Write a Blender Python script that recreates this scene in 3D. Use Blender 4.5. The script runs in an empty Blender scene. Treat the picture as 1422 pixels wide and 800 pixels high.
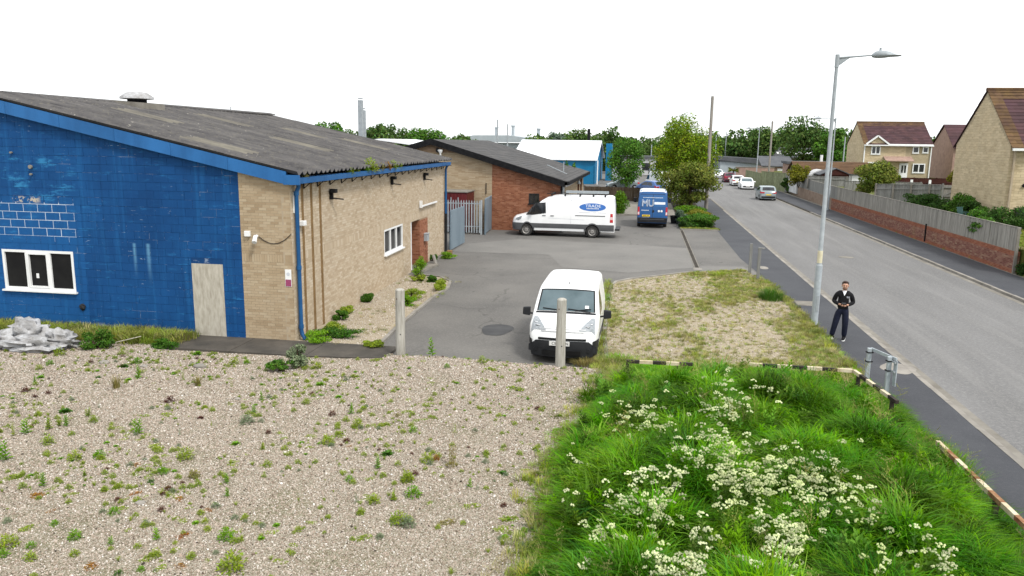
import bpy, bmesh, math, random
import numpy as np
from mathutils import Vector, Matrix, noise

random.seed(7)
RNG = np.random.default_rng(7)
scn = bpy.context.scene
COL = scn.collection
R = math.radians
PI = math.pi

# ------------------------------------------------------------------ camera
cam_d = bpy.data.cameras.new('camera')
cam = bpy.data.objects.new('camera', cam_d)
COL.objects.link(cam)
scn.camera = cam
cam_d.sensor_width = 36.0
cam_d.lens = 1078.17 / 1422 * 36.0
cam_d.clip_start = 0.1
cam_d.clip_end = 3000
_pitch, _roll, _yaw, CAM_H = 0.185678, 0.0136631, 0.1651193, 5.6
_f0 = Vector((-math.sin(_yaw), math.cos(_yaw), 0)); _r0 = Vector((math.cos(_yaw), math.sin(_yaw), 0)); _u0 = Vector((0, 0, 1))
FW = _f0 * math.cos(_pitch) - _u0 * math.sin(_pitch)
_u1 = _u0 * math.cos(_pitch) + _f0 * math.sin(_pitch)
RT = _r0 * math.cos(_roll) + _u1 * math.sin(_roll)
UP = _u1 * math.cos(_roll) - _r0 * math.sin(_roll)
_m = Matrix((RT, UP, -FW)).transposed().to_4x4()
_m.translation = Vector((0, 0, CAM_H))
cam.matrix_world = _m


def ground(x, y, z=0.0):
    """world point at height z seen at photo pixel x, y (used to read positions off the photograph)"""
    d = RT * ((x - 711) / 1078.17) - UP * ((y - 400) / 1078.17) + FW
    t = (z - CAM_H) / d.z
    return Vector((d.x * t, d.y * t, z))


# ------------------------------------------------------------------ world, sun, exposure
SUN_EL, SUN_AZ = R(52), R(132)          # azimuth measured from +Y towards +X
wd = bpy.data.worlds.new('World')
scn.world = wd
wd.use_nodes = True
nt = wd.node_tree
nt.nodes.clear()
w_out = nt.nodes.new('ShaderNodeOutputWorld'); w_bg = nt.nodes.new('ShaderNodeBackground')
w_sky = nt.nodes.new('ShaderNodeTexSky'); w_sky.sky_type = 'NISHITA'; w_sky.sun_disc = False
w_sky.sun_elevation = SUN_EL; w_sky.sun_rotation = SUN_AZ
w_mix = nt.nodes.new('ShaderNodeMix'); w_mix.data_type = 'RGBA'
w_tc = nt.nodes.new('ShaderNodeTexCoord'); w_map = nt.nodes.new('ShaderNodeMapping'); w_map.inputs['Scale'].default_value = (1.2, 1.2, 5)
w_no = nt.nodes.new('ShaderNodeTexNoise'); w_no.inputs['Scale'].default_value = 1.6; w_no.inputs['Detail'].default_value = 5
w_rp = nt.nodes.new('ShaderNodeValToRGB')
w_rp.color_ramp.elements[0].position = 0.32; w_rp.color_ramp.elements[0].color = (5.2, 5.5, 5.75, 1)
w_rp.color_ramp.elements[1].position = 0.52; w_rp.color_ramp.elements[1].color = (9.6, 9.7, 9.8, 1)
w_mix.inputs[0].default_value = 0.9
L = nt.links.new
L(w_tc.outputs['Generated'], w_map.inputs[0]); L(w_map.outputs[0], w_no.inputs['Vector']); L(w_no.outputs['Fac'], w_rp.inputs[0])
L(w_sky.outputs[0], w_mix.inputs[6]); L(w_rp.outputs[0], w_mix.inputs[7]); L(w_mix.outputs[2], w_bg.inputs['Color'])
w_bg.inputs['Strength'].default_value = 0.08
L(w_bg.outputs[0], w_out.inputs[0])

sun_d = bpy.data.lights.new('sun', 'SUN')
sun_d.energy = 1.5; sun_d.angle = R(12); sun_d.color = (1.0, 0.96, 0.9)
sun = bpy.data.objects.new('sun', sun_d); COL.objects.link(sun)
_sd = Vector((math.sin(SUN_AZ) * math.cos(SUN_EL), math.cos(SUN_AZ) * math.cos(SUN_EL), math.sin(SUN_EL)))
sun.rotation_euler = _sd.to_track_quat('Z', 'Y').to_euler()
sun.location = (20, -20, 40)

scn.view_settings.view_transform = 'Standard'
try: scn.view_settings.look = 'None'
except Exception: pass
scn.view_settings.exposure = 1.17
scn.view_settings.gamma = 1.0
scn.view_settings.use_curve_mapping = False
try:
    scn.cycles.max_bounces = 6; scn.cycles.diffuse_bounces = 3; scn.cycles.glossy_bounces = 3
    scn.cycles.transparent_max_bounces = 6
except Exception: pass


# ------------------------------------------------------------------ mesh helpers
ORI = {}


class MB:
    def __init__(s): s.v, s.f, s.m = [], [], []

    def add(s, vs, fs, mi=0):
        o = len(s.v); s.v += [tuple(p) for p in vs]
        for f in fs: s.f.append(tuple(i + o for i in f)); s.m.append(mi)
        return s

    def hexa(s, p, mi=0):
        return s.add(p, [(3, 2, 1, 0), (4, 5, 6, 7), (0, 1, 5, 4), (1, 2, 6, 5), (2, 3, 7, 6), (3, 0, 4, 7)], mi)

    def box(s, x0, y0, z0, x1, y1, z1, mi=0):
        return s.hexa([(x0, y0, z0), (x1, y0, z0), (x1, y1, z0), (x0, y1, z0), (x0, y0, z1), (x1, y0, z1), (x1, y1, z1), (x0, y1, z1)], mi)

    def obox(s, c, u, v, w, mi=0):
        c, u, v, w = Vector(c), Vector(u), Vector(v), Vector(w)
        return s.hexa([c - u - v - w, c + u - v - w, c + u + v - w, c - u + v - w, c - u - v + w, c + u - v + w, c + u + v + w, c - u + v + w], mi)

    def bar(s, a, b, w, h, mi=0):
        a, b = Vector(a), Vector(b); d = (b - a); L_ = d.length; d = d / L_
        up = Vector((0, 0, 1)) if abs(d.z) < 0.95 else Vector((0, 1, 0))
        x = d.cross(up).normalized(); y = x.cross(d)
        return s.obox((a + b) / 2, x * w / 2, d * L_ / 2, y * h / 2, mi)

    def tube(s, pts, rad, n=8, mi=0, caps=True):
        pts = [Vector(p) for p in pts]
        if not hasattr(rad, '__len__'): rad = [rad] * len(pts)
        o = len(s.v); ref = None
        for i, p in enumerate(pts):
            d = (pts[min(i + 1, len(pts) - 1)] - pts[max(i - 1, 0)]).normalized()
            if ref is None: ref = Vector((1, 0, 0)) if abs(d.x) < 0.9 else Vector((0, 1, 0))
            x = (ref - d * ref.dot(d)).normalized(); y = d.cross(x); ref = x
            for k in range(n):
                a = 2 * PI * k / n
                s.v.append(tuple(p + (x * math.cos(a) + y * math.sin(a)) * rad[i]))
        for i in range(len(pts) - 1):
            for k in range(n):
                s.f.append((o + i * n + k, o + i * n + (k + 1) % n, o + (i + 1) * n + (k + 1) % n, o + (i + 1) * n + k)); s.m.append(mi)
        if caps:
            s.f.append(tuple(o + k for k in reversed(range(n)))); s.m.append(mi)
            s.f.append(tuple(o + (len(pts) - 1) * n + k for k in range(n))); s.m.append(mi)
        return s

    def lathe(s, prof, org=(0, 0, 0), ax='z', n=20, mi=0, caps=True):
        o = len(s.v); org = Vector(org)
        for r, h in prof:
            for k in range(n):
                a = 2 * PI * k / n; c, q = r * math.cos(a), r * math.sin(a)
                p = (c, q, h) if ax == 'z' else ((h, c, q) if ax == 'x' else (q, h, c))
                s.v.append(tuple(org + Vector(p)))
        for i in range(len(prof) - 1):
            for k in range(n):
                s.f.append((o + i * n + k, o + i * n + (k + 1) % n, o + (i + 1) * n + (k + 1) % n, o + (i + 1) * n + k)); s.m.append(mi)
        if caps:
            s.f.append(tuple(o + k for k in reversed(range(n)))); s.m.append(mi)
            s.f.append(tuple(o + (len(prof) - 1) * n + k for k in range(n))); s.m.append(mi)
        return s

    def prism(s, pts, d, mi=0):
        """extrude the 3D polygon pts by vector d"""
        n = len(pts); d = Vector(d); P = [Vector(p) for p in pts]
        return s.add(P + [p + d for p in P], [tuple(reversed(range(n))), tuple(range(n, 2 * n))] + [(i, (i + 1) % n, n + (i + 1) % n, n + i) for i in range(n)], mi)

    def poly(s, pts, mi=0): return s.add(pts, [tuple(range(len(pts)))], mi)

    def blob(s, c, r, seed=0, amp=0.2, seg=12, rings=8, fr=1.5, mi=0):
        o = len(s.v); c = Vector(c)
        for i in range(rings + 1):
            t = PI * i / rings
            for k in range(seg):
                a = 2 * PI * k / seg
                d = Vector((math.sin(t) * math.cos(a), math.sin(t) * math.sin(a), math.cos(t)))
                q = 1 + amp * noise.noise(d * fr + Vector((seed * 3.1, seed, -seed)))
                s.v.append((c.x + d.x * r[0] * q, c.y + d.y * r[1] * q, c.z + d.z * r[2] * q))
        for i in range(rings):
            for k in range(seg):
                s.f.append((o + i * seg + k, o + (i + 1) * seg + k, o + (i + 1) * seg + (k + 1) % seg, o + i * seg + (k + 1) % seg)); s.m.append(mi)
        return s

    def mesh(s, name, mats, smooth=None, off=(0, 0, 0)):
        me = bpy.data.meshes.new(name)
        v = s.v if tuple(off) == (0, 0, 0) else [(a - off[0], b - off[1], c - off[2]) for a, b, c in s.v]
        me.from_pydata(v, [], s.f)
        if not isinstance(mats, (list, tuple)): mats = [mats]
        for m in mats: me.materials.append(m)
        if len(mats) > 1: me.polygons.foreach_set('material_index', s.m)
        me.validate(); me.update()
        if smooth is not None:
            me.shade_smooth()
            if smooth < 180: me.set_sharp_from_angle(angle=R(smooth))
        return me

    def build(s, name, mats, parent=None, smooth=None, loc=None, bevel=0):
        """one mesh object. World-space vertices are moved into the space of the thing's base point."""
        off = tuple(loc) if loc is not None else (ORI.get(parent.name, (0, 0, 0)) if parent else (0, 0, 0))
        ob = bpy.data.objects.new(name, s.mesh(name, mats, smooth, off))
        COL.objects.link(ob)
        if parent: ob.parent = parent
        elif loc is not None: ob.location = loc
        ORI[ob.name] = off
        if bevel:
            b = ob.modifiers.new('bevel', 'BEVEL'); b.width = bevel; b.segments = 2; b.limit_method = 'ANGLE'; b.angle_limit = R(40)
        return ob


def tag(o, label=None, cat=None, group=None, kind=None):
    if label: o['label'] = label
    if cat: o['category'] = cat
    if group: o['group'] = group
    if kind: o['kind'] = kind
    return o


def thing(name, label, cat, loc=(0, 0, 0), rotz=0.0, group=None, local=False):
    o = bpy.data.objects.new(name, None); COL.objects.link(o)
    o.location = loc; o.rotation_euler = (0, 0, rotz); o.empty_display_size = 0.2
    ORI[o.name] = (0, 0, 0) if (local or rotz) else tuple(loc)
    return tag(o, label, cat, group)


def inst(name, me, parent=None, loc=(0, 0, 0), rot=(0, 0, 0), sc=None):
    """one more object on shared mesh data; loc in the parent's space"""
    o = bpy.data.objects.new(name, me); COL.objects.link(o)
    if parent: o.parent = parent
    o.location = loc; o.rotation_euler = rot
    if sc is not None: o.scale = sc if hasattr(sc, '__len__') else (sc, sc, sc)
    ORI[o.name] = (0, 0, 0)
    return o


def struct(name, mb, m, smooth=None):
    o = mb.build(name, m, None, smooth); o['kind'] = 'structure'
    return o


def copy_tree(o, parent=None):
    c = o.copy(); COL.objects.link(c)
    if parent: c.parent = parent
    for ch in list(o.children): copy_tree(ch, c)
    return c


def lettering(txt, parent, loc, rot, size, m, name='lettering', align='CENTER', outline=0, sx=1.0, ext=0.0015):
    cu = bpy.data.curves.new(name, 'FONT'); cu.body = txt; cu.size = size; cu.align_x = align; cu.align_y = 'CENTER'
    if outline: cu.fill_mode = 'NONE'; cu.bevel_depth = outline
    else: cu.extrude = ext
    cu.materials.append(m)
    tmp = bpy.data.objects.new('tmp', cu); COL.objects.link(tmp)
    dg = bpy.context.evaluated_depsgraph_get(); me = bpy.data.meshes.new_from_object(tmp.evaluated_get(dg)); me.name = name
    bpy.data.objects.remove(tmp)
    o = bpy.data.objects.new(name, me); COL.objects.link(o); o.parent = parent
    if not me.materials: me.materials.append(m)
    o.location = loc; o.rotation_euler = rot; o.scale = (sx, 1, 1)
    return o


# ------------------------------------------------------------------ materials
class NT:
    def __init__(s, name):
        s.mat = bpy.data.materials.new(name); s.mat.use_nodes = True
        s.t = s.mat.node_tree; s.b = s.t.nodes['Principled BSDF']; s._pos = None

    def new(s, typ, **kw):
        n = s.t.nodes.new(typ)
        for k, v in kw.items(): setattr(n, k, v)
        return n

    def link(s, a, b): s.t.links.new(a, b)

    def inp(s, sock, v):
        if isinstance(v, bpy.types.NodeSocket): s.link(v, sock)
        else:
            if sock.type == 'RGBA' and len(v) == 3: v = (*v, 1)
            sock.default_value = v

    @property
    def pos(s):
        if s._pos is None: s._pos = s.new('ShaderNodeNewGeometry')
        return s._pos.outputs['Position']

    def island(s):
        s.pos
        return s._pos.outputs['Random Per Island']

    def objrand(s): return s.new('ShaderNodeObjectInfo').outputs['Random']

    def attr(s, name, typ='INSTANCER'):
        n = s.new('ShaderNodeAttribute', attribute_type=typ); n.attribute_name = name
        return n.outputs['Fac']

    def xyz(s):
        n = s.new('ShaderNodeSeparateXYZ'); s.link(s.pos, n.inputs[0]); return n.outputs

    def m(s, op, a, b=0.0, c=None, clamp=False):
        n = s.new('ShaderNodeMath', operation=op, use_clamp=clamp); s.inp(n.inputs[0], a); s.inp(n.inputs[1], b)
        if c is not None: s.inp(n.inputs[2], c)
        return n.outputs[0]

    def scaled(s, sc, vec=None, rot=(0, 0, 0)):
        n = s.new('ShaderNodeMapping'); s.link(vec or s.pos, n.inputs[0]); n.inputs['Scale'].default_value = sc; n.inputs['Rotation'].default_value = rot
        return n.outputs[0]

    def noise(s, scale=5, detail=4, rough=0.55, stretch=None, vec=None):
        n = s.new('ShaderNodeTexNoise'); n.inputs['Scale'].default_value = scale; n.inputs['Detail'].default_value = detail; n.inputs['Roughness'].default_value = rough
        s.link(s.scaled(stretch, vec) if stretch else (vec or s.pos), n.inputs['Vector'])
        return n.outputs['Fac']

    def vor(s, scale, out='Color', rnd=1.0):
        n = s.new('ShaderNodeTexVoronoi'); n.inputs['Scale'].default_value = scale; n.inputs['Randomness'].default_value = rnd
        s.link(s.pos, n.inputs['Vector']); return n.outputs[out]

    def ramp(s, fac, stops, interp='LINEAR'):
        n = s.new('ShaderNodeValToRGB'); n.color_ramp.interpolation = interp; cr = n.color_ramp
        while len(cr.elements) < len(stops): cr.elements.new(0.5)
        for e, (p, c) in zip(cr.elements, stops):
            e.position = p; e.color = (*c, 1) if hasattr(c, '__len__') else (c, c, c, 1)
        s.inp(n.inputs[0], fac); return n.outputs[0]

    def step(s, v, a, b):
        n = s.new('ShaderNodeMapRange', interpolation_type='SMOOTHSTEP'); s.inp(n.inputs[0], v); n.inputs[1].default_value = a; n.inputs[2].default_value = b
        return n.outputs[0]

    def band(s, v, a, b, soft=0.05):
        return s.m('MULTIPLY', s.step(v, a - soft, a + soft), s.m('SUBTRACT', 1.0, s.step(v, b - soft, b + soft)))

    def mix(s, fac, a, b, typ='MIX'):
        n = s.new('ShaderNodeMix', data_type='RGBA', blend_type=typ); s.inp(n.inputs[0], fac); s.inp(n.inputs[6], a); s.inp(n.inputs[7], b)
        return n.outputs[2]

    def vary(s, col, rnd, v=0.2, h=0.0, sat=0.0):
        n = s.new('ShaderNodeHueSaturation'); s.inp(n.inputs['Color'], col)
        s.inp(n.inputs['Value'], s.m('MULTIPLY_ADD', rnd, 2 * v, 1 - v))
        if h: s.inp(n.inputs['Hue'], s.m('MULTIPLY_ADD', s.m('FRACT', s.m('MULTIPLY', rnd, 7.31)), 2 * h, 0.5 - h))
        if sat: s.inp(n.inputs['Saturation'], s.m('MULTIPLY_ADD', s.m('FRACT', s.m('MULTIPLY', rnd, 3.77)), 2 * sat, 1 - sat))
        return n.outputs[0]

    def bump(s, h, strength=0.3, dist=0.01):
        n = s.new('ShaderNodeBump'); n.inputs['Strength'].default_value = strength; n.inputs['Distance'].default_value = dist
        s.inp(n.inputs['Height'], h); s.link(n.outputs[0], s.b.inputs['Normal'])

    def done(s, col, rough=0.8, spec=0.3, metal=0.0):
        s.inp(s.b.inputs['Base Color'], col); s.inp(s.b.inputs['Roughness'], rough)
        s.b.inputs['Specular IOR Level'].default_value = spec; s.b.inputs['Metallic'].default_value = metal
        return s.mat


def sr(r, g, b, k=1.0):
    f = lambda c: ((c / 255 + 0.055) / 1.055) ** 2.4 if c > 10 else c / 255 / 12.92
    return (f(r) * k, f(g) * k, f(b) * k)


def basic(name, c1, c2=None, scale=4, rough=0.7, spec=0.3, metal=0.0, isl=0.0, obj=0.0, bump=0.0, bscale=80, stretch=None, hue=0.0, lo=0.35, hi=0.68):
    n = NT(name); c2 = c2 or tuple(x * 0.8 for x in c1)
    col = n.ramp(n.noise(scale, 5, 0.6, stretch), [(lo, c1), (hi, c2)])
    if isl: col = n.vary(col, n.island(), isl, hue)
    if obj: col = n.vary(col, n.objrand(), obj, hue)
    if bump: n.bump(n.noise(bscale, 3), bump, 0.01)
    return n.done(col, rough, spec, metal)


def leafmat(name, c1, c2, v=0.45, hue=0.02, mode='island', trans=0.25, rough=0.55, scale=0.6):
    n = NT(name)
    rnd = n.island() if mode == 'island' else n.attr('tint')
    col = n.ramp(n.noise(scale, 3), [(0.35, c1), (0.65, c2)])
    col = n.vary(col, rnd, v, hue, 0.1)
    n.done(col, max(rough, .65), 0.06)
    tr = n.new('ShaderNodeBsdfTranslucent'); n.inp(tr.inputs['Color'], n.mix(0.5, col, (0.3, 0.5, 0.05), 'MULTIPLY') if False else col)
    mx = n.new('ShaderNodeMixShader'); mx.inputs[0].default_value = trans
    n.link(n.b.outputs[0], mx.inputs[1]); n.link(tr.outputs[0], mx.inputs[2]); n.link(mx.outputs[0], n.t.nodes['Material Output'].inputs[0])
    return n.mat


M = {}
M['white_plastic'] = basic('white_plastic', (0.75, 0.76, 0.76), (0.68, 0.69, 0.68), 3, 0.35, 0.4)
M['white_paint'] = basic('white_paint', (0.82, 0.83, 0.83), (0.76, 0.77, 0.77), 1.2, 0.22, 0.5)
M['glass_dark'] = basic('glass_dark', (0.012, 0.014, 0.016), (0.02, 0.022, 0.025), 2, 0.06, 0.6)
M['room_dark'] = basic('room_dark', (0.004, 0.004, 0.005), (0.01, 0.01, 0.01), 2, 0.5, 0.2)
M['black_plastic'] = basic('black_plastic', (0.012, 0.013, 0.015), (0.02, 0.021, 0.023), 3, 0.55, 0.2)
M['grey_cladding'] = basic('grey_cladding', (0.085, 0.088, 0.092), (0.07, 0.072, 0.075), 3, 0.5, 0.35)
M['rubber'] = basic('rubber', (0.02, 0.02, 0.02), (0.045, 0.043, 0.04), 6, 0.8, 0.2)
M['rim'] = basic('rim', (0.42, 0.42, 0.42), (0.3, 0.3, 0.3), 6, 0.35, 0.5, 0.6)
M['steel_hub'] = basic('steel_hub', (0.30, 0.29, 0.27), (0.2, 0.19, 0.18), 8, 0.5, 0.4, 0.3)
M['galv'] = basic('galvanised_steel', (0.34, 0.37, 0.385), (0.26, 0.285, 0.30), 5, 0.6, 0.3, 0.1)
M['galv_light'] = basic('light_galvanised_steel', (0.38, 0.42, 0.44), (0.30, 0.335, 0.36), 8, 0.6, 0.3, 0.1)
M['black_metal'] = basic('black_metal', (0.008, 0.008, 0.009), (0.016, 0.016, 0.017), 6, 0.75, 0.08)
M['chrome'] = basic('chrome', (0.65, 0.66, 0.67), None, 4, 0.2, 0.5, 0.9)
M['lens'] = basic('headlight_lens', (0.30, 0.32, 0.34), (0.2, 0.22, 0.23), 14, 0.25, 0.3)
M['red_lens'] = basic('red_lens', (0.5, 0.02, 0.03), (0.4, 0.015, 0.02), 10, 0.2, 0.5)
M['pink_lens'] = basic('pale_lens', (0.75, 0.5, 0.5), (0.7, 0.55, 0.55), 10, 0.2, 0.5)
M['plate_white'] = basic('plate_white', (0.8, 0.8, 0.78), None, 4, 0.35)
M['plate_yellow'] = basic('plate_yellow', (0.8, 0.55, 0.03), (0.75, 0.5, 0.03), 4, 0.35)
M['ink'] = basic('black_ink', (0.015, 0.015, 0.018), None, 4, 0.6)
M['pink_ink'] = basic('faded_red_ink', (0.72, 0.50, 0.48), (0.78, 0.62, 0.6), 30, 0.5)
M['logo_blue'] = basic('logo_blue', (0.035, 0.13, 0.40), (0.04, 0.15, 0.45), 4, 0.3)
M['logo_grey'] = basic('logo_grey', (0.55, 0.57, 0.62), None, 30, 0.4)
M['logo_white'] = basic('logo_white', (0.8, 0.84, 0.88), None, 4, 0.4)
M['van_blue'] = basic('van_blue', (0.012, 0.072, 0.215), (0.018, 0.095, 0.27), 0.9, 0.25, 0.5)
M['silver'] = basic('silver_paint', (0.28, 0.325, 0.335), (0.24, 0.285, 0.295), 2, 0.25, 0.5, 0.4)
M['maroon'] = basic('maroon_paint', (0.16, 0.02, 0.05), None, 2, 0.25, 0.5)
M['dark_paint'] = basic('dark_grey_paint', (0.05, 0.06, 0.07), None, 2, 0.2, 0.5)
M['blue_paint_car'] = basic('blue_car_paint', (0.05, 0.12, 0.32), None, 2, 0.25, 0.5)

# ground surfaces
n = NT('road_asphalt')
c = n.ramp(n.noise(0.35, 5, 0.6, (1.6, 0.25, 1)), [(0.3, sr(122, 121, 120, .57)), (0.7, sr(144, 143, 142, .57))])
c = n.mix(n.m('MULTIPLY', n.step(n.noise(11, 8, 0.9), 0.46, 0.66), 0.6), c, sr(182, 181, 178, .62))
c = n.mix(n.m('MULTIPLY', n.step(n.noise(12, 8, 0.9, (1.1, .9, 1)), 0.52, 0.70), 0.5), c, sr(94, 94, 95, .55))
c = n.mix(n.m('MULTIPLY', n.step(n.noise(0.5, 5, 0.6, (3.0, 0.12, 1)), 0.50, 0.66), 0.22), c, sr(172, 170, 166, .6))
c = n.mix(n.m('MULTIPLY', n.step(n.noise(1.1, 6, 0.7), 0.60, 0.72), 0.35), c, sr(160, 160, 158, .62))
n.bump(n.noise(160, 2), 0.35, 0.01)
M['road'] = n.done(c, 0.85, 0.25)
n = NT('yard_asphalt')
c = n.ramp(n.noise(0.28, 6, 0.62), [(0.32, sr(112, 110, 107, .57)), (0.68, sr(137, 134, 129, .57))])
c = n.mix(n.m('MULTIPLY', n.step(n.noise(12, 8, 0.9), 0.46, 0.68), 0.5), c, sr(168, 165, 159, .62))
vc = n.new('ShaderNodeTexVoronoi', feature='DISTANCE_TO_EDGE'); vc.inputs['Scale'].default_value = 0.22
wv = n.new('ShaderNodeVectorMath', operation='ADD'); nz_ = n.new('ShaderNodeTexNoise'); nz_.inputs['Scale'].default_value = 0.9; nz_.inputs['Detail'].default_value = 5; n.link(n.pos, nz_.inputs['Vector']); n.link(n.pos, wv.inputs[0]); n.link(nz_.outputs['Color'], wv.inputs[1]); n.link(wv.outputs[0], vc.inputs['Vector'])
crk = n.m('MULTIPLY', n.m('SUBTRACT', 1.0, n.step(vc.outputs['Distance'], 0.003, 0.010)), n.step(n.noise(0.35, 3), 0.48, 0.58))
c = n.mix(n.m('MULTIPLY', crk, 0.3), c, sr(58, 56, 52, .5))
c = n.mix(n.m('MULTIPLY', n.step(n.noise(1.7, 4, 0.6), 0.66, 0.70), 0.45), c, sr(72, 71, 70, .5))
c = n.mix(n.m('MULTIPLY', n.step(n.noise(0.9, 7, 0.7, (1, 0.35, 1)), 0.58, 0.72), 0.5), c, sr(95, 94, 92, .6))
n.bump(n.noise(140, 2), 0.35, 0.01)
M['yard'] = n.done(c, 0.85, 0.25)
n = NT('yard_asphalt_pale')
c = n.ramp(n.noise(0.5, 6, 0.62), [(0.32, sr(134, 132, 128, .55)), (0.68, sr(150, 147, 142, .55))])
c = n.mix(n.m('MULTIPLY', n.step(n.noise(12, 8, 0.9), 0.46, 0.68), 0.5), c, sr(178, 175, 168, .62))
c = n.mix(n.m('MULTIPLY', n.step(n.noise(0.8, 6, 0.7), 0.60, 0.72), 0.35), c, sr(112, 110, 106, .55))
n.bump(n.noise(140, 2), 0.35, 0.01)
M['yard_pale'] = n.done(c, 0.85, 0.25)
n = NT('new_bitumen')
c = n.ramp(n.noise(0.45, 6, 0.62), [(0.32, sr(74, 76, 82, .52)), (0.68, sr(92, 94, 99, .52))])
c = n.mix(n.m('MULTIPLY', n.step(n.noise(13, 8, 0.9), 0.48, 0.70), 0.4), c, sr(126, 127, 130, .56))
c = n.mix(n.m('MULTIPLY', n.step(n.noise(2.3, 6, 0.7), 0.63, 0.75), 0.4), c, sr(125, 124, 122, .6))
n.bump(n.noise(150, 2), 0.3, 0.01)
M['footway'] = n.done(c, 0.8, 0.3)
M['kerb'] = basic('kerb_concrete', sr(182, 176, 166, .6), sr(150, 145, 137, .6), 1.6, 0.85, 0.2, obj=0.12, bump=0.3)
M['concrete_dark'] = basic('weathered_concrete', sr(108, 102, 94, .6), sr(78, 75, 70, .6), 1.3, 0.9, 0.2, bump=0.5, bscale=40)
M['concrete'] = basic('concrete', sr(165, 160, 150, .6), sr(135, 130, 120, .6), 2, 0.9, 0.2, bump=0.4, bscale=50)
n = NT('gravel_bed')
c = n.ramp(n.vor(60), [(0.1, sr(104, 94, 78, .56)), (0.4, sr(158, 147, 126, .58)), (0.65, sr(184, 174, 154, .6)), (0.9, sr(208, 202, 188, .62))])
c = n.mix(n.m('MULTIPLY', n.step(n.noise(0.8, 5), 0.48, 0.68), 0.4), c, sr(126, 128, 84, .52))
n.bump(n.vor(60, 'Distance'), 0.6, 0.02)
M['gravel_bed'] = n.done(c, 0.9, 0.2)
n = NT('gravel_stone')
rd = n.attr('tint')
c = n.ramp(rd, [(0.0, sr(72, 63, 54, .58)), (0.12, sr(136, 119, 103, .65)), (0.32, sr(173, 155, 138, .69)), (0.55, sr(193, 178, 163, .72)), (0.78, sr(207, 197, 185, .74)), (0.93, sr(220, 213, 204, .76)), (1.0, sr(234, 230, 224, .78))])
M['stone'] = n.done(c, 0.85, 0.25)
n = NT('sandy_gravel')
c = n.ramp(n.noise(22, 6, 0.8), [(0.25, sr(150, 136, 110, .6)), (0.5, sr(188, 175, 150, .62)), (0.8, sr(212, 203, 184, .64))])
c = n.mix(n.m('MULTIPLY', n.step(n.noise(1.0, 6, 0.65), 0.54, 0.68), 0.5), c, sr(134, 126, 78, .55))
n.bump(n.noise(70, 4), 0.5, 0.02)
M['sand'] = n.done(c, 0.95, 0.15)
M['soil'] = basic('dark_soil', sr(62, 54, 38, .6), sr(48, 50, 26, .6), 2, 0.95, 0.1, bump=0.6, bscale=30)
M['turf'] = basic('turf', sr(96, 112, 48, .55), sr(126, 122, 66, .55), 1.5, 0.9, 0.1, bump=0.6, bscale=20)
M['country'] = basic('open_ground', sr(96, 108, 62, .5), sr(122, 118, 90, .5), 0.03, 0.95, 0.1)

# building materials
n = NT('blue_wall_paint')
X, Y, Z = n.xyz()
base = n.ramp(n.noise(0.55, 5, 0.6), [(0.28, (0.0042, 0.042, 0.142)), (0.72, (0.0072, 0.068, 0.21))])
base = n.vary(base, n.objrand(), 0.05)
base = n.mix(n.m('MULTIPLY', n.band(X, -40, -15.75, 0.03), n.m('MULTIPLY', n.band(Z, -1, 3.9, 0.4), 0.45)), base, (0.012, 0.104, 0.30))
streak = n.step(n.noise(2.6, 5, 0.65, (2.2, 1, 0.10)), 0.50, 0.68)
base = n.mix(n.m('MULTIPLY', streak, 0.35), base, (0.014, 0.115, 0.30))
base = n.mix(n.m('MULTIPLY', n.step(n.noise(2.2, 5, 0.65, (2.6, 1, 0.08)), 0.55, 0.70), 0.35), base, (0.003, 0.03, 0.10))
scuff = n.m('MULTIPLY', n.step(n.noise(3.0, 7, 0.7, (0.55, 1, 2.4)), 0.56, 0.70), n.step(n.noise(0.5, 3), 0.42, 0.62))
base = n.mix(n.m('MULTIPLY', scuff, 0.6), base, (0.026, 0.185, 0.42))
chalk = n.m('MULTIPLY', n.band(X, -18.9, -15.9, 0.35), n.m('MULTIPLY', n.band(Z, 3.5, 5.1, 0.25), n.step(n.noise(2.6, 7, 0.75, (0.5, 1, 1.6)), 0.52, 0.66)))
base = n.mix(n.m('MULTIPLY', chalk, 0.75), base, (0.035, 0.22, 0.44))
fl = n.step(n.noise(9, 6, 0.75, (0.45, 1, 2.6)), 0.655, 0.69)
base = n.mix(n.m('MULTIPLY', fl, n.m('MULTIPLY', n.step(n.noise(0.8, 3), 0.46, 0.60), 0.85)), base, (0.45, 0.55, 0.62))
for xs, za, zb, wd_ in ((-14.15, 1.55, 2.62, 0.075), (-13.72, 1.35, 2.62, 0.09)):     # two washed-out run marks
    run = n.m('MULTIPLY', n.band(X, xs - wd_ * .5, xs + wd_ * .5, wd_ * .6), n.m('MULTIPLY', n.step(Z, za, zb - .1), n.m('SUBTRACT', 1.0, n.step(Z, zb, zb + .05))))
    base = n.mix(n.m('MULTIPLY', run, 0.65), base, (0.14, 0.33, 0.50))
bare = n.m('MULTIPLY', n.m('MULTIPLY', n.band(X, -17.9, -17.05, 0.12), n.band(Z, 3.72, 3.88, 0.05)), n.step(n.noise(6, 5, .7), 0.50, 0.53))
base = n.mix(bare, base, sr(205, 195, 178, .7))
salt = n.m('MULTIPLY', n.m('SUBTRACT', 1.0, n.step(Z, 0.10, 0.30)), n.step(n.noise(1.3, 4), 0.60, 0.64))
base = n.mix(n.m('MULTIPLY', salt, 0.85), base, (0.6, 0.64, 0.66))
n.bump(n.noise(45, 4), 0.35, 0.01)
M['blue_wall'] = n.done(base, 0.7, 0.15)
n = NT('blue_wall_joint')
X, Y, Z = n.xyz()
jm = n.m('MULTIPLY', n.m('MULTIPLY', n.band(X, -30, -15.95, 0.01), n.band(Z, 2.60, 3.72, 0.02)), 0.85)
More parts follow.
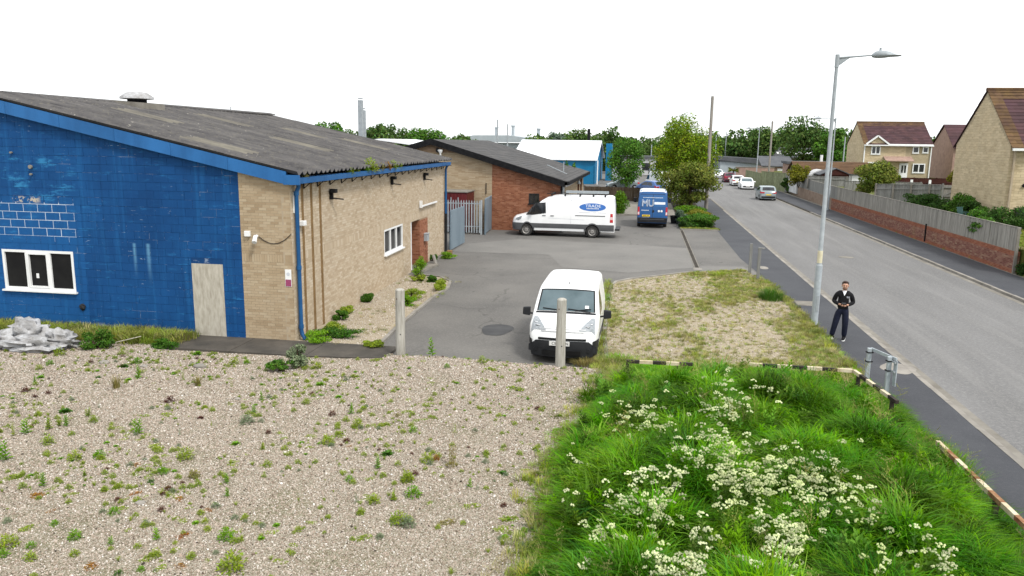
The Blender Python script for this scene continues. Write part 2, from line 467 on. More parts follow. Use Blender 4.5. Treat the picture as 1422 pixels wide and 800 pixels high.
jm2 = n.m('MULTIPLY', n.step(n.noise(1.1, 5, 0.7, (1, 1, 2)), 0.56, 0.66), 0.4)
M['blue_joint'] = n.done(n.mix(n.m('MAXIMUM', jm, jm2), (0.0042, 0.042, 0.138), (0.62, 0.70, 0.78)), 0.8, 0.2)
M['blue_trim'] = basic('blue_fascia_paint', (0.022, 0.128, 0.34), (0.014, 0.09, 0.25), 1.6, 0.5, 0.25, obj=0.08, bump=0.1, stretch=(1, 1, .4))
M['blue_pipe'] = basic('blue_pipe_paint', (0.012, 0.085, 0.22), (0.009, 0.06, 0.17), 3, 0.45, 0.3)
n = NT('buff_brick_lit')  # lighter copy of the buff brick, the long wall's sunlight put into its colour
c = n.ramp(n.island(), [(0.0, sr(186, 167, 141, .76)), (0.35, sr(196, 178, 153, .78)), (0.7, sr(201, 184, 160, .78)), (1.0, sr(208, 193, 171, .78))])
c = n.mix(n.m('MULTIPLY', n.step(n.noise(0.6, 6, 0.7, (1, 1, 0.5)), 0.5, 0.75), 0.35), c, sr(172, 156, 134, .72))
c = n.mix(n.m('MULTIPLY', n.step(n.noise(25, 4, 0.7), 0.58, 0.75), 0.25), c, sr(168, 148, 122, .7))
n.bump(n.noise(90, 3), 0.3, 0.006)
M['buff'] = n.done(c, 0.9, 0.15)
M['buff_mortar'] = basic('buff_mortar', sr(192, 177, 154, .74), sr(178, 162, 138, .74), 3, 0.95, 0.1, bump=0.4)
n = NT('buff_brick_shaded')  # same buff brick toned darker, the gable's shade put into its colour
c = n.ramp(n.island(), [(0.0, sr(172, 151, 122, .74)), (0.35, sr(184, 164, 135, .76)), (0.75, sr(189, 170, 142, .76)), (1.0, sr(195, 178, 151, .76))])
c = n.mix(n.m('MULTIPLY', n.step(n.noise(0.9, 6, 0.7, (1, 1, 0.5)), 0.5, 0.75), 0.3), c, sr(158, 140, 114, .74))
n.bump(n.noise(90, 3), 0.3, 0.006)
M['buff_shade'] = n.done(c, 0.9, 0.15)
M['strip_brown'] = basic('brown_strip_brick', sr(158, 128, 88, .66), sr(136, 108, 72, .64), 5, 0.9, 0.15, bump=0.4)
n = NT('red_brick')
c = n.ramp(n.island(), [(0.0, sr(142, 90, 68, .66)), (0.4, sr(162, 106, 80, .68)), (0.8, sr(172, 117, 89, .68)), (1.0, sr(182, 130, 104, .68))])
n.bump(n.noise(90, 3), 0.3, 0.006)
M['red_brick'] = n.done(c, 0.9, 0.15)
M['red_mortar'] = basic('pale_mortar', sr(186, 158, 130, .6), sr(165, 138, 112, .6), 3, 0.95, 0.1)
n = NT('wall_brick')
X, Y, Z = n.xyz()
c = n.ramp(n.island(), [(0.0, sr(130, 86, 76, .64)), (0.4, sr(148, 100, 88, .66)), (0.75, sr(160, 116, 100, .66)), (0.95, sr(168, 132, 112, .66)), (1.0, sr(176, 148, 124, .66))])
edge = n.m('MAXIMUM', n.step(Z, 0.80, 0.83), n.m('SUBTRACT', 1.0, n.step(Z, 0.20, 0.23)))
c = n.mix(n.m('MULTIPLY', edge, 0.8), c, n.vary(sr(168, 102, 76, .64), n.island(), 0.15))
yl = n.m('MULTIPLY', n.step(n.noise(0.55, 3, 0.5, (1, 1, 0.05)), 0.58, 0.70), n.m('SUBTRACT', 1.0, edge))
c = n.mix(n.m('MULTIPLY', yl, 0.35), c, sr(178, 152, 104, .6))
M['wall_brick'] = n.done(c, 0.9, 0.15)
M['wall_mortar'] = basic('wall_mortar', sr(178, 158, 142, .6), sr(150, 128, 112, .6), 2, 0.95, 0.1)
n = NT('asbestos_roof')
c = n.ramp(n.noise(1.4, 6, 0.7, (0.6, 1, 1)), [(0.3, sr(84, 83, 85, .62)), (0.7, sr(124, 121, 119, .62))])
c = n.mix(n.m('MULTIPLY', n.step(n.noise(7, 6, 0.75), 0.52, 0.66), 0.5), c, sr(138, 133, 120, .6))
c = n.mix(n.m('MULTIPLY', n.step(n.noise(5.3, 5, 0.7), 0.645, 0.69), 0.7), c, sr(190, 186, 174, .62))
c = n.mix(n.m('MULTIPLY', n.step(n.noise(2.2, 5, 0.7), 0.56, 0.72), 0.5), c, sr(54, 54, 53, .6))
n.bump(n.noise(30, 4), 0.4, 0.01)
M['roof'] = n.done(n.vary(c, n.objrand(), 0.06), 0.95, 0.1)
M['rooflight'] = basic('dirty_rooflight', sr(142, 137, 124, .62), sr(108, 104, 98, .6), 1.2, 0.6, 0.2, bump=0.2)
n = NT('felt_roof')
c = n.ramp(n.noise(1.2, 6, 0.65), [(0.3, sr(88, 88, 90, .62)), (0.7, sr(112, 110, 108, .62))])
c = n.mix(n.m('MULTIPLY', n.step(n.noise(5, 5, 0.7), 0.66, 0.72), 0.4), c, sr(150, 148, 140, .6))
M['felt'] = n.done(n.vary(c, n.island(), 0.07), 0.95, 0.1)
M['white_roof'] = basic('white_metal_roof', (0.80, 0.82, 0.83), (0.74, 0.76, 0.78), 1, 0.4, 0.3)
M['grey_roof'] = basic('grey_metal_roof', (0.36, 0.40, 0.42), (0.30, 0.34, 0.36), 0.6, 0.5, 0.3)
M['bright_blue'] = basic('bright_blue_cladding', (0.006, 0.17, 0.34), (0.006, 0.14, 0.29), 1, 0.45, 0.3)
M['red_container'] = basic('red_container_paint', sr(124, 44, 48, .62), sr(100, 40, 38, .62), 1.3, 0.55, 0.3, stretch=(1, 1, .3))
M['rust_side'] = basic('rusty_container_side', sr(122, 62, 48, .62), sr(104, 50, 44, .62), 2, 0.7, 0.2, stretch=(1, 2, .3))
M['palisade'] = basic('palisade_paint', sr(186, 194, 198, .72), sr(166, 175, 180, .72), 3, 0.5, 0.35, obj=0.1)
M['panel_grey'] = basic('painted_gate_sheet', sr(146, 164, 176, .6), sr(126, 145, 158, .6), 1.2, 0.5, 0.35, stretch=(1, 1, .4))
M['timber_post'] = basic('weathered_round_timber', sr(196, 193, 184, .76), sr(160, 156, 146, .72), 7, 0.9, 0.15, bump=0.3, bscale=30, stretch=(4, 4, .35))
M['pole_wood'] = basic('pole_wood', sr(164, 158, 150, .8), sr(138, 132, 124, .75), 4, 0.9, 0.15, stretch=(4, 4, .2))
M['fence_grey'] = basic('silvered_fence_board', sr(174, 171, 163, .68), sr(148, 145, 138, .67), 3, 0.9, 0.1, obj=0.16, stretch=(3, 3, .5))
M['fence_grey_far'] = basic('silvered_fence_boards', sr(160, 160, 156, .66), sr(134, 134, 130, .66), 3, 0.9, 0.1, isl=0.18, stretch=(3, 3, .5))
M['fence_brown'] = basic('brown_fence_board', sr(96, 82, 66, .6), sr(76, 66, 54, .6), 3, 0.9, 0.15, isl=0.22, stretch=(3, 3, .5))
M['fence_red'] = basic('red_stained_fence', sr(88, 50, 44, .6), sr(70, 42, 38, .6), 3, 0.85, 0.15, isl=0.15)
M['fence_green'] = basic('pale_green_fence', sr(160, 166, 130, .6), sr(130, 138, 104, .6), 3, 0.85, 0.15, isl=0.15)
M['ply'] = basic('weathered_plywood', sr(204, 198, 184, .76), sr(172, 165, 150, .72), 3.5, 0.9, 0.15, bump=0.2, stretch=(3, 1, .8))
n = NT('sack')
c = n.ramp(n.noise(4, 6, 0.7), [(0.35, sr(205, 206, 208, .7)), (0.7, sr(150, 146, 142, .62))])
n.bump(n.noise(9, 5), 0.8, 0.05)
M['sack'] = n.done(c, 0.6, 0.3)
n = NT('house_brick')
c = n.ramp(n.noise(0.9, 6, 0.7, (1, 1, 1.5)), [(0.3, sr(208, 192, 161, .82)), (0.7, sr(198, 180, 147, .82))])
Xh, Yh, Zh = n.xyz()
row = n.m('FRACT', n.m('DIVIDE', Zh, 0.15)); c = n.mix(n.m('MULTIPLY', n.step(n.noise(6, 3, 0.6, (0.35, 0.35, 2.2)), 0.5, 0.7), 0.4), c, sr(158, 138, 100, .62))
M['house_brick'] = n.done(n.vary(c, n.island(), 0.1), 0.9, 0.1)
M['house_mortar'] = basic('house_mortar', sr(186, 172, 144, .74), sr(172, 158, 130, .74), 3, 0.95, 0.1)
n = NT('plum_tile')
c = n.ramp(n.noise(0.8, 5, 0.6), [(0.35, sr(96, 68, 70, .62)), (0.7, sr(78, 58, 62, .62))])
M['tile'] = n.done(n.vary(c, n.island(), 0.22, 0.01), 0.85, 0.2)
M['tile_moss'] = basic('mossy_tile', sr(130, 104, 70, .56), sr(98, 76, 64, .56), 1.6, 0.9, 0.15, isl=0.2)
M['brown_roof'] = basic('brown_pantile', sr(126, 98, 72, .55), sr(106, 82, 64, .55), 0.9, 0.9, 0.15, isl=0.1)
M['slate_roof'] = basic('grey_slate', sr(112, 114, 118, .6), sr(92, 95, 100, .6), 0.8, 0.8, 0.2)
M['white_render'] = basic('white_render', sr(225, 226, 226, .7), sr(205, 206, 206, .7), 1, 0.8, 0.2)
M['pink_brick'] = basic('pinkish_brick', sr(184, 156, 142, .72), sr(164, 138, 126, .7), 2, 0.9, 0.1)
M['bark'] = basic('bark', sr(92, 78, 62, .6), sr(66, 56, 44, .6), 4, 0.95, 0.1, bump=0.5, stretch=(3, 3, .6))
M['yellow_band'] = basic('cream_band', sr(226, 220, 192, .8), sr(212, 203, 170, .78), 5, 0.7, 0.2)
M['rail_black'] = basic('rail_black', (0.018, 0.016, 0.015), (0.05, 0.038, 0.03), 7, 0.7, 0.2)
M['rail_cream'] = basic('rail_cream', sr(232, 220, 192, .74), sr(206, 186, 150, .68), 6, 0.75, 0.2)
M['rail_rust'] = basic('rail_rust', sr(150, 96, 66, .6), sr(196, 164, 126, .62), 9, 0.9, 0.1)
M['puddle'] = basic('puddle', (0.025, 0.025, 0.026), (0.05, 0.05, 0.05), 2, 0.5, 0.12)
M['sign_pink'] = basic('sign_pink', sr(168, 60, 110, .6), sr(190, 100, 140, .6), 40, 0.5)
M['brown_wood'] = basic('brown_wood', sr(96, 58, 36, .6), None, 4, 0.8)

# plants
M['leaf_main'] = leafmat('maple_leaves', (0.13, 0.225, 0.016), (0.20, 0.26, 0.020), 0.5, 0.03)
M['leaf_dark'] = leafmat('dark_leaves', (0.034, 0.078, 0.016), (0.05, 0.105, 0.02), 0.5, 0.02)
M['leaf_mid'] = leafmat('mid_green_leaves', (0.062, 0.155, 0.02), (0.085, 0.18, 0.025), 0.5, 0.02)
M['leaf_bright'] = leafmat('bright_leaves', (0.10, 0.20, 0.012), (0.07, 0.16, 0.014), 0.4, 0.02)
M['leaf_yellow'] = leafmat('yellow_leaves', (0.20, 0.19, 0.02), (0.14, 0.15, 0.02), 0.4, 0.02)
M['leaf_olive'] = leafmat('olive_leaves', (0.11, 0.16, 0.022), (0.17, 0.19, 0.04), 0.5, 0.03)
M['leaf_grey'] = leafmat('grey_green_leaves', (0.13, 0.18, 0.13), (0.10, 0.15, 0.09), 0.4, 0.02)
M['leaf_red'] = leafmat('bronze_leaves', (0.13, 0.05, 0.03), (0.10, 0.06, 0.025), 0.5, 0.02)
M['leaf_far'] = leafmat('far_wood_leaves', (0.055, 0.11, 0.026), (0.10, 0.165, 0.04), 0.5, 0.03, scale=0.08)
M['grass'] = leafmat('tall_grass', (0.036, 0.135, 0.004), (0.115, 0.262, 0.008), 0.70, 0.022, 'inst', 0.22, 0.5, 0.9)
M['dry_grass'] = leafmat('dry_grass', (0.30, 0.28, 0.10), (0.40, 0.36, 0.18), 0.4, 0.03, 'inst', 0.25, 0.7, 0.6)
M['strip_grass'] = leafmat('verge_grass', (0.19, 0.27, 0.035), (0.27, 0.29, 0.06), 0.45, 0.03, 'inst', 0.25, 0.7, 0.7)
M['flower'] = leafmat('white_florets', (0.54, 0.60, 0.30), (0.68, 0.71, 0.46), 0.3, 0.0, 'inst', 0.15, 0.8)
M['broad'] = leafmat('broad_leaves', (0.07, 0.19, 0.012), (0.13, 0.26, 0.02), 0.45, 0.02, 'inst', 0.3, 0.5)
M['straw'] = leafmat('straw_stems', (0.30, 0.27, 0.10), (0.22, 0.24, 0.07), 0.4, 0.02, 'inst', 0.2, 0.7)
M['stem'] = leafmat('flower_stems', (0.09, 0.20, 0.025), (0.14, 0.24, 0.03), 0.35, 0.02, 'inst', 0.25, 0.6)
M['weed_green'] = leafmat('weed_green', (0.17, 0.32, 0.018), (0.13, 0.27, 0.018), 0.35, 0.02, trans=0.3)
M['weed_lime'] = leafmat('weed_lime', (0.27, 0.34, 0.035), (0.21, 0.29, 0.03), 0.35, 0.02, trans=0.3)
M['weed_dark'] = leafmat('weed_dark', (0.05, 0.13, 0.016), (0.07, 0.155, 0.02), 0.35, 0.02)
M['weed_grey'] = leafmat('weed_grey', (0.17, 0.22, 0.12), (0.21, 0.25, 0.15), 0.3, 0.02)
M['weed_red'] = leafmat('weed_red', (0.09, 0.03, 0.025), (0.12, 0.055, 0.03), 0.4, 0.02)
M['weed_rust'] = leafmat('weed_rust', (0.26, 0.10, 0.02), (0.30, 0.16, 0.03), 0.4, 0.02)
M['weed_straw'] = leafmat('weed_straw', (0.26, 0.22, 0.08), (0.20, 0.19, 0.05), 0.35, 0.02)
# ================================================================== GROUND
def sheet(name, pts, z, m, kind='structure'):
    mb = MB(); mb.poly([(p[0], p[1], z if len(p) < 3 else p[2]) for p in pts]); return struct(name, mb, m)


sheet('ground', [(-900, -200), (900, -200), (900, 1800), (-900, 1800)], -0.14, M['country'])
sheet('yard', [(-70, 18.95), (6.6, 18.95), (6.6, 170), (-70, 170)], -0.004, M['yard'])
sheet('pale_yard_surface', [(-7.0, 44.9), (-9.6, 42.0), (-9.6, 38.8), (-4.6, 38.9), (-3.5, 35.0), (-0.5, 34.2), (2.45, 36.4), (2.5, 43.4), (-2.5, 44.3)], 0.002, M['yard_pale'])
sheet('driveway_apron', [(2.75, 36.9), (5.2, 37.3), (5.2, 53.1), (2.75, 52.6)], 0.002, M['yard'])
sheet('apron_patch', [(2.75, 35.0), (5.3, 35.0), (4.75, 37.3), (2.75, 36.9)], 0.006, M['yard_pale'])
sheet('road', [(6.95, 2), (14.35, 2), (14.35, 330), (6.95, 330)], -0.085, M['road'])
sheet('footway', [(5.45, 2), (6.9, 2), (6.9, 330), (4.9, 330), (4.95, 40), (5.3, 34), (5.5, 28)], 0.006, M['footway'])
sheet('far_footway', [(14.45, 2), (16.75, 2), (16.75, 330), (14.45, 330)], 0.006, M['footway'])
sheet('paved_court', [(-12, 62.4), (2.6, 62.4), (2.6, 78), (-12, 78)], 0.05, M['concrete'])

# road kerbs: bedding strip plus each stone near the camera
def kerb(name, pts, y_cut=None, w=0.125, top=0.014, bot=-0.13, seg=0.915):
    bed = MB()
    for a, b in zip(pts[:-1], pts[1:]):
        a3, b3 = Vector((a[0], a[1], (top + bot) / 2 - 0.012)), Vector((b[0], b[1], (top + bot) / 2 - 0.012))
        bed.bar(a3, b3, w - 0.02, top - bot - 0.02)
    k = struct(name, bed, M['concrete_dark'])
    st = MB().box(-w / 2, 0.004, bot, w / 2, seg - 0.004, top).mesh('kerb_stone', M['kerb'])
    for a, b in zip(pts[:-1], pts[1:]):
        d = Vector((b[0] - a[0], b[1] - a[1], 0)); n_ = max(1, round(d.length / seg)); ang = math.atan2(-d.x, d.y)
        for i in range(n_):
            p = Vector((a[0], a[1], 0)) + d * (i / n_)
            if y_cut and p.y > y_cut: continue
            inst('kerb_stone', st, k, p + Vector((random.uniform(-.006, .006), 0, random.uniform(-.006, .004))), (0, 0, ang + random.uniform(-.004, .004)), (1, d.length / n_ / seg, 1))
    return k


kerb('road_kerb', [(6.95, 9), (6.97, 85)], 70)
kerb('far_road_kerb', [(14.38, 28), (14.38, 100)], 70)
mb = MB(); mb.box(6.89, 85, -.13, 7.01, 330, .012); mb.box(14.32, 100, -.13, 14.44, 330, .012); struct('distant_kerb', mb, M['kerb'])
mb = MB(); mb.poly([(7.03, 9, -.081), (7.30, 9, -.081), (7.30, 85, -.081), (7.03, 85, -.081)]); mb.poly([(14.05, 28, -.081), (14.3, 28, -.081), (14.3, 100, -.081), (14.05, 100, -.081)]); struct('road_channel', mb, M['concrete'])
mb = MB(); mb.box(16.7, 36, -.05, 16.98, 105, 0.03); struct('wall_footing_path', mb, M['concrete'])

# yard edgings
kerb('verge_edging', [(-0.72, 19.6), (-0.95, 22.2), (-1.08, 27.4), (-1.12, 30.6), (-0.95, 31.7), (-0.3, 32.6), (0.8, 33.6), (1.95, 34.7), (2.5, 35.2)], None, 0.11, 0.06, -0.08, 0.915)
kerb('bed_edging', [(-7.0, 19.45), (-7.2, 22), (-7.36, 26.6), (-7.3, 28.8), (-7.55, 30.1), (-8.2, 31.0), (-9.0, 31.3)], None, 0.11, 0.07, -0.08, 0.915)
kerb('court_kerb', [(-9, 62.3), (2.4, 62.3)], None, 0.13, 0.12, -0.08, 0.915)
kerb('hedge_edging', [(2.6, 52.9), (5.05, 52.95)], None, 0.11, 0.08, -0.08, 0.915)
kerb('hedge_side_edging', [(2.6, 53.0), (2.65, 62)], None, 0.11, 0.08, -0.08, 0.915)

# drain channel across the yard entrance: gratings in a concrete channel
mb = MB(); mb.box(2.47, 36.35, -.05, 2.73, 52.6, 0.006); ch = struct('drain_channel', mb, M['concrete'])
gm = MB()
gm.box(-.08, 0, 0, -.065, .98, .012); gm.box(.065, 0, 0, .08, .98, .012)
for i in range(14): gm.box(-.065, .02 + i * .07, 0, .065, .05 + i * .07, .011)
gme = gm.mesh('grating', M['concrete_dark'])
for i in range(16): inst('grating', gme, ch, (2.6, 36.45 + i, .007))
mb = MB(); mb.box(2.4, 35.7, -.05, 2.8, 36.34, .012); struct('drain_end_slab', mb, M['kerb'])

# sandy bed, verge, gravel
sheet('sandy_bed', [(-9.45, 19.6), (-7.06, 19.5), (-7.26, 22), (-7.42, 26.6), (-7.36, 28.8), (-7.6, 30.05), (-8.2, 30.9), (-9.72, 31.2)], 0.04, M['sand'])
VERGE = [(-0.66, 19.6), (-0.89, 22.2), (-1.02, 27.4), (-1.06, 30.6), (-0.9, 31.65), (-0.26, 32.5), (0.85, 33.5), (2.0, 34.6), (2.6, 35.1), (4.6, 36.1), (5.2, 33), (5.45, 28), (5.5, 19.6)]
sheet('verge', VERGE, 0.03, M['sand'])
sheet('hedge_bed', [(2.66, 53.0), (5.0, 53.0), (5.0, 80), (2.7, 80)], 0.03, M['soil'])


def mound_h(x, y):
    u = (x - 2.3) / 3.2; v = (y - 12.5) / 6.5
    e = max(0.0, 1 - u * u * 0.9) * max(0.0, 1 - v * v)
    return 0.03 + 0.55 * min(1, e * 1.3) + 0.10 * e * noise.noise(Vector((x * .7, y * .7, 0)))


def gravel_h(x, y):
    h = 0.02 + 0.05 * noise.noise(Vector((x * .35, y * .35, 3))) + 0.02 * noise.noise(Vector((x * 1.3, y * 1.3, 1)))
    h += 0.16 * math.exp(-((x + 2.0) ** 2 / 12 + (y - 17.6) ** 2 / 3.0)) + 0.12 * math.exp(-((x + 5.6) ** 2 / 3 + (y - 18.2) ** 2 / 1.2))
    e = min((18.95 - y) / .35, 1.0) if x > -6.3 else 1.0
    return max(0.012, h) if e >= 1 else max(0.006, h * max(0, e) + .012)


def grid(name, x0, x1, y0, y1, nx, ny, hf, m):
    mb = MB(); o = []
    for j in range(ny + 1):
        for i in range(nx + 1):
            x = x0 + (x1 - x0) * i / nx; y = y0 + (y1 - y0) * j / ny; o.append((x, y, hf(x, y)))
    mb.add(o, [(j * (nx + 1) + i, j * (nx + 1) + i + 1, (j + 1) * (nx + 1) + i + 1, (j + 1) * (nx + 1) + i) for j in range(ny) for i in range(nx)])
    return struct(name, mb, m, 180)


def slab_edge(x): return 18.32 if -12.6 < x < -6.4 else (19.7 if x <= -12.6 else 18.98)


grid('gravel_ground', -34, -12.6, 3, 19.78, 42, 34, gravel_h, M['gravel_bed'])
grid('gravel_ground', -12.6, -6.35, 3, 18.33, 24, 60, gravel_h, M['gravel_bed'])
grid('gravel_ground', -6.35, -0.4, 3, 18.97, 24, 64, gravel_h, M['gravel_bed'])
grid('grass_mound', -1.1, 5.5, 3, 19.7, 34, 84, mound_h, M['soil'])

# concrete path at the foot of the blue wall: three cast slabs
for a, b in ((-12.55, -10.62), (-10.60, -8.5), (-8.48, -6.42)):
    mb = MB(); mb.hexa([(a, 18.33, -.05), (b, 18.33 if b < -7 else 18.55, -.05), (b, 19.74, -.05), (a, 19.74, -.05), (a, 18.33, .075), (b, 18.33 if b < -7 else 18.55, .075), (b, 19.74, .075), (a, 19.74, .075)])
    s_ = struct('concrete_path', mb, M['concrete_dark'])
# raised gardens on the far side of the street
mb = MB()
gx = [16.99, 18.2, 19.6, 24, 120]; gz = [1.22, 1.32, 1.5, 1.55, 1.6]
for i in range(4):
    o1, o2 = (1.0 if i == 0 else 0.5 if i == 1 else 0), (0.5 if i == 0 else 0)
    mb.poly([(gx[i], 37.9, gz[i]), (gx[i + 1], 37.9, gz[i + 1]), (gx[i + 1], 74, gz[i + 1]), (gx[i], 74, gz[i])])
    mb.poly([(gx[i], 74, gz[i]), (gx[i + 1], 74, gz[i + 1]), (gx[i + 1] + o2, 100, gz[i + 1]), (gx[i] + o1, 100, gz[i])])
    mb.poly([(gx[i] + o1, 100, gz[i]), (gx[i + 1] + o2, 100, gz[i + 1]), (gx[i + 1] + o2, 170, gz[i + 1]), (gx[i] + o1, 170, gz[i])])
for i in range(4): mb.poly([(gx[i], 37.9, gz[i]), (gx[i], 33, 0.0), (gx[i + 1], 33, 0.0), (gx[i + 1], 37.9, gz[i + 1])])
mb.poly([(16.99, 37.9, -.1), (16.99, 37.9, 1.22), (16.99, 74, 1.22), (16.99, 74, -.1)])
mb.poly([(16.99, 74, -.1), (16.99, 74, 1.22), (17.99, 100, 1.22), (17.99, 100, -.1)]); mb.poly([(17.99, 100, -.1), (17.99, 100, 1.22), (17.99, 170, 1.22), (17.99, 170, -.1)])
struct('garden_ground', mb, M['turf'])
sheet('embankment_foot', [(16.75, 20), (120, 20), (120, 33.2), (16.75, 33.2)], 0.0, M['turf'])

# small flat things on the ground
mb = MB(); c0 = ground(690, 458)
mb.poly([(c0.x + .46 * math.cos(a) * (1 + .12 * math.sin(3 * a)), c0.y + .80 * math.sin(a) * (1 + .1 * math.cos(2 * a)), 0.004) for a in [2 * PI * k / 28 for k in range(28)]])
o = struct('puddle', mb, M['puddle'])
mb = MB(); mb.box(5.62, 28.5, 0, 6.3, 29.35, .011); mb.box(5.66, 28.54, .011, 6.26, 29.31, .014)
t = mb.build('utility_cover', M['concrete'], None, loc=(5.96, 28.9, 0)); tag(t, 'pale rectangular utility cover set in the dark footway near the lamp post', 'utility cover')
mb = MB(); c0 = ground(1150, 345)
mb.lathe([(.38, 0), (.38, .008), (.30, .009), (.30, .006), (0.01, .006)], (10.6, 42.6, -.085), 'z', 20)
t = mb.build('manhole_cover', M['concrete'], None, loc=(10.6, 42.6, -.085)); tag(t, 'pale round manhole cover in the middle of the road', 'manhole cover')
c0 = ground(1247, 512)
mb = MB(); mb.poly([(c0.x + .36 * math.cos(a) * (1 + .3 * math.sin(2 * a + 1)), c0.y + .55 * math.sin(a), 0.0105) for a in [2 * PI * k / 20 for k in range(20)]])
struct('pale_stain_on_footway', mb, M['kerb'])
c0 = ground(1060, 372)
mb = MB(); mb.poly([(c0.x + .22 * math.cos(a), c0.y + .5 * math.sin(a), 0.0105) for a in [2 * PI * k / 16 for k in range(16)]])
struct('pale_stain_on_footway', mb, M['kerb'])


# ================================================================== WALL BUILDERS
def wall_panel(mb, P0, d, nrm, L_, thick, openings, top, z0=0.0, breaks=(), mi=0):
    P0, d, nrm = Vector(P0), Vector(d), Vector(nrm)
    us = sorted(set([0, L_] + [o[0] for o in openings] + [o[1] for o in openings] + list(breaks)))
    us = [u for u in us if 0 <= u <= L_]
    for ua, ub in zip(us[:-1], us[1:]):
        um = (ua + ub) / 2; cuts = sorted((o[2], o[3]) for o in openings if o[0] <= um <= o[1]); z = z0; segs = []
        for a, b in cuts:
            if a > z: segs.append((z, a, a))
            z = b
        segs.append((z, top(ua), top(ub)))
        for lo, ta, tb in segs:
            if lo >= max(ta, tb): continue
            A, B = P0 + d * ua, P0 + d * ub; I = -nrm * thick
            mb.hexa([A + Vector((0, 0, lo)), B + Vector((0, 0, lo)), B + I + Vector((0, 0, lo)), A + I + Vector((0, 0, lo)), A + Vector((0, 0, ta)), B + Vector((0, 0, tb)), B + I + Vector((0, 0, tb)), A + I + Vector((0, 0, ta))], mi)


def bricks(mb, P0, d, nrm, L_, top, openings=(), z0=0.0, bw=0.215, bh=0.065, j=0.010, proud=0.007, soldier=None, mi=0, u_start=0.0, end_cut=True):
    P0, d, nrm = Vector(P0), Vector(d), Vector(nrm); row = 0; z = z0 + j
    while z < 30:
        sol = soldier and soldier[0] <= z < soldier[1]
        h, w = (bw, bh) if sol else (bh, bw)
        off = 0 if (sol or row % 2 == 0) else -(bw + j) / 2
        u = u_start + off; any_ = False
        while u < L_ - 0.02:
            ua, ub = max(u, u_start + .002), min(u + w, L_); u += w + j
            if ub - ua < 0.02: continue
            parts = [(ua, ub)]
            for o in openings:
                if z + h > o[2] and z < o[3]:
                    np_ = []
                    for a, b in parts:
                        if b <= o[0] or a >= o[1]: np_.append((a, b))
                        else:
                            if o[0] - a > .02: np_.append((a, o[0]))
                            if b - o[1] > .02: np_.append((o[1], b))
                    parts = np_
            for a, b in parts:
                tm = min(top(a), top(b))
                if z + h * .6 > tm: continue
                any_ = True
                zt = min(z + h, tm); p = proud + random.uniform(-.002, .002)
                A, B = P0 + d * a, P0 + d * b; F = nrm * p; Z0, Z1 = Vector((0, 0, z)), Vector((0, 0, zt))
                mb.add([A + Z0, B + Z0, B + Z1, A + Z1, A + F + Z0, B + F + Z0, B + F + Z1, A + F + Z1], [(4, 5, 6, 7), (0, 1, 5, 4), (1, 2, 6, 5), (2, 3, 7, 6), (3, 0, 4, 7)], mi)
        z += h + j; row += 1
        if z > max(top(0), top(L_), top(L_ / 2)): break


def window(parent, P0, d, nrm, u0, u1, z0, z1, lights=3, fm=None, bar=0.06, sill=True, inset=0.05, gm='glass_dark', open_mid=False, sill_h=.05, sill_out=.09):
    """white framed window as one part with its panes and sill as sub-parts"""
    P0, d, nrm = Vector(P0), Vector(d), Vector(nrm); fm = fm or M['white_plastic']; Zv = Vector((0, 0, 1))
    def ob(mb, ua, ub, za, zb, na, nb, mi=0):
        c = P0 + d * (ua + ub) / 2 + Zv * (za + zb) / 2 + nrm * (na + nb) / 2
        mb.obox(c, d * (ub - ua) / 2, nrm * (nb - na) / 2, Zv * (zb - za) / 2, mi)
    mb = MB(); f0, f1 = -inset - .03, -inset + .045
    ob(mb, u0, u1, z0, z0 + bar, f0, f1); ob(mb, u0, u1, z1 - bar, z1, f0, f1)
    ob(mb, u0, u0 + bar, z0 + bar, z1 - bar, f0, f1); ob(mb, u1 - bar, u1, z0 + bar, z1 - bar, f0, f1)
    step = (u1 - u0 - bar) / lights
    for k in range(1, lights): ob(mb, u0 + k * step, u0 + k * step + bar, z0 + bar, z1 - bar, f0, f1 - .003)
    if open_mid:
        a, b = u0 + step + bar, u0 + 2 * step
        ob(mb, a, b, z0 + bar, z0 + bar + .05, f0, f1 + .02); ob(mb, a, b, z1 - bar - .05, z1 - bar, f0, f1 + .02)
        ob(mb, a, a + .05, z0 + bar + .05, z1 - bar - .05, f0, f1 + .02); ob(mb, b - .05, b, z0 + bar + .05, z1 - bar - .05, f0, f1 + .02)
    w = mb.build('window', fm, parent)
    for k in range(lights):
        g_ = MB(); ob(g_, u0 + k * step + bar, u0 + (k + 1) * step, z0 + bar, z1 - bar, f0 + .012, f0 + .024)
        g_.build('pane', M[gm], w)
    if sill:
        s_ = MB(); ob(s_, u0 - .05, u1 + .05, z0 - sill_h, z0 - .002, -inset, sill_out); s_.build('sill', fm, w)
    return w


# ================================================================== THE BLUE AND BUFF UNIT
YA = 19.75; SK = 0.0293
A0 = Vector((-9.4, YA, 0)); DL = Vector((-SK, 1, 0)).normalized(); NL = Vector((1, SK, 0)).normalized(); LW = 18.68
xw = lambda y: -9.4 - SK * (y - YA)
unit = thing('industrial_unit', 'long blue painted and buff brick industrial unit with grey corrugated roof', 'industrial building', (-9.4, YA, 0))
rake = lambda x: 4.43 + 0.213 * (-9.57 - x)
XR = -19.4
# gable, blue block part: openings are window and door
GOP = [(-18.45, -16.12, 1.15, 2.33), (-12.42, -11.47, 0.0, 2.14)]
XB0, XB1 = -10.88, -21.0
mb = MB()
wall_panel(mb, (XB1, YA, 0), (1, 0, 0), (0, -1, 0), XB0 - XB1, 0.25, [(a - XB1, b - XB1, c, d_) for a, b, c, d_ in GOP], lambda u: min(rake(XB1 + u), rake(2 * XR - XB1 - u)) + .1, 0, [XR - XB1])
gw = mb.build('gable_wall', M['blue_joint'], unit)
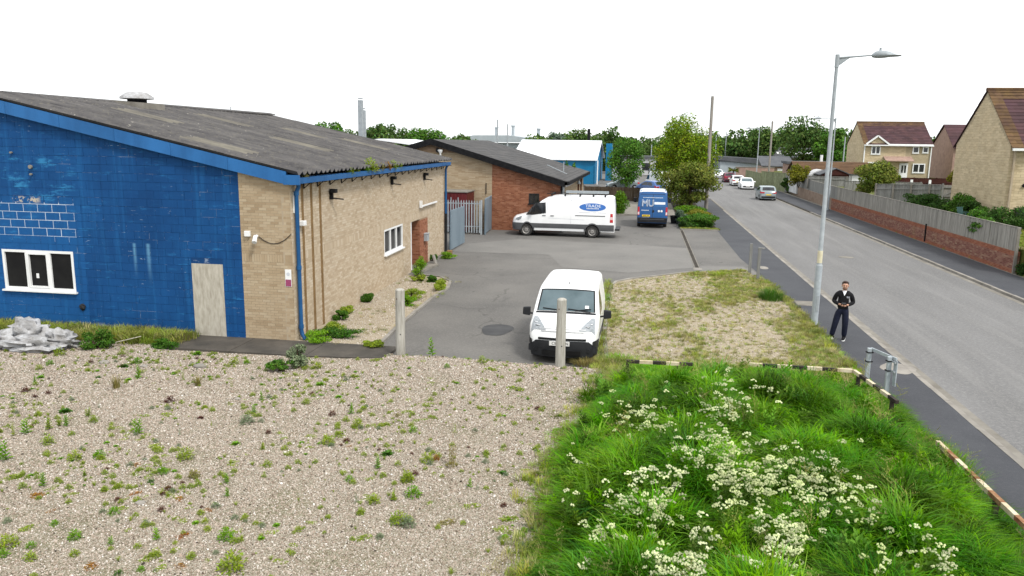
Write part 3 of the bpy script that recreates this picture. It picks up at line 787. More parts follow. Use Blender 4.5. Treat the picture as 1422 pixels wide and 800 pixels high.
# each painted block
full = {}
def block_mesh(w, h):
    k = (round(w, 3), round(h, 3))
    if k not in full:
        d_ = 0.006; e = 0.0015
        mbb = MB(); mbb.add([(0, 0, 0), (w, 0, 0), (w, 0, h), (0, 0, h), (e, -d_, e), (w - e, -d_, e), (w - e, -d_, h - e), (e, -d_, h - e)], [(4, 5, 6, 7), (0, 1, 5, 4), (1, 2, 6, 5), (2, 3, 7, 6), (3, 0, 4, 7)])
        full[k] = mbb.mesh('block', M['blue_wall'])
    return full[k]
cand = []
row = 0; z = 0.0; BWd, BHt, JT = 0.455, 0.222, 0.008
while z < 7.0:
    x = XB0 - JT / 2 - (0 if row % 2 == 0 else BWd / 2 + JT / 2)
    if row % 2 and z + BHt < rake(XB0) + .09: cand.append((XB0 - BWd / 2, XB0 - JT / 2, z, z + BHt))
    while x > XB1 + .1:
        xa, xb = x - BWd, x; x -= BWd + JT
        segs = [(xa, xb)]
        for a, b, c, d_ in GOP:
            if z + BHt > c + .03 and z < d_ - .03:
                ns = []
                for p, q in segs:
                    if q <= a or p >= b: ns.append((p, q))
                    else:
                        if a - p > .03: ns.append((p, a))
                        if q - b > .03: ns.append((b, q))
                segs = ns
        for p, q in segs:
            zt = min(z + BHt, min(rake(max(p, 2 * XR - q)), rake(max(q, 2 * XR - p))) + .09)
            if zt - z > .04: cand.append((p, q, z, zt))
    z += BHt + JT; row += 1
cand.sort(key=lambda c: (c[0] < -19.0, (c[0] + 1.5) ** 2 + (c[2] - 2) ** 2 * 0))
joined = MB()
for i, (p, q, za, zb) in enumerate(cand):
    dy = random.uniform(-.003, .003)
    if q < -15.9 and 2.55 < za < 3.7: p, q, za, zb = p + .007, q - .007, za + .006, zb - .006
    if i < 290: inst('block', block_mesh(q - p, zb - za), gw, (p + 9.4, dy, za))
    else:
        joined.add([(p, YA, za), (q, YA, za), (q, YA, zb), (p, YA, zb), (p, YA - .007, za), (q, YA - .007, za), (q, YA - .007, zb), (p, YA - .007, zb)], [(4, 5, 6, 7), (0, 1, 5, 4), (1, 2, 6, 5), (2, 3, 7, 6), (3, 0, 4, 7)])
o = joined.build('block_courses', M['blue_wall'], gw); o['kind'] = 'stuff'
window(unit, (-19.4, YA, 0), (1, 0, 0), (0, -1, 0), 0.95, 3.28, 1.15, 2.33, 3, None, 0.075, True, 0.03, 'room_dark', True)
mb = MB(); mb.box(-17.42, YA + .035, 1.50, -17.33, YA + .04, 1.64); mb.build('window_sticker', M['white_plastic'], unit)
mb = MB(); mb.box(-12.42, YA - .01, .04, -11.47, YA + .05, 2.14); mb.box(-12.42, YA - .03, .0, -11.47, YA + .04, .07)
bd = mb.build('boarded_door', M['ply'], unit)
for (bx, bz, br) in ((-17.17, 4.73, .055), (-17.75, 5.12, .03), (-17.18, 4.52, .03)):
    MB().lathe([(br, 0), (br, .05), (br * .6, .08), (.004, .09)], (bx, YA - .1, bz), 'y', 12).build('wall_fitting', M['concrete'], unit)
MB().blob((-15.95, YA - .03, .72), (.10, .04, .09), 4, .5).build('vent_hole', M['black_plastic'], unit)
# buff pier of the gable
mb = MB(); wall_panel(mb, (XB0, YA, 0), (1, 0, 0), (0, -1, 0), XB0 * -1 - 9.4, 0.25, [], lambda u: rake(XB0 + u) + .1)
pw = mb.build('brick_pier', M['buff_mortar'], unit)
mb = MB(); bricks(mb, (XB0, YA, 0), (1, 0, 0), (0, -1, 0), XB0 * -1 - 9.4 + .008, lambda u: rake(XB0 + u) + .09, soldier=(2.22, 2.3))
o = mb.build('brick_courses', M['buff_shade'], pw); o['kind'] = 'stuff'
# long buff wall
Lf = lambda y: (y - YA) / DL.y
STR = [(Lf(20.47), Lf(20.66), -1, 9), (Lf(21.12), Lf(21.31), -1, 9), (Lf(21.78), Lf(21.97), -1, 9)]
LOP = [(Lf(28.15), Lf(30.7), 1.29, 2.25), (Lf(31.95), Lf(34.9), -0.1, 2.16)]
EAVE = 4.5
mb = MB(); wall_panel(mb, A0 - NL * .003, DL, NL, LW, 0.25, LOP + STR, lambda u: EAVE)
lw = mb.build('long_wall', M['buff_mortar'], unit)
mb = MB()
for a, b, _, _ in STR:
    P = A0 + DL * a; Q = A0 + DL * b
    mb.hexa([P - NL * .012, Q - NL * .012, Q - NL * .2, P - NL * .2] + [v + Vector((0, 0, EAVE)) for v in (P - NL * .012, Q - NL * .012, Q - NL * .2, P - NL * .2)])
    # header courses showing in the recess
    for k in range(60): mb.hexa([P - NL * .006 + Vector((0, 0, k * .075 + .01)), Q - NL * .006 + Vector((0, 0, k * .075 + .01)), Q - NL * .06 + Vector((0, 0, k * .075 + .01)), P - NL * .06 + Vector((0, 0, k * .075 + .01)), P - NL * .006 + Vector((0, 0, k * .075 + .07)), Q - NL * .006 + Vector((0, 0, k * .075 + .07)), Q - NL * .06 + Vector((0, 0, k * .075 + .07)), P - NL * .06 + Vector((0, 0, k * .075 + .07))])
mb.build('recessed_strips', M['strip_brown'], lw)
mb = MB(); bricks(mb, A0 - NL * .003, DL, NL, LW, lambda u: EAVE - .02, LOP + STR, soldier=(2.22, 2.3))
o = mb.build('brick_courses', M['buff'], lw); o['kind'] = 'stuff'
window(unit, A0, DL, NL, Lf(28.15), Lf(30.7), 1.29, 2.25, 3, None, .07, True, .04, 'glass_dark')
# porch recess: red brick return and pier, white door frame, ceiling, step
PX = lambda u, n_, z: A0 + DL * u + NL * n_ + Vector((0, 0, z))
ua, ub, ud = Lf(31.95), Lf(34.9), Lf(33.45)
mb = MB(); mb.hexa([PX(ud, 0, 0), PX(ub, 0, 0), PX(ub, -1.2, 0), PX(ud, -1.2, 0), PX(ud, 0, 2.16), PX(ub, 0, 2.16), PX(ub, -1.2, 2.16), PX(ud, -1.2, 2.16)])
pp = mb.build('porch_pier', M['red_mortar'], unit)
mb = MB(); bricks(mb, PX(ud, .0, 0), DL, NL, ub - ud, lambda u: 2.14); bricks(mb, PX(ud, -1.2, 0), NL, -DL, 1.2 + .007, lambda u: 2.14)
o = mb.build('brick_courses', M['red_brick'], pp); o['kind'] = 'stuff'
mb = MB()
mb.hexa([PX(ua - .2, -1.2, 0), PX(ub, -1.2, 0), PX(ub, -1.4, 0), PX(ua - .2, -1.4, 0), PX(ua - .2, -1.2, 2.3), PX(ub, -1.2, 2.3), PX(ub, -1.4, 2.3), PX(ua - .2, -1.4, 2.3)])
mb.hexa([PX(ua - .2, -.25, 2.18), PX(ub, -.25, 2.18), PX(ub, -1.4, 2.18), PX(ua - .2, -1.4, 2.18), PX(ua - .2, -.25, 2.3), PX(ub, -.25, 2.3), PX(ub, -1.4, 2.3), PX(ua - .2, -1.4, 2.3)])
mb.build('porch_lining', M['buff_mortar'], unit)
mb = MB(); mb.hexa([PX(ua, .01, .1), PX(ua + .11, .01, .1), PX(ua + .11, -.1, .1), PX(ua, -.1, .1), PX(ua, .01, 2.16), PX(ua + .11, .01, 2.16), PX(ua + .11, -.1, 2.16), PX(ua, -.1, 2.16)])
mb.build('door_frame', M['white_plastic'], unit)
mb = MB(); mb.hexa([PX(ua, .5, 0), PX(ub - .9, .75, 0), PX(ub - .9, -1.2, 0), PX(ua, -1.2, 0), PX(ua, .5, .1), PX(ub - .9, .75, .1), PX(ub - .9, -1.2, .1), PX(ua, -1.2, .1)])
mb.build('door_step', M['concrete'], unit)
mb = MB(); mb.obox(PX(Lf(34.35), .09, 1.25), DL * .19, NL * .08, (0, 0, .16)); mb.obox(PX(Lf(34.35), .10, 1.43), DL * .2, NL * .1, (0, 0, .02))
mb.build('letter_box', M['galv'], unit, bevel=.01)
mb = MB(); mb.obox(PX(Lf(34.9), .09, 2.74), DL * 1.5, NL * .03, (0, 0, .035)); mb.obox(PX(Lf(33.35), .10, 2.84), DL * .03, NL * .06, (0, 0, .16))
mb.build('strip_light', M['white_plastic'], unit)
for yy, zz in ((22.66, 3.93), (29.1, 4.05), (34.2, 4.0)):
    mb = MB(); mb.obox(PX(Lf(yy), .06, zz), DL * .05, NL * .05, (0, 0, .13)); mb.bar(PX(Lf(yy), .08, zz - .09), PX(Lf(yy) + .28, .34, zz - .14), .05, .04); mb.obox(PX(Lf(yy), .13, zz + .13), DL * .09, NL * .10, (0, 0, .06))
    mb.build('floodlight_bracket', M['black_metal'], unit, bevel=.01)
MB().obox(PX(Lf(20.35), .08, 3.3), DL * .1, NL * .08, (0, 0, .07)).build('sensor_box', M['white_plastic'], unit, bevel=.015)
mb = MB(); mb.obox(PX(Lf(19.95), .03, 3.9), DL * .03, NL * .025, (0, 0, .28)); mb.build('conduit_cover', M['white_plastic'], unit)
# camera, junction box and drooping cable on the pier
mb = MB(); mb.box(-10.74, YA - .09, 2.96, -10.58, YA - .005, 3.11); cc = mb.build('junction_box', M['white_plastic'], unit, bevel=.01)
mb = MB(); mb.tube([(-10.4, YA - .01, 2.98), (-10.4, YA - .12, 2.94)], .04, 10); mb.tube([(-10.4, YA - .10, 2.98), (-10.36, YA - .26, 2.83)], [.055, .065], 12); mb.build('security_camera', M['white_plastic'], unit, 40)
pts = [Vector((-10.34 + (.94) * t, YA - .02, 2.96 - .9 * t * (1 - t) + .10 * t)) for t in [k / 14 for k in range(15)]]
MB().tube(pts, .009, 6).build('drooping_cable', M['black_plastic'], unit)
mb = MB(); mb.box(-9.62, YA - .02, 1.60, -9.44, YA - .01, 2.08); sg = mb.build('warning_sign', M['white_plastic'], unit)
MB().box(-9.61, YA - .024, 1.61, -9.45, YA - .021, 1.80).build('sign_panel', M['sign_pink'], sg)
MB().lathe([(.05, 0), (.05, .002), (.001, .003)], (-9.53, YA - .024, 1.95), 'y', 14).build('sign_symbol', M['logo_grey'], sg)
# rear and far walls (closing the building)
mb = MB(); B0 = A0 + DL * LW
mb.hexa([B0, B0 + Vector((-20.5, 0, 0)), B0 + Vector((-20.5, -.25, 0)), B0 + Vector((0, -.25, 0)), B0 + Vector((0, 0, EAVE)), B0 + Vector((-20.5, 0, EAVE)), B0 + Vector((-20.5, -.25, EAVE)), B0 + Vector((0, -.25, EAVE))])
mb.prism([(B0.x, B0.y, EAVE), (XR, B0.y, 6.6), (2 * XR - B0.x, B0.y, EAVE)], (0, -.25, 0))
mb.box(-29.7, YA, 0, -29.4, B0.y, EAVE); mb.prism([(XB1, YA, 0), (-29.6, YA, 0), (-29.6, YA, 4.5), (XB1, YA, 6.35)], (0, .25, 0))
mb.build('rear_walls', M['blue_wall'], unit)
# roof: corrugated sheets, lapped up the slope
th = math.atan(0.2135); ct, st_ = math.cos(th), math.sin(th)
RIDGE = 6.84
def sheet_mesh(length, ncor, m, amp=.026, pitch=.146, name='roof_sheet'):
    mbs = MB(); nv = ncor * 6; vs = []
    for k, v in enumerate((0, length)):
        for i in range(nv + 1):
            h = amp * (1, .1, -.85, -1, -.85, .1)[i % 6]
            vs.append((-ct * v + st_ * h, i * pitch / 6, st_ * v + ct * h))
    lo = [(x - st_ * .012, y, z_ - ct * .012) for x, y, z_ in vs]
    o_ = len(vs); f = [(i, i + 1, nv + 2 + i, nv + 1 + i) for i in range(nv)] + [(o_ + i + 1, o_ + i, o_ + nv + 1 + i, o_ + nv + 2 + i) for i in range(nv)] + [(i, o_ + i, o_ + i + 1, i + 1) for i in range(nv)]
    mbs.add(vs + lo, f); return mbs.mesh(name, m, 25)
SL = 2.26; shm = sheet_mesh(SL, 3, M['roof'], .048, .338); shl = sheet_mesh(SL, 3, M['rooflight'], .048, .338, name='rooflight_sheet')
roof = MB(); roof.prism([(xw(YA) - .4, YA + .1, 4.5), (XR, YA + .1, RIDGE - .26), (2 * XR - xw(YA), YA + .1, 4.5)], (0, LW - .2, 0)).build('roof_deck', M['black_metal'], unit)
lights = {(1, 1), (3, 4), (1, 7), (2, 12), (3, 9), (1, 14), (4, 2)}
for r_ in range(5):
    for c_ in range(19):
        y = YA - .17 + c_ * 1.014
        v = r_ * 2.12
        ex = xw(y) + .30
        if r_ == 4: me = shm; sc = (0.84, 1, 0.84)
        else: me = shl if (r_, c_) in lights else shm; sc = (1, 1, 1)
        inst('rooflight_sheet' if me is shl else 'roof_sheet', me, unit, (ex - ct * v + 9.4 + random.uniform(-.01, .01), y - YA, 4.71 + st_ * v + .010 * (r_ > 0) + random.uniform(-.004, .004)), (0, 0, 0), sc)
mb = MB(); mb.prism([(XR, YA - .17, RIDGE - .02), (2 * XR - xw(YA) - .3, YA - .17, 4.55), (2 * XR - xw(YA) - .3, YA - .17, 4.62), (XR, YA - .17, RIDGE + .06)], (0, LW + .5, 0))
mb.build('far_roof_slope', M['roof'], unit)
mb = MB(); mb.prism([(XR + .32, YA - .2, RIDGE - .03), (XR, YA - .2, RIDGE + .06), (XR - .32, YA - .2, RIDGE - .03), (XR - .32, YA - .2, RIDGE + .01), (XR, YA - .2, RIDGE + .09), (XR + .32, YA - .2, RIDGE + .02)], (0, LW + .55, 0))
mb.build('ridge_cap', M['roof'], unit)
# verge fascia boards
x = -9.42; FB = 1.66
ft = lambda xx: 4.765 + 0.2145 * (-9.5 - xx)
while x > -19.3:
    xa = max(x - FB + .008, XR); mb = MB()
    mb.hexa([(xa, YA - .16, ft(xa) - .34), (x, YA - .16, ft(x) - .34), (x, YA - .13, ft(x) - .34), (xa, YA - .13, ft(xa) - .34), (xa, YA - .16, ft(xa)), (x, YA - .16, ft(x)), (x, YA - .13, ft(x)), (xa, YA - .13, ft(xa))])
    mb.build('fascia_board', M['blue_trim'], unit); x -= FB
mb = MB(); mb.hexa([(XR, YA - .125, ft(XR) - .26), (-9.45, YA - .125, ft(-9.45) - .26), (-9.45, YA + .01, ft(-9.45) - .26), (XR, YA + .01, ft(XR) - .26), (XR, YA - .125, ft(XR) - .04), (-9.45, YA - .125, ft(-9.45) - .04), (-9.45, YA + .01, ft(-9.45) - .04), (XR, YA + .01, ft(XR) - .04)])
mb.build('verge_backing', M['blue_pipe'], unit)
MB().prism([(XR, YA - .16, ft(XR) - .285), (2 * XR + 9.4, YA - .16, 4.42), (2 * XR + 9.4, YA - .16, 4.7), (XR, YA - .16, ft(XR))], (0, .03, 0)).build('fascia_board', M['blue_trim'], unit)
# gutter with brackets and joints
def G0(y, n_, z): return Vector((xw(y) + n_, y, z))
nseg = 10
for k in range(nseg):
    y0, y1 = YA - .16 + k * (LW + .34) / nseg, YA - .16 + (k + 1) * (LW + .34) / nseg - .01
    mb = MB(); mb.hexa([G0(y0, .14, 4.42), G0(y1, .14, 4.42), G0(y1, .30, 4.42), G0(y0, .30, 4.42), G0(y0, .12, 4.575), G0(y1, .12, 4.575), G0(y1, .325, 4.575), G0(y0, .325, 4.575)])
    mb.build('gutter_length', M['blue_trim'], unit)
MB().hexa([G0(YA - .17, -.1, 4.4), G0(YA - .17, .36, 4.4), G0(YA - .12, .36, 4.4), G0(YA - .12, -.1, 4.4), G0(YA - .17, -.1, 4.66), G0(YA - .17, .36, 4.66), G0(YA - .12, .36, 4.66), G0(YA - .12, -.1, 4.66)]).build('gutter_end_cap', M['blue_trim'], unit)
MB().hexa([G0(YA, .0, 4.44), G0(YA + LW, .0, 4.44), G0(YA + LW, .125, 4.44), G0(YA, .125, 4.44), G0(YA, .0, 4.58), G0(YA + LW, .0, 4.58), G0(YA + LW, .115, 4.58), G0(YA, .115, 4.58)]).build('soffit_board', M['blue_pipe'], unit)
gb = MB().bar((.02, 0, 4.40), (.33, 0, 4.405), .03, .02).bar((.03, 0, 4.40), (.03, 0, 4.24), .025, .03).bar((.03, 0, 4.25), (.2, 0, 4.39), .02, .02).mesh('gutter_bracket', M['black_metal'])
for k in range(19): inst('gutter_bracket', gb, unit, (xw(YA + .9 + k) + 9.4, .9 + k, 0))
# downpipes
xd, yd = xw(YA + .22) + .10, YA + .20
mb = MB(); mb.tube([(xd + .08, yd, 4.44), (xd + .06, yd, 4.30), (xd, yd, 4.18), (xd, yd, .32), (xd + .02, yd, .22), (xd + .12, yd - .02, .08)], .058, 12)
dp = mb.build('downpipe', M['blue_pipe'], unit, 50)
for zz in (4.1, 2.05, .38): MB().lathe([(.072, 0), (.072, .11)], (xd, yd, zz), 'z', 14).build('pipe_collar', M['blue_pipe'], dp, 40)
y2 = YA + LW - .1; x2 = xw(y2) + .1
mb = MB(); mb.tube([(x2 + .08, y2, 4.44), (x2, y2, 4.2), (x2, y2, .05)], .058, 12); dp = mb.build('downpipe', M['blue_pipe'], unit, 50)
MB().tube([(x2, y2, 2.0), (x2, y2, .04)], .066, 12).build('pipe_sleeve', M['black_plastic'], dp, 50)
# roof ventilator
zr = lambda x_: RIDGE - 0.2135 * (x_ - XR)
vx, vy = -18.7, 26.9; vz = zr(vx)
mb = MB(); mb.hexa([(vx - .65, vy - .7, vz - .05), (vx + .65, vy - .7, vz - .3), (vx + .65, vy + .7, vz - .3), (vx - .65, vy + .7, vz - .05), (vx - .65, vy - .7, vz + .22), (vx + .65, vy - .7, vz + .14), (vx + .65, vy + .7, vz + .14), (vx - .65, vy + .7, vz + .22)])
vt = mb.build('roof_ventilator', M['concrete'], unit)
MB().hexa([(vx - .95, vy - .9, vz + .11), (vx + .95, vy - .9, vz - .29), (vx + .95, vy + .9, vz - .29), (vx - .95, vy + .9, vz + .11), (vx - .95, vy - .9, vz + .14), (vx + .95, vy - .9, vz - .26), (vx + .95, vy + .9, vz - .26), (vx - .95, vy + .9, vz + .14)]).build('flashing', M['galv'], vt)
MB().lathe([(.34, .15), (.34, .30)], (vx, vy, vz), 'z', 16).build('neck', M['black_metal'], vt)
MB().lathe([(.40, .28), (.60, .30), (.58, .38), (.38, .52), (.1, .57), (.01, .57)], (vx, vy, vz), 'z', 18).build('cowl', M['sack'], vt, 60)

# ================================================================== SECOND UNIT (buff and red brick, slate grey roof)
Y2 = 49.3; D2 = 18.0; XA2, ZA2, S2 = -13.55, 5.72, 0.287
XE2 = -5.15; XL2 = 2 * XA2 - XE2
un2 = thing('brick_unit', 'low gabled unit in buff and red brick with black fascia behind the white van', 'industrial building', (XE2, Y2, 0))
rk2 = lambda x_: ZA2 - .22 - S2 * abs(x_ - XA2)
mb = MB(); W2OP = [(-7.2 - XL2, -6.53 - XL2, 1.75, 2.40)]
wall_panel(mb, (XL2, Y2, 0), (1, 0, 0), (0, -1, 0), XE2 - XL2, .25, W2OP, lambda u: rk2(XL2 + u), 0, [XA2 - XL2])
w2 = mb.build('gable_wall', M['red_mortar'], un2)
XS2 = -9.6
mb = MB(); bricks(mb, (XS2, Y2, 0), (1, 0, 0), (0, -1, 0), XE2 - XS2 + .005, lambda u: rk2(XS2 + u), [(-7.2 - XS2, -6.53 - XS2, 1.75, 2.40)], proud=.011)
o = mb.build('red_brick_courses', M['red_brick'], w2); o['kind'] = 'stuff'
mb = MB(); bricks(mb, (XL2, Y2, 0), (1, 0, 0), (0, -1, 0), XS2 - .01 - XL2, lambda u: rk2(XL2 + u), bw=.44, bh=.065, proud=.012)
o = mb.build('buff_brick_courses', M['buff_shade'], w2); o['kind'] = 'stuff'
window(un2, (XS2, Y2, 0), (1, 0, 0), (0, -1, 0), -7.2 - XS2, -6.53 - XS2, 1.75, 2.40, 2, M['black_plastic'], .05, True, .02, 'glass_dark')
# side wall to the yard
mb = MB(); wall_panel(mb, (XE2, Y2, 0), (0, 1, 0), (1, 0, 0), D2, .25, [(1.2, 3.2, 0, 2.3)], lambda u: 3.3)
sw2 = mb.build('side_wall', M['buff_mortar'], un2)
mb = MB(); bricks(mb, (XE2, Y2 + .26, 0), (0, 1, 0), (1, 0, 0), D2 - .26, lambda u: 3.3, [(.94, 2.94, 0, 2.3)], bw=.44)
o = mb.build('brick_courses', M['buff_shade'], sw2); o['kind'] = 'stuff'
MB().box(XE2 - .2, Y2 + 1.2, 0, XE2 - .1, Y2 + 3.2, 2.3).build('door', M['glass_dark'], un2)
for yy in (1.25, 1.7, 2.2, 2.7): MB().box(XE2 - .1, Y2 + yy, 0, XE2 - .04, Y2 + yy + .07, 2.3).build('door_frame', M['white_plastic'], un2)
MB().box(XE2 + .02, Y2 + 2.2, 2.72, XE2 + .1, Y2 + 7.4, 3.1).build('name_board', M['white_paint'], un2)
MB().box(XE2 + .105, Y2 + 3.1, 2.85, XE2 + .108, Y2 + 6.6, 2.97).build('board_lettering', M['logo_grey'], un2)
MB().box(XE2 + .0, Y2 + 12.3, 0, XE2 + .12, Y2 + 12.7, 3.2).build('timber_post', M['brown_wood'], un2)
MB().box(XE2 + .0, Y2 + 14.9, 0, XE2 + .12, Y2 + 15.3, 3.2).build('timber_post', M['brown_wood'], un2)
MB().lathe([(.12, 0), (.16, .06), (.05, .3), (.01, .31)], (XE2 + .2, Y2 + 11.0, 2.5), 'z', 10).build('wall_lantern', M['galv_light'], un2)
MB().box(XE2 - .02, Y2 - .12, 0, XE2 + .1, Y2 - .01, 3.25).build('downpipe', M['black_metal'], un2)
MB().box(XE2 + .11, Y2 - .13, 0.02, XE2 + .21, Y2 + .05, 2.9).build('corner_conduit', M['galv'], un2)
mb = MB(); mb.box(XL2, Y2 + D2 - .25, 0, XE2, Y2 + D2, 3.3); mb.prism([(XL2, Y2 + D2 - .25, 3.3), (XE2, Y2 + D2 - .25, 3.3), (XA2, Y2 + D2 - .25, 5.5)], (0, .25, 0)); mb.box(XL2, Y2 + .26, 0, XL2 + .25, Y2 + D2 - .26, 3.3)
mb.build('rear_walls', M['buff_mortar'], un2)
# roof in strips of felt tiles
def slope(x0, z0, x1, z1, y0, y1, ncourse, m, name, parent, ov=.02):
    mb = MB(); dz = .015
    for k in range(ncourse):
        a, b = k / ncourse, (k + 1) / ncourse
        xa, xb = x0 + (x1 - x0) * a, x0 + (x1 - x0) * b; za, zb = z0 + (z1 - z0) * a, z0 + (z1 - z0) * b
        nn = max(1, int((y1 - y0) / 2.4)); st = (k % 2) * .5
        ys = sorted(set([y0, y1] + [y0 + (i + st) * (y1 - y0) / nn for i in range(nn) if y0 < y0 + (i + st) * (y1 - y0) / nn < y1]))
        for ya, yb in zip(ys[:-1], ys[1:]):
            mb.hexa([(xa, ya, za - .04), (xa, yb, za - .04), (xb, yb, zb - .04), (xb, ya, zb - .04), (xa, ya, za + dz), (xa, yb, za + dz), (xb, yb, zb), (xb, ya, zb)])
    o_ = mb.build(name, m, parent); return o_
slope(XE2 + .45, ZA2 - S2 * 8.65 - .02, XA2, ZA2, Y2 - .35, Y2 + D2 + .3, 26, M['felt'], 'roof_slope', un2)
slope(XL2 - .45, ZA2 - S2 * 8.65 - .02, XA2, ZA2, Y2 - .35, Y2 + D2 + .3, 4, M['felt'], 'roof_slope', un2)
for sgn in (1, -1):
    xe = XA2 + sgn * 8.65; ze = ZA2 - S2 * 8.65
    mb = MB(); mb.hexa([(xe, Y2 - .40, ze - .38), (XA2, Y2 - .40, ZA2 - .34), (XA2, Y2 - .36, ZA2 - .34), (xe, Y2 - .36, ze - .38), (xe, Y2 - .40, ze), (XA2, Y2 - .40, ZA2 + .04), (XA2, Y2 - .36, ZA2 + .04), (xe, Y2 - .36, ze)])
    mb.build('black_fascia', M['black_metal'], un2)
    MB().hexa([(xe, Y2 - .36, ze - .36), (XA2, Y2 - .36, ZA2 - .32), (XA2, Y2 - .001, ZA2 - .32), (xe, Y2 - .001, ze - .36), (xe, Y2 - .36, ze - .33), (XA2, Y2 - .36, ZA2 - .29), (XA2, Y2 - .001, ZA2 - .29), (xe, Y2 - .001, ze - .33)]).build('verge_soffit', M['black_metal'], un2)
MB().box(XE2 + .42, Y2 - .4, 3.0, XE2 + .56, Y2 + D2 + .3, 3.22).build('gutter', M['black_metal'], un2)
MB().box(XE2 + .0, Y2 + .01, 2.96, XE2 + .42, Y2 + D2, 3.02).build('eaves_soffit', M['black_metal'], un2)
MB().lathe([(.14, 0), (.14, .1), (.05, .14), (.01, .15)], (-13.15, Y2 - .17, 5.02), 'y', 14).build('alarm_bell', M['black_plastic'], un2)
mb = MB(); mb.lathe([(.05, 0), (.06, .12), (.17, .28), (.17, .34), (.02, .36)], (-12.95, Y2 - .25, 4.72), 'z', 14); mb.box(-12.98, Y2 - .25, 4.69, -12.92, Y2, 4.74); mb.build('wall_lamp', M['white_plastic'], un2, 50)
MB().lathe([(.07, 0), (.09, .06), (.01, .07)], (-5.55, Y2 - .09, 3.3 - .0), 'y', 10).build('security_light', M['white_plastic'], un2)
MB().tube([(-9.98, Y2 - .06, 2.3), (-9.98, Y2 - .06, 3.0)], .025, 6).build('vent_pipe', M['black_metal'], un2)
zz2 = lambda x_: ZA2 - S2 * abs(x_ - XA2)
mb = MB(); mb.bar((-7.2, 58.5, zz2(-7.2) + .05), (-5.4, 55.3, zz2(-5.4) + .05), .05, .05); mb.bar((-5.8, 57, zz2(-5.8)), (-5.8, 57, zz2(-5.8) + .75), .05, .05); mb.build('roof_aerial_rail', M['galv_light'], un2)

# ================================================================== YARD GATE, CONTAINER
def pale_mesh(h):
    return MB().prism([(-.034, 0, 0), (-.034, 0, h - .1), (0, 0, h), (.034, 0, h - .1), (.034, 0, 0)], (0, -.02, 0)).mesh('pale', M['palisade'])
gt = thing('palisade_gate', 'grey spiked steel palisade gate closing the gap beside the buff gable', 'gate', (-12.3, 46.5, 0))
pm_ = pale_mesh(2.0)
for k in range(17): inst('pale', pm_, gt, (-.15 + k * .165, -.03, .1))
for z_ in (.45, 1.85): MB().box(-12.5, 46.5, z_, -9.75, 46.55, z_ + .06).build('rail', M['palisade'], gt)
MB().box(-9.76, 46.47, 0, -9.66, 46.57, 2.1).build('gate_post', M['palisade'], gt)
MB().box(-11.0, 46.41, 1.15, -10.8, 46.46, 1.35).build('lock_box', M['palisade'], gt)
def leaf(label, a, b, h):
    a, b = Vector((*a, 0)), Vector((*b, 0)); t_ = thing('gate_leaf', label, 'gate', tuple(a)); d_ = (b - a); L_ = d_.length; d_ /= L_; nn = int(L_ / .15)
    ang = math.atan2(d_.y, d_.x)
    pmh = MB().prism([(-.07, 0, 0), (-.07, 0, h - .06), (0, 0, h), (.07, 0, h - .06), (.07, 0, 0)], (0, -.018, 0)).mesh('pale', M['panel_grey'])
    for k in range(nn + 1): inst('pale', pmh, t_, d_ * (k * L_ / nn) + Vector((0, 0, .08)), (0, 0, ang))
    for z_ in (.4, h - .3): MB().bar(a + Vector((0, 0, z_)) + Vector((-d_.y, d_.x, 0)) * .03, b + Vector((0, 0, z_)) + Vector((-d_.y, d_.x, 0)) * .03, .04, .05).build('rail', M['panel_grey'], t_)
    MB().bar(a + Vector((0, 0, 0.02)), a + Vector((0, 0, h)), .08, .08).build('gate_post', M['panel_grey'], t_)
    return t_
leaf('grey steel gate leaf swung open behind the blue downpipe', (-9.72, 38.75), (-9.72, 41.9), 2.05)
leaf('grey steel gate leaf swung open against the red brick', (-9.45, 46.4), (-9.62, 49.2), 2.15)
ct_ = thing('shipping_container', 'rusty red shipping container behind the palisade gate', 'container', (-12.2, 48.1, 0))
cx0, cx1, cy0, cy1 = -13.6, -10.75, 47.0, 49.15
MB().box(cx0, cy0, .1, cx1, cy1, 2.5).build('container_body', M['red_container'], ct_)
mb = MB()
for k in range(12): mb.box(cx0 + .1 + k * .22, cy0 - .035, .2, cx0 + .2 + k * .22, cy0 - .001, 2.4)
mb.build('end_ribs', M['red_container'], ct_)
mb = MB()
for k in range(9): mb.box(cx1 + .001, cy0 + .1 + k * .22, .2, cx1 + .035, cy0 + .2 + k * .22, 2.4)
mb.build('side_ribs', M['rust_side'], ct_)
MB().box(cx0 - .03, cy0 - .06, 2.5, cx1 + .06, cy1 + .03, 2.56).build('container_roof', M['concrete'], ct_)
for xx in (-11.75, -11.3): MB().box(xx, cy0 - .06, .2, xx + .05, cy0 - .04, 2.2).build('lock_bar', M['galv_light'], ct_)

# ================================================================== BUILDINGS FURTHER BACK
wr = thing('white_roof_building', 'low building with plain white roof seen over the grey roofs', 'building', (-29, 72, 0))
MB().box(-34, 72, 0, -18.5, 84, 4.5).build('wall', M['buff_shade'], wr)
mb = MB(); mb.prism([(-34.3, 71.8, 4.4), (-25.0, 71.8, 5.75), (-18.2, 71.8, 4.9), (-18.2, 71.8, 4.75), (-25, 71.8, 5.6), (-34.3, 71.8, 4.3)], (0, 12.5, 0)); mb.build('roof', M['white_roof'], wr)
bs = thing('blue_shed', 'bright blue clad shed with long white roof beyond the brick unit', 'building', (-6.5, 112, 0))
MB().box(-17.2, 109, 0, -6.75, 128, 3.2).build('wall', M['bright_blue'], bs)
for k in range(24): MB().box(-8.72 + k * .085, 108.95, 0, -8.69 + k * .085, 108.995, 3.15).build('cladding_rib', M['bright_blue'], bs) if k % 3 == 0 else None
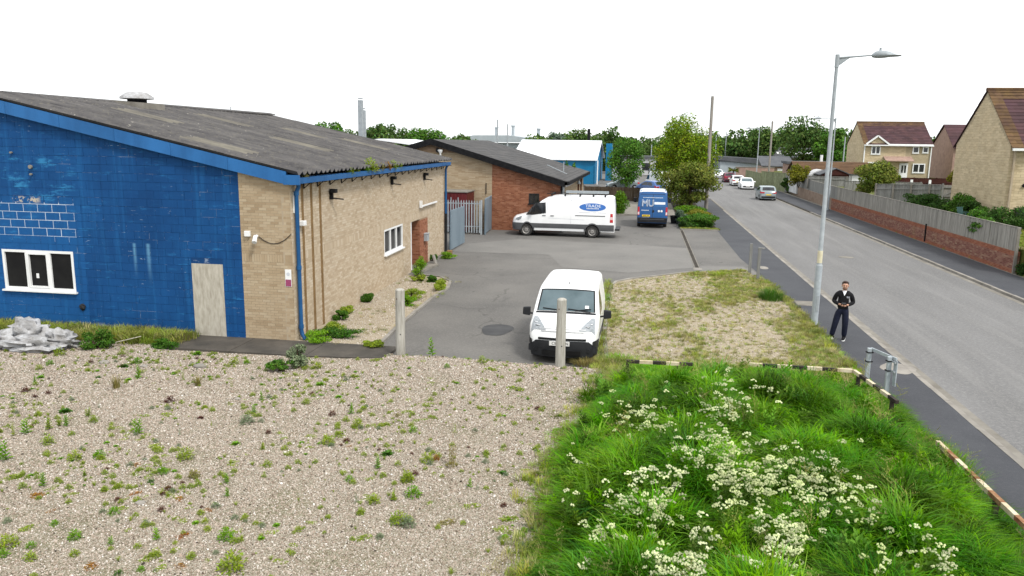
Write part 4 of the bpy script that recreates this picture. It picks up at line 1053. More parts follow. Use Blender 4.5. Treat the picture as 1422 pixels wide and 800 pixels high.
mb = MB(); mb.hexa([(-18.5, 108.6, 3.25), (-6.45, 108.6, 3.25), (-6.45, 118.5, 5.85), (-18.5, 118.5, 5.85), (-18.5, 108.6, 3.4), (-6.45, 108.6, 3.4), (-6.45, 118.5, 6.0), (-18.5, 118.5, 6.0)])
mb.hexa([(-18.5, 118.5, 5.85), (-6.45, 118.5, 5.85), (-6.45, 128.4, 3.25), (-18.5, 128.4, 3.25), (-18.5, 118.5, 6.0), (-6.45, 118.5, 6.0), (-6.45, 128.4, 3.4), (-18.5, 128.4, 3.4)])
mb.build('roof', M['white_roof'], bs)
MB().prism([(-6.74, 109, 3.2), (-6.74, 128, 3.2), (-6.74, 118.5, 5.84)], (-.1, 0, 0)).build('gable_cladding', M['bright_blue'], bs)
MB().box(-6.44, 108.5, 0, -6.3, 108.62, 3.3).build('downpipe', M['white_plastic'], bs)
MB().box(-5.9, 121, 0, -5.0, 124, 5.6).build('blue_fin', M['bright_blue'], bs)
MB().box(-4.9, 122, 0, -4.1, 124, 3.1).build('sign_panel', M['logo_grey'], bs)
gr = thing('factory_roof', 'large pale grey factory roof with three short chimneys on the horizon', 'building', (-36, 200, 0))
MB().box(-48, 196, 0, -22, 222, 5.4).build('wall', M['grey_roof'], gr)
mb = MB(); mb.prism([(-50, 195, 5.5), (-43, 195, 7.2), (-34, 195, 7.3), (-21, 195, 5.6)], (0, 28, 0)); mb.build('roof', M['grey_roof'], gr)
for cx, ct2 in ((-37.9, 9.0), (-33.6, 9.5), (-27.0, 8.8)):
    mb = MB(); mb.tube([(cx, 200, 6), (cx, 200, ct2)], .42, 10); mb.tube([(cx, 200, ct2), (cx, 200, ct2 + .35)], .55, 10); mb.build('chimney', M['galv_light'], gr, 40)
pk = thing('parade_building', 'low grey building half hidden behind the yard trees', 'building', (-1, 150, 0))
MB().box(-6, 146, 0, 2, 154, 3.0).build('wall', M['white_render'], pk); MB().box(-6.3, 145.7, 3.0, 2.3, 154.3, 3.4).build('roof', M['slate_roof'], pk)
for k in range(3): MB().box(-5 + k * 2.3, 145.93, .9, -3.6 + k * 2.3, 145.99, 2.2).build('window', M['glass_dark'], pk)
ms = thing('metal_shed', 'pale metal shed with low green roof beside the parked cars', 'building', (13.5, 150, 0))
MB().box(13.4, 146, 0, 20.6, 164, 2.7).build('wall', M['grey_roof'], ms)
mb = MB(); mb.hexa([(13.0, 145.6, 2.9), (21, 145.6, 2.3), (21, 164.5, 2.3), (13.0, 164.5, 2.9), (13.0, 145.6, 3.6), (21, 145.6, 3.2), (21, 164.5, 3.2), (13.0, 164.5, 3.6)]); mb.build('roof', M['slate_roof'], ms)
for k in range(9): MB().box(13.34, 146.4 + k * 2, 0, 13.39, 146.55 + k * 2, 2.7).build('cladding_rib', M['galv_light'], ms)
bw_ = thing('yard_wall', 'long pinkish brick yard wall behind the parked cars', 'wall', (14, 132, 0))
MB().box(14.6, 131, -.1, 20.5, 131.3, 2.1).build('brickwork', M['pink_brick'], bw_); MB().box(14.5, 130.95, 2.1, 20.6, 131.35, 2.2).build('coping', M['concrete'], bw_)
wk = thing('workshop', 'low brick workshop with grey roof and a bright strip of rooflight', 'building', (22, 160, 0))
MB().box(22.6, 158, 0, 31.6, 168, 3.2).build('wall', M['pink_brick'], wk)
mb = MB(); mb.hexa([(22.2, 157.6, 3.3), (32, 157.6, 3.3), (32, 163, 5.1), (22.2, 163, 5.1), (22.2, 157.6, 3.5), (32, 157.6, 3.5), (32, 163, 5.3), (22.2, 163, 5.3)]); mb.build('roof', M['slate_roof'], wk)
mb = MB(); mb.hexa([(25.2, 159.2, 4.06), (31.8, 159.2, 4.06), (31.8, 160.2, 4.4), (25.2, 160.2, 4.4), (25.2, 159.2, 4.10), (31.8, 159.2, 4.10), (31.8, 160.2, 4.44), (25.2, 160.2, 4.44)]); mb.build('rooflight', M['white_paint'], wk)
ex = thing('workshop_extension', 'grey slate lean-to in front of the brick workshop', 'building', (20.5, 135, 0))
MB().box(19.2, 135, 0, 24, 141, 2.2).build('wall', M['pink_brick'], ex)
mb = MB(); mb.hexa([(19, 134.6, 2.2), (24.4, 134.6, 2.2), (24.4, 141, 3.7), (19, 141, 3.7), (19, 134.6, 2.35), (24.4, 134.6, 2.35), (24.4, 141, 3.85), (19, 141, 3.85)]); mb.build('roof', M['slate_roof'], ex)
MB().box(21.6, 134.9, .9, 23.4, 134.98, 1.9).build('window', M['white_plastic'], ex)

# bungalow row with the brown roof
bg = thing('bungalow', 'long low bungalow with brown tiled roof and white gable end', 'bungalow', (17, 94, 1.2))
MB().box(17.3, 94, 0.2, 25.2, 99.4, 2.75).build('wall', M['white_render'], bg)
MB().prism([(17.29, 94, 2.75), (17.29, 99.4, 2.75), (17.29, 96.7, 3.8)], (.2, 0, 0)).build('gable', M['white_render'], bg)
def tiles(mb, x0, x1, yb, zb, yt, zt, ncourse, tw=1.2, mi=0, thick=.035):
    for k in range(ncourse):
        a, b = k / ncourse, (k + 1) / ncourse
        ya, yb2, za, zb2 = yb + (yt - yb) * a, yb + (yt - yb) * b, zb + (zt - zb) * a, zb + (zt - zb) * b
        n_ = max(1, int((x1 - x0) / tw)); off = .5 * (k % 2)
        xs = sorted(set([x0, x1] + [x0 + (i + off) * (x1 - x0) / n_ for i in range(n_) if x0 < x0 + (i + off) * (x1 - x0) / n_ < x1]))
        for xa, xb in zip(xs[:-1], xs[1:]):
            mb.hexa([(xa, ya, za - .02), (xb, ya, za - .02), (xb, yb2, zb2 - .02), (xa, yb2, zb2 - .02), (xa, ya, za + thick), (xb, ya, za + thick), (xb, yb2, zb2), (xa, yb2, zb2)], mi)
mb = MB(); tiles(mb, 17.0, 25.5, 93.6, 2.6, 96.7, 3.85, 8, .8); tiles(mb, 17.0, 25.5, 99.8, 2.6, 96.7, 3.85, 3, 2.4)
o = mb.build('roof_tiles', M['brown_roof'], bg); o['kind'] = 'stuff'
for k in range(3): MB().box(18.2 + k * 2.5, 93.93, 1.6, 19.8 + k * 2.5, 93.99, 2.35).build('window', M['white_plastic'], bg)
MB().tube([(20.6, 98, 3.2), (20.6, 98, 4.6)], .16, 8).build('chimney_pipe', M['white_plastic'], bg)
b2_ = thing('garage_row', 'grey flat-topped garage row behind the brown roofed bungalow', 'garage', (20, 108, 1.2))
MB().box(18.6, 108, .2, 27, 112, 3.3).build('wall', M['pink_brick'], b2_); MB().box(18.4, 107.7, 3.3, 26.6, 112.3, 3.62).build('roof', M['slate_roof'], b2_)


# ---------------------------------------------------------------- the two houses across the street
def house(t_, X0, X1, Y0, Y1, base, eave, ridge, brickwork=True, ncourse=16):
    ym = (Y0 + Y1) / 2
    mb = MB(); mb.box(X0, Y0, base - 1, X1, Y1, eave); mb.prism([(X0, Y0, eave), (X0, Y1, eave), (X0, ym, ridge - .12)], (.3, 0, 0)); mb.prism([(X1, Y0, eave), (X1, Y1, eave), (X1, ym, ridge - .12)], (-.3, 0, 0))
    wl = mb.build('walls', M['house_mortar'], t_)
    if brickwork:
        top = lambda u: eave + (ridge - eave - .12) * (1 - abs(u - (Y1 - Y0) / 2) / ((Y1 - Y0) / 2))
        mb = MB(); bricks(mb, (X0, Y1, 0), (0, -1, 0), (-1, 0, 0), Y1 - Y0 + .005, top, z0=base - .3, bw=.44, bh=.14, j=.012)
        bricks(mb, (X0, Y0, 0), (1, 0, 0), (0, -1, 0), min(5, X1 - X0), lambda u: eave - .05, z0=base - .3, bw=.44, bh=.14, j=.012)
        o_ = mb.build('brick_courses', M['house_brick'], wl); o_['kind'] = 'stuff'
    ov = .35; sl = (ridge - eave) / (ym - Y0)
    mb = MB()
    tiles(mb, X0 - .08, X1 + .08, Y0 - ov, eave - ov * sl + .1, ym, ridge, ncourse, .62)
    rt_ = mb.build('roof_tiles', M['tile'], t_); rt_['kind'] = 'stuff'
    mb = MB(); tiles(mb, X0 - .08, X1 + .08, Y1 + ov, eave - ov * sl + .1, ym, ridge, ncourse // 2, 1.2)
    o_ = mb.build('rear_roof_tiles', M['tile'], t_); o_['kind'] = 'stuff'
    mb = MB(); mb.tube([(X0 - .1, ym, ridge + .01), (X1 + .1, ym, ridge + .01)], .12, 8)
    tiles(mb, X0 - .09, X0 + .55, Y0 - ov - .01, eave - ov * sl + .115, ym, ridge + .015, ncourse, .35)
    tiles(mb, X0 - .09, X1 + .09, ym - .75, ridge - .75 * sl + .02, ym, ridge + .02, 3, .5)
    mb.build('mossy_verge_tiles', M['tile_moss'], t_)
    MB().box(X0 - .06, Y0 - ov - .13, eave - ov * sl - .06, X1 + .06, Y0 - ov - .01, eave - ov * sl + .08).build('gutter', M['white_plastic'], t_)
    return wl


nh = thing('house', 'tall buff brick house end with plum tiled roof behind the fence', 'house', (20, 47.8, 1.5))
house(nh, 20, 34, 47.8, 55.6, 1.45, 5.85, 9.05, True, 17)
MB().box(20.15, 47.62, 1.4, 20.25, 47.72, 5.7).build('downpipe', M['buff_mortar'], nh)
MB().lathe([(.1, 0), (.1, .1), (.01, .12)], (20.9, 47.68, 3.6), 'y', 10).build('outside_tap', M['black_metal'], nh)
MB().box(20.6, 47.55, 1.45, 23, 47.78, 2.35).build('oil_tank', M['black_plastic'], nh)
mb = MB(); mb.tube([(27, 51.7, 9), (27, 51.7, 10.0)], .02, 5)
for k in range(5): mb.bar((26.6 + k * .16, 51.5, 9.95), (26.6 + k * .16, 51.9, 9.95), .015, .015)
mb.bar((26.5, 51.7, 9.95), (27.4, 51.7, 9.95), .02, .02); mb.build('aerial', M['black_metal'], nh)

fh = thing('house', 'detached buff house with two upper windows and plum roof further up', 'house', (27, 105, 1.5))
house(fh, 27.0, 35.0, 105, 113.2, 1.5, 6.05, 8.75, True, 14)
MB().box(35.0, 108, .5, 35.1, 113, 6).build('side_wall', M['house_mortar'], fh)
mb = MB(); mb.prism([(27.35, 104.88, 5.9), (28.55, 104.88, 6.85), (29.7, 104.88, 5.9)], (0, .3, 0)); mb.build('dormer_gable', M['house_brick'], fh)
mb = MB(); mb.bar((27.2, 104.7, 5.95), (28.5, 104.7, 6.98), .22, .18); mb.bar((28.5, 104.7, 6.98), (29.9, 104.7, 5.95), .22, .18); mb.bar((29.8, 104.7, 5.95), (35, 104.7, 5.95), .14, .12); mb.build('bargeboard', M['white_plastic'], fh)
mb = MB(); mb.hexa([(27.2, 104.75, 5.95), (28.5, 104.75, 6.98), (28.5, 107.6, 6.98), (27.2, 105.2, 5.95), (27.2, 104.75, 6.05), (28.5, 104.75, 7.08), (28.5, 107.6, 7.08), (27.2, 105.2, 6.05)]); mb.hexa([(28.5, 104.75, 6.98), (29.85, 104.75, 5.95), (29.85, 105.2, 5.95), (28.5, 107.6, 6.98), (28.5, 104.75, 7.08), (29.85, 104.75, 6.05), (29.85, 105.2, 6.05), (28.5, 107.6, 7.08)]); mb.build('dormer_roof', M['tile'], fh)
for a, b, c, d_, nl in ((27.9, 29.0, 4.7, 5.75, 2), (32.75, 33.5, 4.9, 5.75, 1), (33.9, 34.6, 4.95, 5.72, 1), (32.95, 34.4, 2.5, 3.65, 2), (27.6, 28.9, 2.9, 3.75, 2)):
    window(fh, (27, 105, 0), (1, 0, 0), (0, -1, 0), a - 27, b - 27, c, d_, nl, None, .12, True, -.06, 'glass_dark')
MB().box(31.4, 104.9, 1.6, 32.4, 104.97, 3.65).build('door', M['white_plastic'], fh)
for xx in (31.65, 32.0): MB().box(xx, 104.87, 2.5, xx + .2, 104.895, 3.4).build('door_light', M['glass_dark'], fh)
mb = MB(); mb.hexa([(29.4, 103.7, 3.9), (32.7, 103.7, 3.9), (32.7, 105, 4.4), (29.4, 105, 4.4), (29.4, 103.7, 4.0), (32.7, 103.7, 4.0), (32.7, 105, 4.5), (29.4, 105, 4.5)]); mb.build('porch_roof', M['pink_brick'], fh)
MB().box(27.05, 104.85, 1.5, 27.17, 104.95, 5.9).build('downpipe', M['white_plastic'], fh); MB().box(34.85, 104.85, 1.5, 34.95, 104.95, 5.9).build('downpipe', M['white_plastic'], fh)
ph = thing('house', 'pinkish brick house gable half hidden behind the tall house', 'house', (41, 112, 1.5))
mb = MB(); mb.box(39.3, 110, .5, 50, 118, 5.8); mb.prism([(39.3, 110, 5.8), (39.3, 118, 5.8), (39.3, 114, 8.5)], (.3, 0, 0)); mb.build('walls', M['pink_brick'], ph)
mb = MB(); tiles(mb, 39.1, 50, 109.6, 5.6, 114, 8.7, 8, 2); tiles(mb, 39.1, 50, 118.4, 5.6, 114, 8.7, 4, 3); o = mb.build('roof_tiles', M['tile'], ph); o['kind'] = 'stuff'
lg = thing('garage', 'small slate roofed garage between the two houses', 'garage', (40, 128, 1.5))
MB().box(39, 126, .5, 47, 132, 4.2).build('wall', M['pink_brick'], lg); mb = MB(); mb.hexa([(38.8, 125.6, 4.1), (47, 125.6, 4.1), (47, 129, 5.7), (38.8, 129, 5.7), (38.8, 125.6, 4.25), (47, 125.6, 4.25), (47, 129, 5.85), (38.8, 129, 5.85)]); mb.build('roof', M['slate_roof'], lg)
# ================================================================== STREET WALL AND FENCES
sw = thing('boundary_wall', 'long red brick boundary wall topped by silvered boards along the far footway', 'wall', (16.75, 38.2, 0))
WX = lambda y: 16.72 + max(0, (y - 70)) * .035 + (.08 if y < 45 else 0) * 0
YW0, YW1 = 38.2, 100.0
mb = MB(); mb.box(16.73, YW0, -.1, 16.94, 74, 1.02); mb.hexa([(16.73, 74, -.1), (16.94, 74, -.1), (17.9, YW1, -.1), (17.7, YW1, -.1), (16.73, 74, 1.02), (16.94, 74, 1.02), (17.9, YW1, 1.02), (17.7, YW1, 1.02)])
bk = mb.build('brickwork', M['wall_mortar'], sw)
mb = MB(); bricks(mb, (16.73, 74, 0), (0, -1, 0), (-1, 0, 0), 74 - YW0, lambda u: 1.03); bricks(mb, (16.73, YW0, 0), (1, 0, 0), (0, -1, 0), .21, lambda u: 1.03)
o = mb.build('brick_courses', M['wall_brick'], bk); o['kind'] = 'stuff'
bme = MB().hexa([(0, 0, 0), (.022, 0, 0), (.022, .112, 0), (0, .112, 0), (.008, 0, 1.06), (.022, 0, 1.06), (.022, .112, 1.06), (.0, .112, 1.06)]).mesh('fence_board', M['fence_grey'])
bme2 = MB().hexa([(0, 0, 0), (.022, 0, 0), (.022, .112, 0), (0, .112, 0), (.0, 0, 1.04), (.022, 0, 1.04), (.022, .112, 1.05), (.008, .112, 1.06)]).mesh('fence_board', M['fence_grey'])
yy = YW0; k = 0; far = MB()
while yy < YW1:
    x = 16.80 + max(0, (yy - 74)) * .0375
    if k < 290: inst('fence_board', bme if random.random() < .6 else bme2, sw, (x - 16.75 + random.uniform(-.006, .006), yy - YW0, 1.03 + random.uniform(-.012, .012)), (0, random.uniform(-.006, .006), random.uniform(-.08, .08)))
    else: far.box(x, yy, 1.03, x + .02, yy + .113, 2.08 + random.uniform(-.01, .01))
    yy += .118; k += 1
o = far.build('far_boards', M['fence_grey_far'], sw); o['kind'] = 'stuff'
for z_ in (1.2, 1.85): MB().hexa([(16.83, YW0, z_), (16.88, YW0, z_), (16.88, 74, z_), (16.83, 74, z_), (16.83, YW0, z_ + .08), (16.88, YW0, z_ + .08), (16.88, 74, z_ + .08), (16.83, 74, z_ + .08)]).build('rail', M['fence_grey_far'], sw)
MB().box(16.78, YW0, 2.095, 16.86, 74, 2.12).build('capping_rail', M['kerb'], sw)
MB().hexa([(16.78, 74.002, 2.09), (16.86, 74.002, 2.09), (17.86, YW1, 2.09), (17.78, YW1, 2.09), (16.78, 74.002, 2.12), (16.86, 74.002, 2.12), (17.86, YW1, 2.12), (17.78, YW1, 2.12)]).build('capping_rail', M['kerb'], sw)
MB().box(16.68, YW0 - .1, 0, 16.8, YW0 - .01, 2.1).build('end_post', M['concrete'], sw)
MB().box(16.66, 49.6, .1, 16.722, 49.68, 1.15).build('movement_joint', M['black_metal'], sw)

def board_fence(label, P0, P1, z0, h, m, bwid=.14, posts=2.4, rail_front=False, cap=True, name='garden_fence', z1=None, each=False):
    a, b = Vector((P0[0], P0[1], 0)), Vector((P1[0], P1[1], 0)); d = b - a; L_ = d.length; d /= L_; nrm = Vector((d.y, -d.x, 0)); zf = lambda u: z0 + ((z1 if z1 is not None else z0) - z0) * u / L_
    t_ = thing(name, label, 'fence', (a.x, a.y, z0)); u = 0; mb = MB(); ang = math.atan2(d.y, d.x)
    bm_ = MB().box(0, -.01, 0, bwid - .008, .01, h).mesh('fence_board', m) if each else None
    while u < L_ - bwid * .5:
        if each: inst('fence_board', bm_, t_, d * u + Vector((0, 0, zf(u) - z0 + random.uniform(-.012, .012))), (0, 0, ang))
        else:
            z = zf(u); mb.obox(a + d * (u + bwid / 2) + Vector((0, 0, z + h / 2 + random.uniform(-.012, .012))) + nrm * random.uniform(-.004, .004), d * (bwid / 2 - .004), nrm * .01, (0, 0, h / 2))
        u += bwid
    if not each:
        o_ = mb.build('boards', m, t_); o_['kind'] = 'stuff'
    for k in range(int(L_ / posts) + 1):
        u = min(k * posts, L_); z = zf(u); s_ = 1 if rail_front else -1
        MB().obox(a + d * u + nrm * (.07 * s_) + Vector((0, 0, z + h / 2 + .03)), d * .05, nrm * .05, (0, 0, h / 2 + .05)).build('fence_post', M['concrete'] if rail_front else m, t_)
    for f in (.2, .8):
        s_ = 1 if rail_front else -1
        MB().bar(a + nrm * (.035 * s_) + Vector((0, 0, zf(0) + h * f)), b + nrm * (.035 * s_) + Vector((0, 0, zf(L_) + h * f)), .05, .08).build('rail', m, t_)
    if cap: MB().bar(a + Vector((0, 0, zf(0) + h + .02)), b + Vector((0, 0, zf(L_) + h + .02)), .09, .03).build('capping_rail', m, t_)
    return t_
board_fence('silvered board fence with pale posts dividing the gardens beside the tall house', (16.95, 61.5), (20.6, 59.2), 1.35, 1.55, M['fence_grey_far'], .15, 1.2, True, True, z1=1.5)
gd = thing('garden_gate', 'ledged garden gate of grey boards beside the tall house', 'gate', (20.75, 59.1, 1.5))
for k in range(8): MB().box(20.72 + k * .14, 59.08, 1.5, 20.85 + k * .14, 59.12, 3.05).build('gate_board', M['fence_grey'], gd)
for z_ in (1.65, 2.25, 2.85): MB().box(20.72, 59.02, z_, 21.84, 59.07, z_ + .09).build('ledge', M['fence_grey_far'], gd)
MB().bar((20.8, 59.04, 1.74), (21.75, 59.04, 2.25), .04, .08).build('brace', M['fence_grey_far'], gd); MB().bar((20.8, 59.04, 2.34), (21.75, 59.04, 2.85), .04, .08).build('brace', M['fence_grey_far'], gd)
MB().box(20.62, 59.0, 1.4, 20.72, 59.12, 3.15).build('gate_post', M['fence_grey_far'], gd); MB().box(21.86, 59.0, 1.4, 21.96, 59.12, 3.15).build('gate_post', M['fence_grey_far'], gd)
board_fence('grey board garden fence behind the yellow bush', (17.1, 87.0), (21.0, 86.0), 1.2, 1.3, M['fence_grey_far'], .16, 1.9, True)
board_fence('lower grey board fence running behind the olive tree', (19.2, 80.0), (25.8, 79.0), 1.2, 1.15, M['fence_grey_far'], .16, 2.2)
board_fence('dark red stained fence below the far buff house', (25.5, 95.5), (40, 95.5), 1.3, .9, M['fence_red'], .2, 2.4)
board_fence('low dark red fence with white posts', (24.4, 84), (36, 84), 1.4, .75, M['fence_red'], .2, 3.0)
for xx in (26.3, 28.0): tag(MB().box(xx, 83.8, 1.4, xx + .2, 83.95, 2.45).build('gate_pillar', M['white_plastic'], None, loc=(xx, 83.8, 1.4)), 'short white painted post at the low red fence', 'post', 'white posts at the low red fence')
board_fence('pale green board fence behind the silver hatchback', (15.3, 108), (17.3, 101.5), -.05, 2.3, M['fence_green'], .2, 2.2, False, True)
board_fence('grey end fence joining the green boards to the brick wall', (17.3, 101.4), (17.9, 100.1), -.05, 2.2, M['fence_grey_far'], .2, 2.2)
board_fence('cream board fence set back by the parked white cars', (15.0, 122), (15.4, 109), -.05, 2.0, M['fence_green'], .2, 2.4)
board_fence('dark weathered board fence at the back of the paved court', (-5.8, 78), (2.7, 77.2), .04, 1.35, M['fence_brown'], .15, 2.4, False, False)
board_fence('high dark board fence rising beside the brick unit', (-9.0, 80), (-5.9, 78.1), .9, 1.35, M['fence_brown'], .15, 2.4, False, False, z1=.3)
# concrete gate pillar and low planter walls in the gardens
tag(MB().box(18.0, 63.4, 1.3, 18.45, 63.8, 2.55).box(17.96, 63.36, 2.55, 18.49, 63.84, 2.62).build('gate_pillar', M['concrete'], None, loc=(18.2, 63.6, 1.3)), 'pale concrete gate pillar beside the olive tree in the garden', 'pillar')
sh = thing('garden_shed', 'garden shed with dark red gable just showing over the fence', 'shed', (20.3, 88, 1.2))
MB().box(18.9, 89, 1.2, 21.7, 91.5, 2.6).build('walls', M['fence_red'], sh)
MB().prism([(18.8, 88.9, 2.6), (21.8, 88.9, 2.6), (20.3, 88.9, 3.2)], (0, .2, 0)).build('gable', M['fence_red'], sh)
MB().prism([(18.6, 88.8, 2.55), (20.3, 88.8, 3.25), (22.0, 88.8, 2.55), (22.0, 88.8, 2.63), (20.3, 88.8, 3.34), (18.6, 88.8, 2.63)], (0, 3, 0)).build('roof', M['slate_roof'], sh)
gh = thing('polytunnel', 'low white curved greenhouse roof behind the garden fence', 'greenhouse', (18.5, 90, 1.2))
mb = MB(); mb.prism([(19.5 + 1.6 * math.cos(a), 91.8, 1.2 + 1.85 * math.sin(a)) for a in [PI * k / 12 for k in range(13)]], (0, 3, 0)); mb.build('cover', M['white_render'], gh)

# ================================================================== POLES, LAMPS, POSTS
def lamp_post(loc, h, arm_dir, arm, label, band=True, r0=.105, group=None):
    t_ = thing('street_lamp', label, 'street lamp', loc, 0, group); x, y, z = loc
    MB().tube([(x, y, z), (x, y, z + 1.9)], r0, 16).build('base_column', M['galv_light'], t_, 40)
    MB().tube([(x, y, z + 1.9), (x, y, z + 1.98), (x, y, z + h)], [r0, .072, .05], 14).build('column', M['galv'], t_, 40)
    if band:
        MB().tube([(x, y, z + 1.99), (x, y, z + 2.38)], .078, 14).build('cream_band', M['yellow_band'], t_, 40)
        MB().box(x - .01, y - r0 - .012, z + .45, x + .06, y - r0 + .01, z + .95).build('access_door', M['galv'], t_)
    ax = Vector(arm_dir).normalized(); T = Vector((x, y, z + h))
    MB().tube([T + Vector((0, 0, -.28)), T + Vector((0, 0, .10))], .065, 12).build('top_sleeve', M['galv'], t_, 40)
    mb = MB(); mb.tube([T + Vector((0, 0, -.0)), T + ax * arm + Vector((0, 0, .06))], [.035, .022], 8)
    mb.prism([T + ax * .05 + Vector((0, .012, -.03)), T + ax * .05 + Vector((0, .012, -.24)), T + ax * arm * .38 + Vector((0, .012, .0))], (0, -.024, 0)); mb.build('bracket_arm', M['galv'], t_)
    H0 = T + ax * arm + Vector((0, 0, .05)); mb = MB(); sy = Vector((-ax.y, ax.x, 0))
    prof = [(0, .05, .045, -.05), (.08, .10, .12, -.07), (.2, .16, .15, -.08), (.36, .18, .14, -.07), (.5, .17, .10, -.05), (.62, .15, .03, -.045), (.72, .12, 0.0, -.04), (.8, .05, -.005, -.03)]
    rings = []
    for u, w, tp, bt in prof:
        ring = []
        for a in range(10):
            an = 2 * PI * a / 10; zz = tp * math.sin(an) if math.sin(an) > 0 else -bt * math.sin(an)
            ring.append(H0 + ax * u + sy * (w * math.cos(an)) + Vector((0, 0, zz)))
        rings.append(ring)
    o_ = len(mb.v); mb.v += [tuple(p) for r_ in rings for p in r_]
    for i in range(len(rings) - 1):
        for k in range(10): mb.f.append((o_ + i * 10 + k, o_ + i * 10 + (k + 1) % 10, o_ + (i + 1) * 10 + (k + 1) % 10, o_ + (i + 1) * 10 + k)); mb.m.append(0)
    mb.f.append(tuple(range(o_, o_ + 10))); mb.m.append(0)
    ln = mb.build('lantern', M['galv'], t_, 60)
    MB().tube([H0 + ax * .22 + Vector((0, 0, .13)), H0 + ax * .22 + Vector((0, 0, .22))], .035, 8).build('photocell', M['galv'], ln)
    return t_
lamp_post((5.57, 25.5, 0), 8.22, (1, -.12, 0), .95, 'tall grey street lamp with cream band standing beside the man', True)
lamp_post((16.3, 73.2, 0), 7.95, (-1, .05, 0), 1.2, 'grey street lamp by the brick wall with its arm over the road', False, .09)
lamp_post((15.55, 114.5, 0), 7.9, (-1, 0, 0), 1.2, 'distant thin street lamp on the bend behind the silver hatchback', False, .09)
def pole(loc, h, r, m, label, cat='utility pole', name='telegraph_pole', group=None, extra=False):
    t_ = thing(name, label, cat, loc, 0, group); x, y, z = loc
    MB().tube([(x, y, z), (x, y, z + h)], [r, r * .68], 10).build('pole', m, t_, 50)
    if extra:
        mb = MB(); mb.bar((x - .12, y, z + h - .3), (x + .12, y, z + h - .3), .04, .06); mb.tube([(x + .1, y, z + h - .28), (x + .1, y, z + h - .14)], .03, 6); mb.tube([(x - .1, y, z + h - .28), (x - .1, y, z + h - .14)], .03, 6); mb.build('step_bracket', M['galv'], t_)
    return t_
pole((5.55, 71.2, 0), 9.75, .17, M['pole_wood'], 'tall wooden telegraph pole standing in front of the roadside maple', extra=True)
pole((16.2, 107.8, 0), 8.75, .15, M['pole_wood'], 'wooden telegraph pole behind the pale green fence', extra=True)
for px_, Y, top_y, r in ((691, 70, 166, .07), (705, 70, 172, .06)):
    p = Vector((RT * ((px_ - 711) / 1078.17) - UP * ((top_y - 400) / 1078.17) + FW)); t = Y / p.y
    pole((p.x * t, Y, 0), p.z * t + CAM_H, r * 1.3, M['galv'], 'taller thin grey pole behind the slate grey roof' if px_ == 691 else 'shorter thin grey pole behind the slate grey roof', 'pole', 'thin_pole')
def far_pole(px_, Y, top_y, r, m, label):
    p = RT * ((px_ - 711) / 1078.17) - UP * ((top_y - 400) / 1078.17) + FW; t = Y / p.y
    return pole((p.x * t, Y, 0), p.z * t + CAM_H, r, m, label, 'pole', 'thin_pole')
far_pole(818, 131, 179, .35, M['black_metal'], 'dark flue standing behind the long white roof')
far_pole(905, 150, 201, .12, M['galv_light'], 'pale pole in the yard above the blue van')
far_pole(995, 150, 187, .1, M['galv_light'], 'thin pale lamp pole just right of the telegraph pole')
far_pole(1009, 160, 183, .1, M['galv_light'], 'thin pale lamp pole over the low metal shed')
far_pole(1174, 140, 190, .12, M['galv_light'], 'thin pale pole beside the far buff house')
far_pole(320, 60, 148, .05, M['galv'], 'thin mast sticking up beyond the corrugated ridge')
# two square steel flues behind the blue unit
for px_, Y, top_y, w, lb in ((500.5, 46, 139, .135, 'taller square grey flue rising behind the corrugated roof'), (505.2, 47.2, 153, .10, 'shorter grey flue tucked behind the taller flue')):
    p = RT * ((px_ - 711) / 1078.17) - UP * ((top_y - 400) / 1078.17) + FW; t = Y / p.y; x, h = p.x * t, p.z * t + CAM_H
    t_ = thing('steel_flue', lb, 'flue', (x, Y, 0))
    MB().box(x - w, Y - w, 0, x + w, Y + w, h).build('duct', M['galv'], t_, bevel=.02)
    MB().box(x - w * .9, Y - w * .9, h + .06, x + w * .9, Y + w * .9, h + .12).build('rain_cap', M['galv'], t_)
# round timber posts by the gravel
for q, h, lb in (((-6.08, 18.9, .05), 1.78, 'round weathered timber post at the corner of the concrete path'), ((-1.86, 18.62, .05), 1.78, 'round weathered timber post in front of the small white van')):
    t_ = thing('timber_post', lb, 'post', q); x, y, z = q
    MB().tube([(x, y, z - .1), (x, y, z + h * .5), (x + .005, y, z + h - .02)], [.125, .122, .118], 18).build('post', M['timber_post'], t_, 40)
    MB().lathe([(.118, 0), (.112, .02), (.07, .045), (.005, .05)], (x + .005, y, z + h - .02), 'z', 18).build('post_top', M['timber_post'], t_, 60)
    MB().blob((x + .04, y - .121, z + .62), (.014, .006, .018), 2, .1, 8, 6).build('bolt_hole', M['black_metal'], t_)
    MB().blob((x - .05, y - .108, z + 1.55), (.014, .01, .016), 2, .1, 8, 6).build('knot', M['brown_wood'], t_)
# two slim posts at the corner of the verge
for q, top, lb in (((4.8, 35.3, 0), False, 'slim plain grey timber post at the far corner of the verge'), ((4.92, 33.6, 0), True, 'slim grey post with bent top at the corner of the verge')):
    t_ = thing('marker_post', lb, 'post', q); x, y, z = q
    MB().box(x - .06, y - .05, 0, x + .06, y + .05, 1.35).build('post', M['fence_grey_far'], t_, bevel=.01)
    if top: MB().box(x - .06, y - .06, 1.35, x + .2, y + .06, 1.39).build('cap', M['fence_grey_far'], t_)

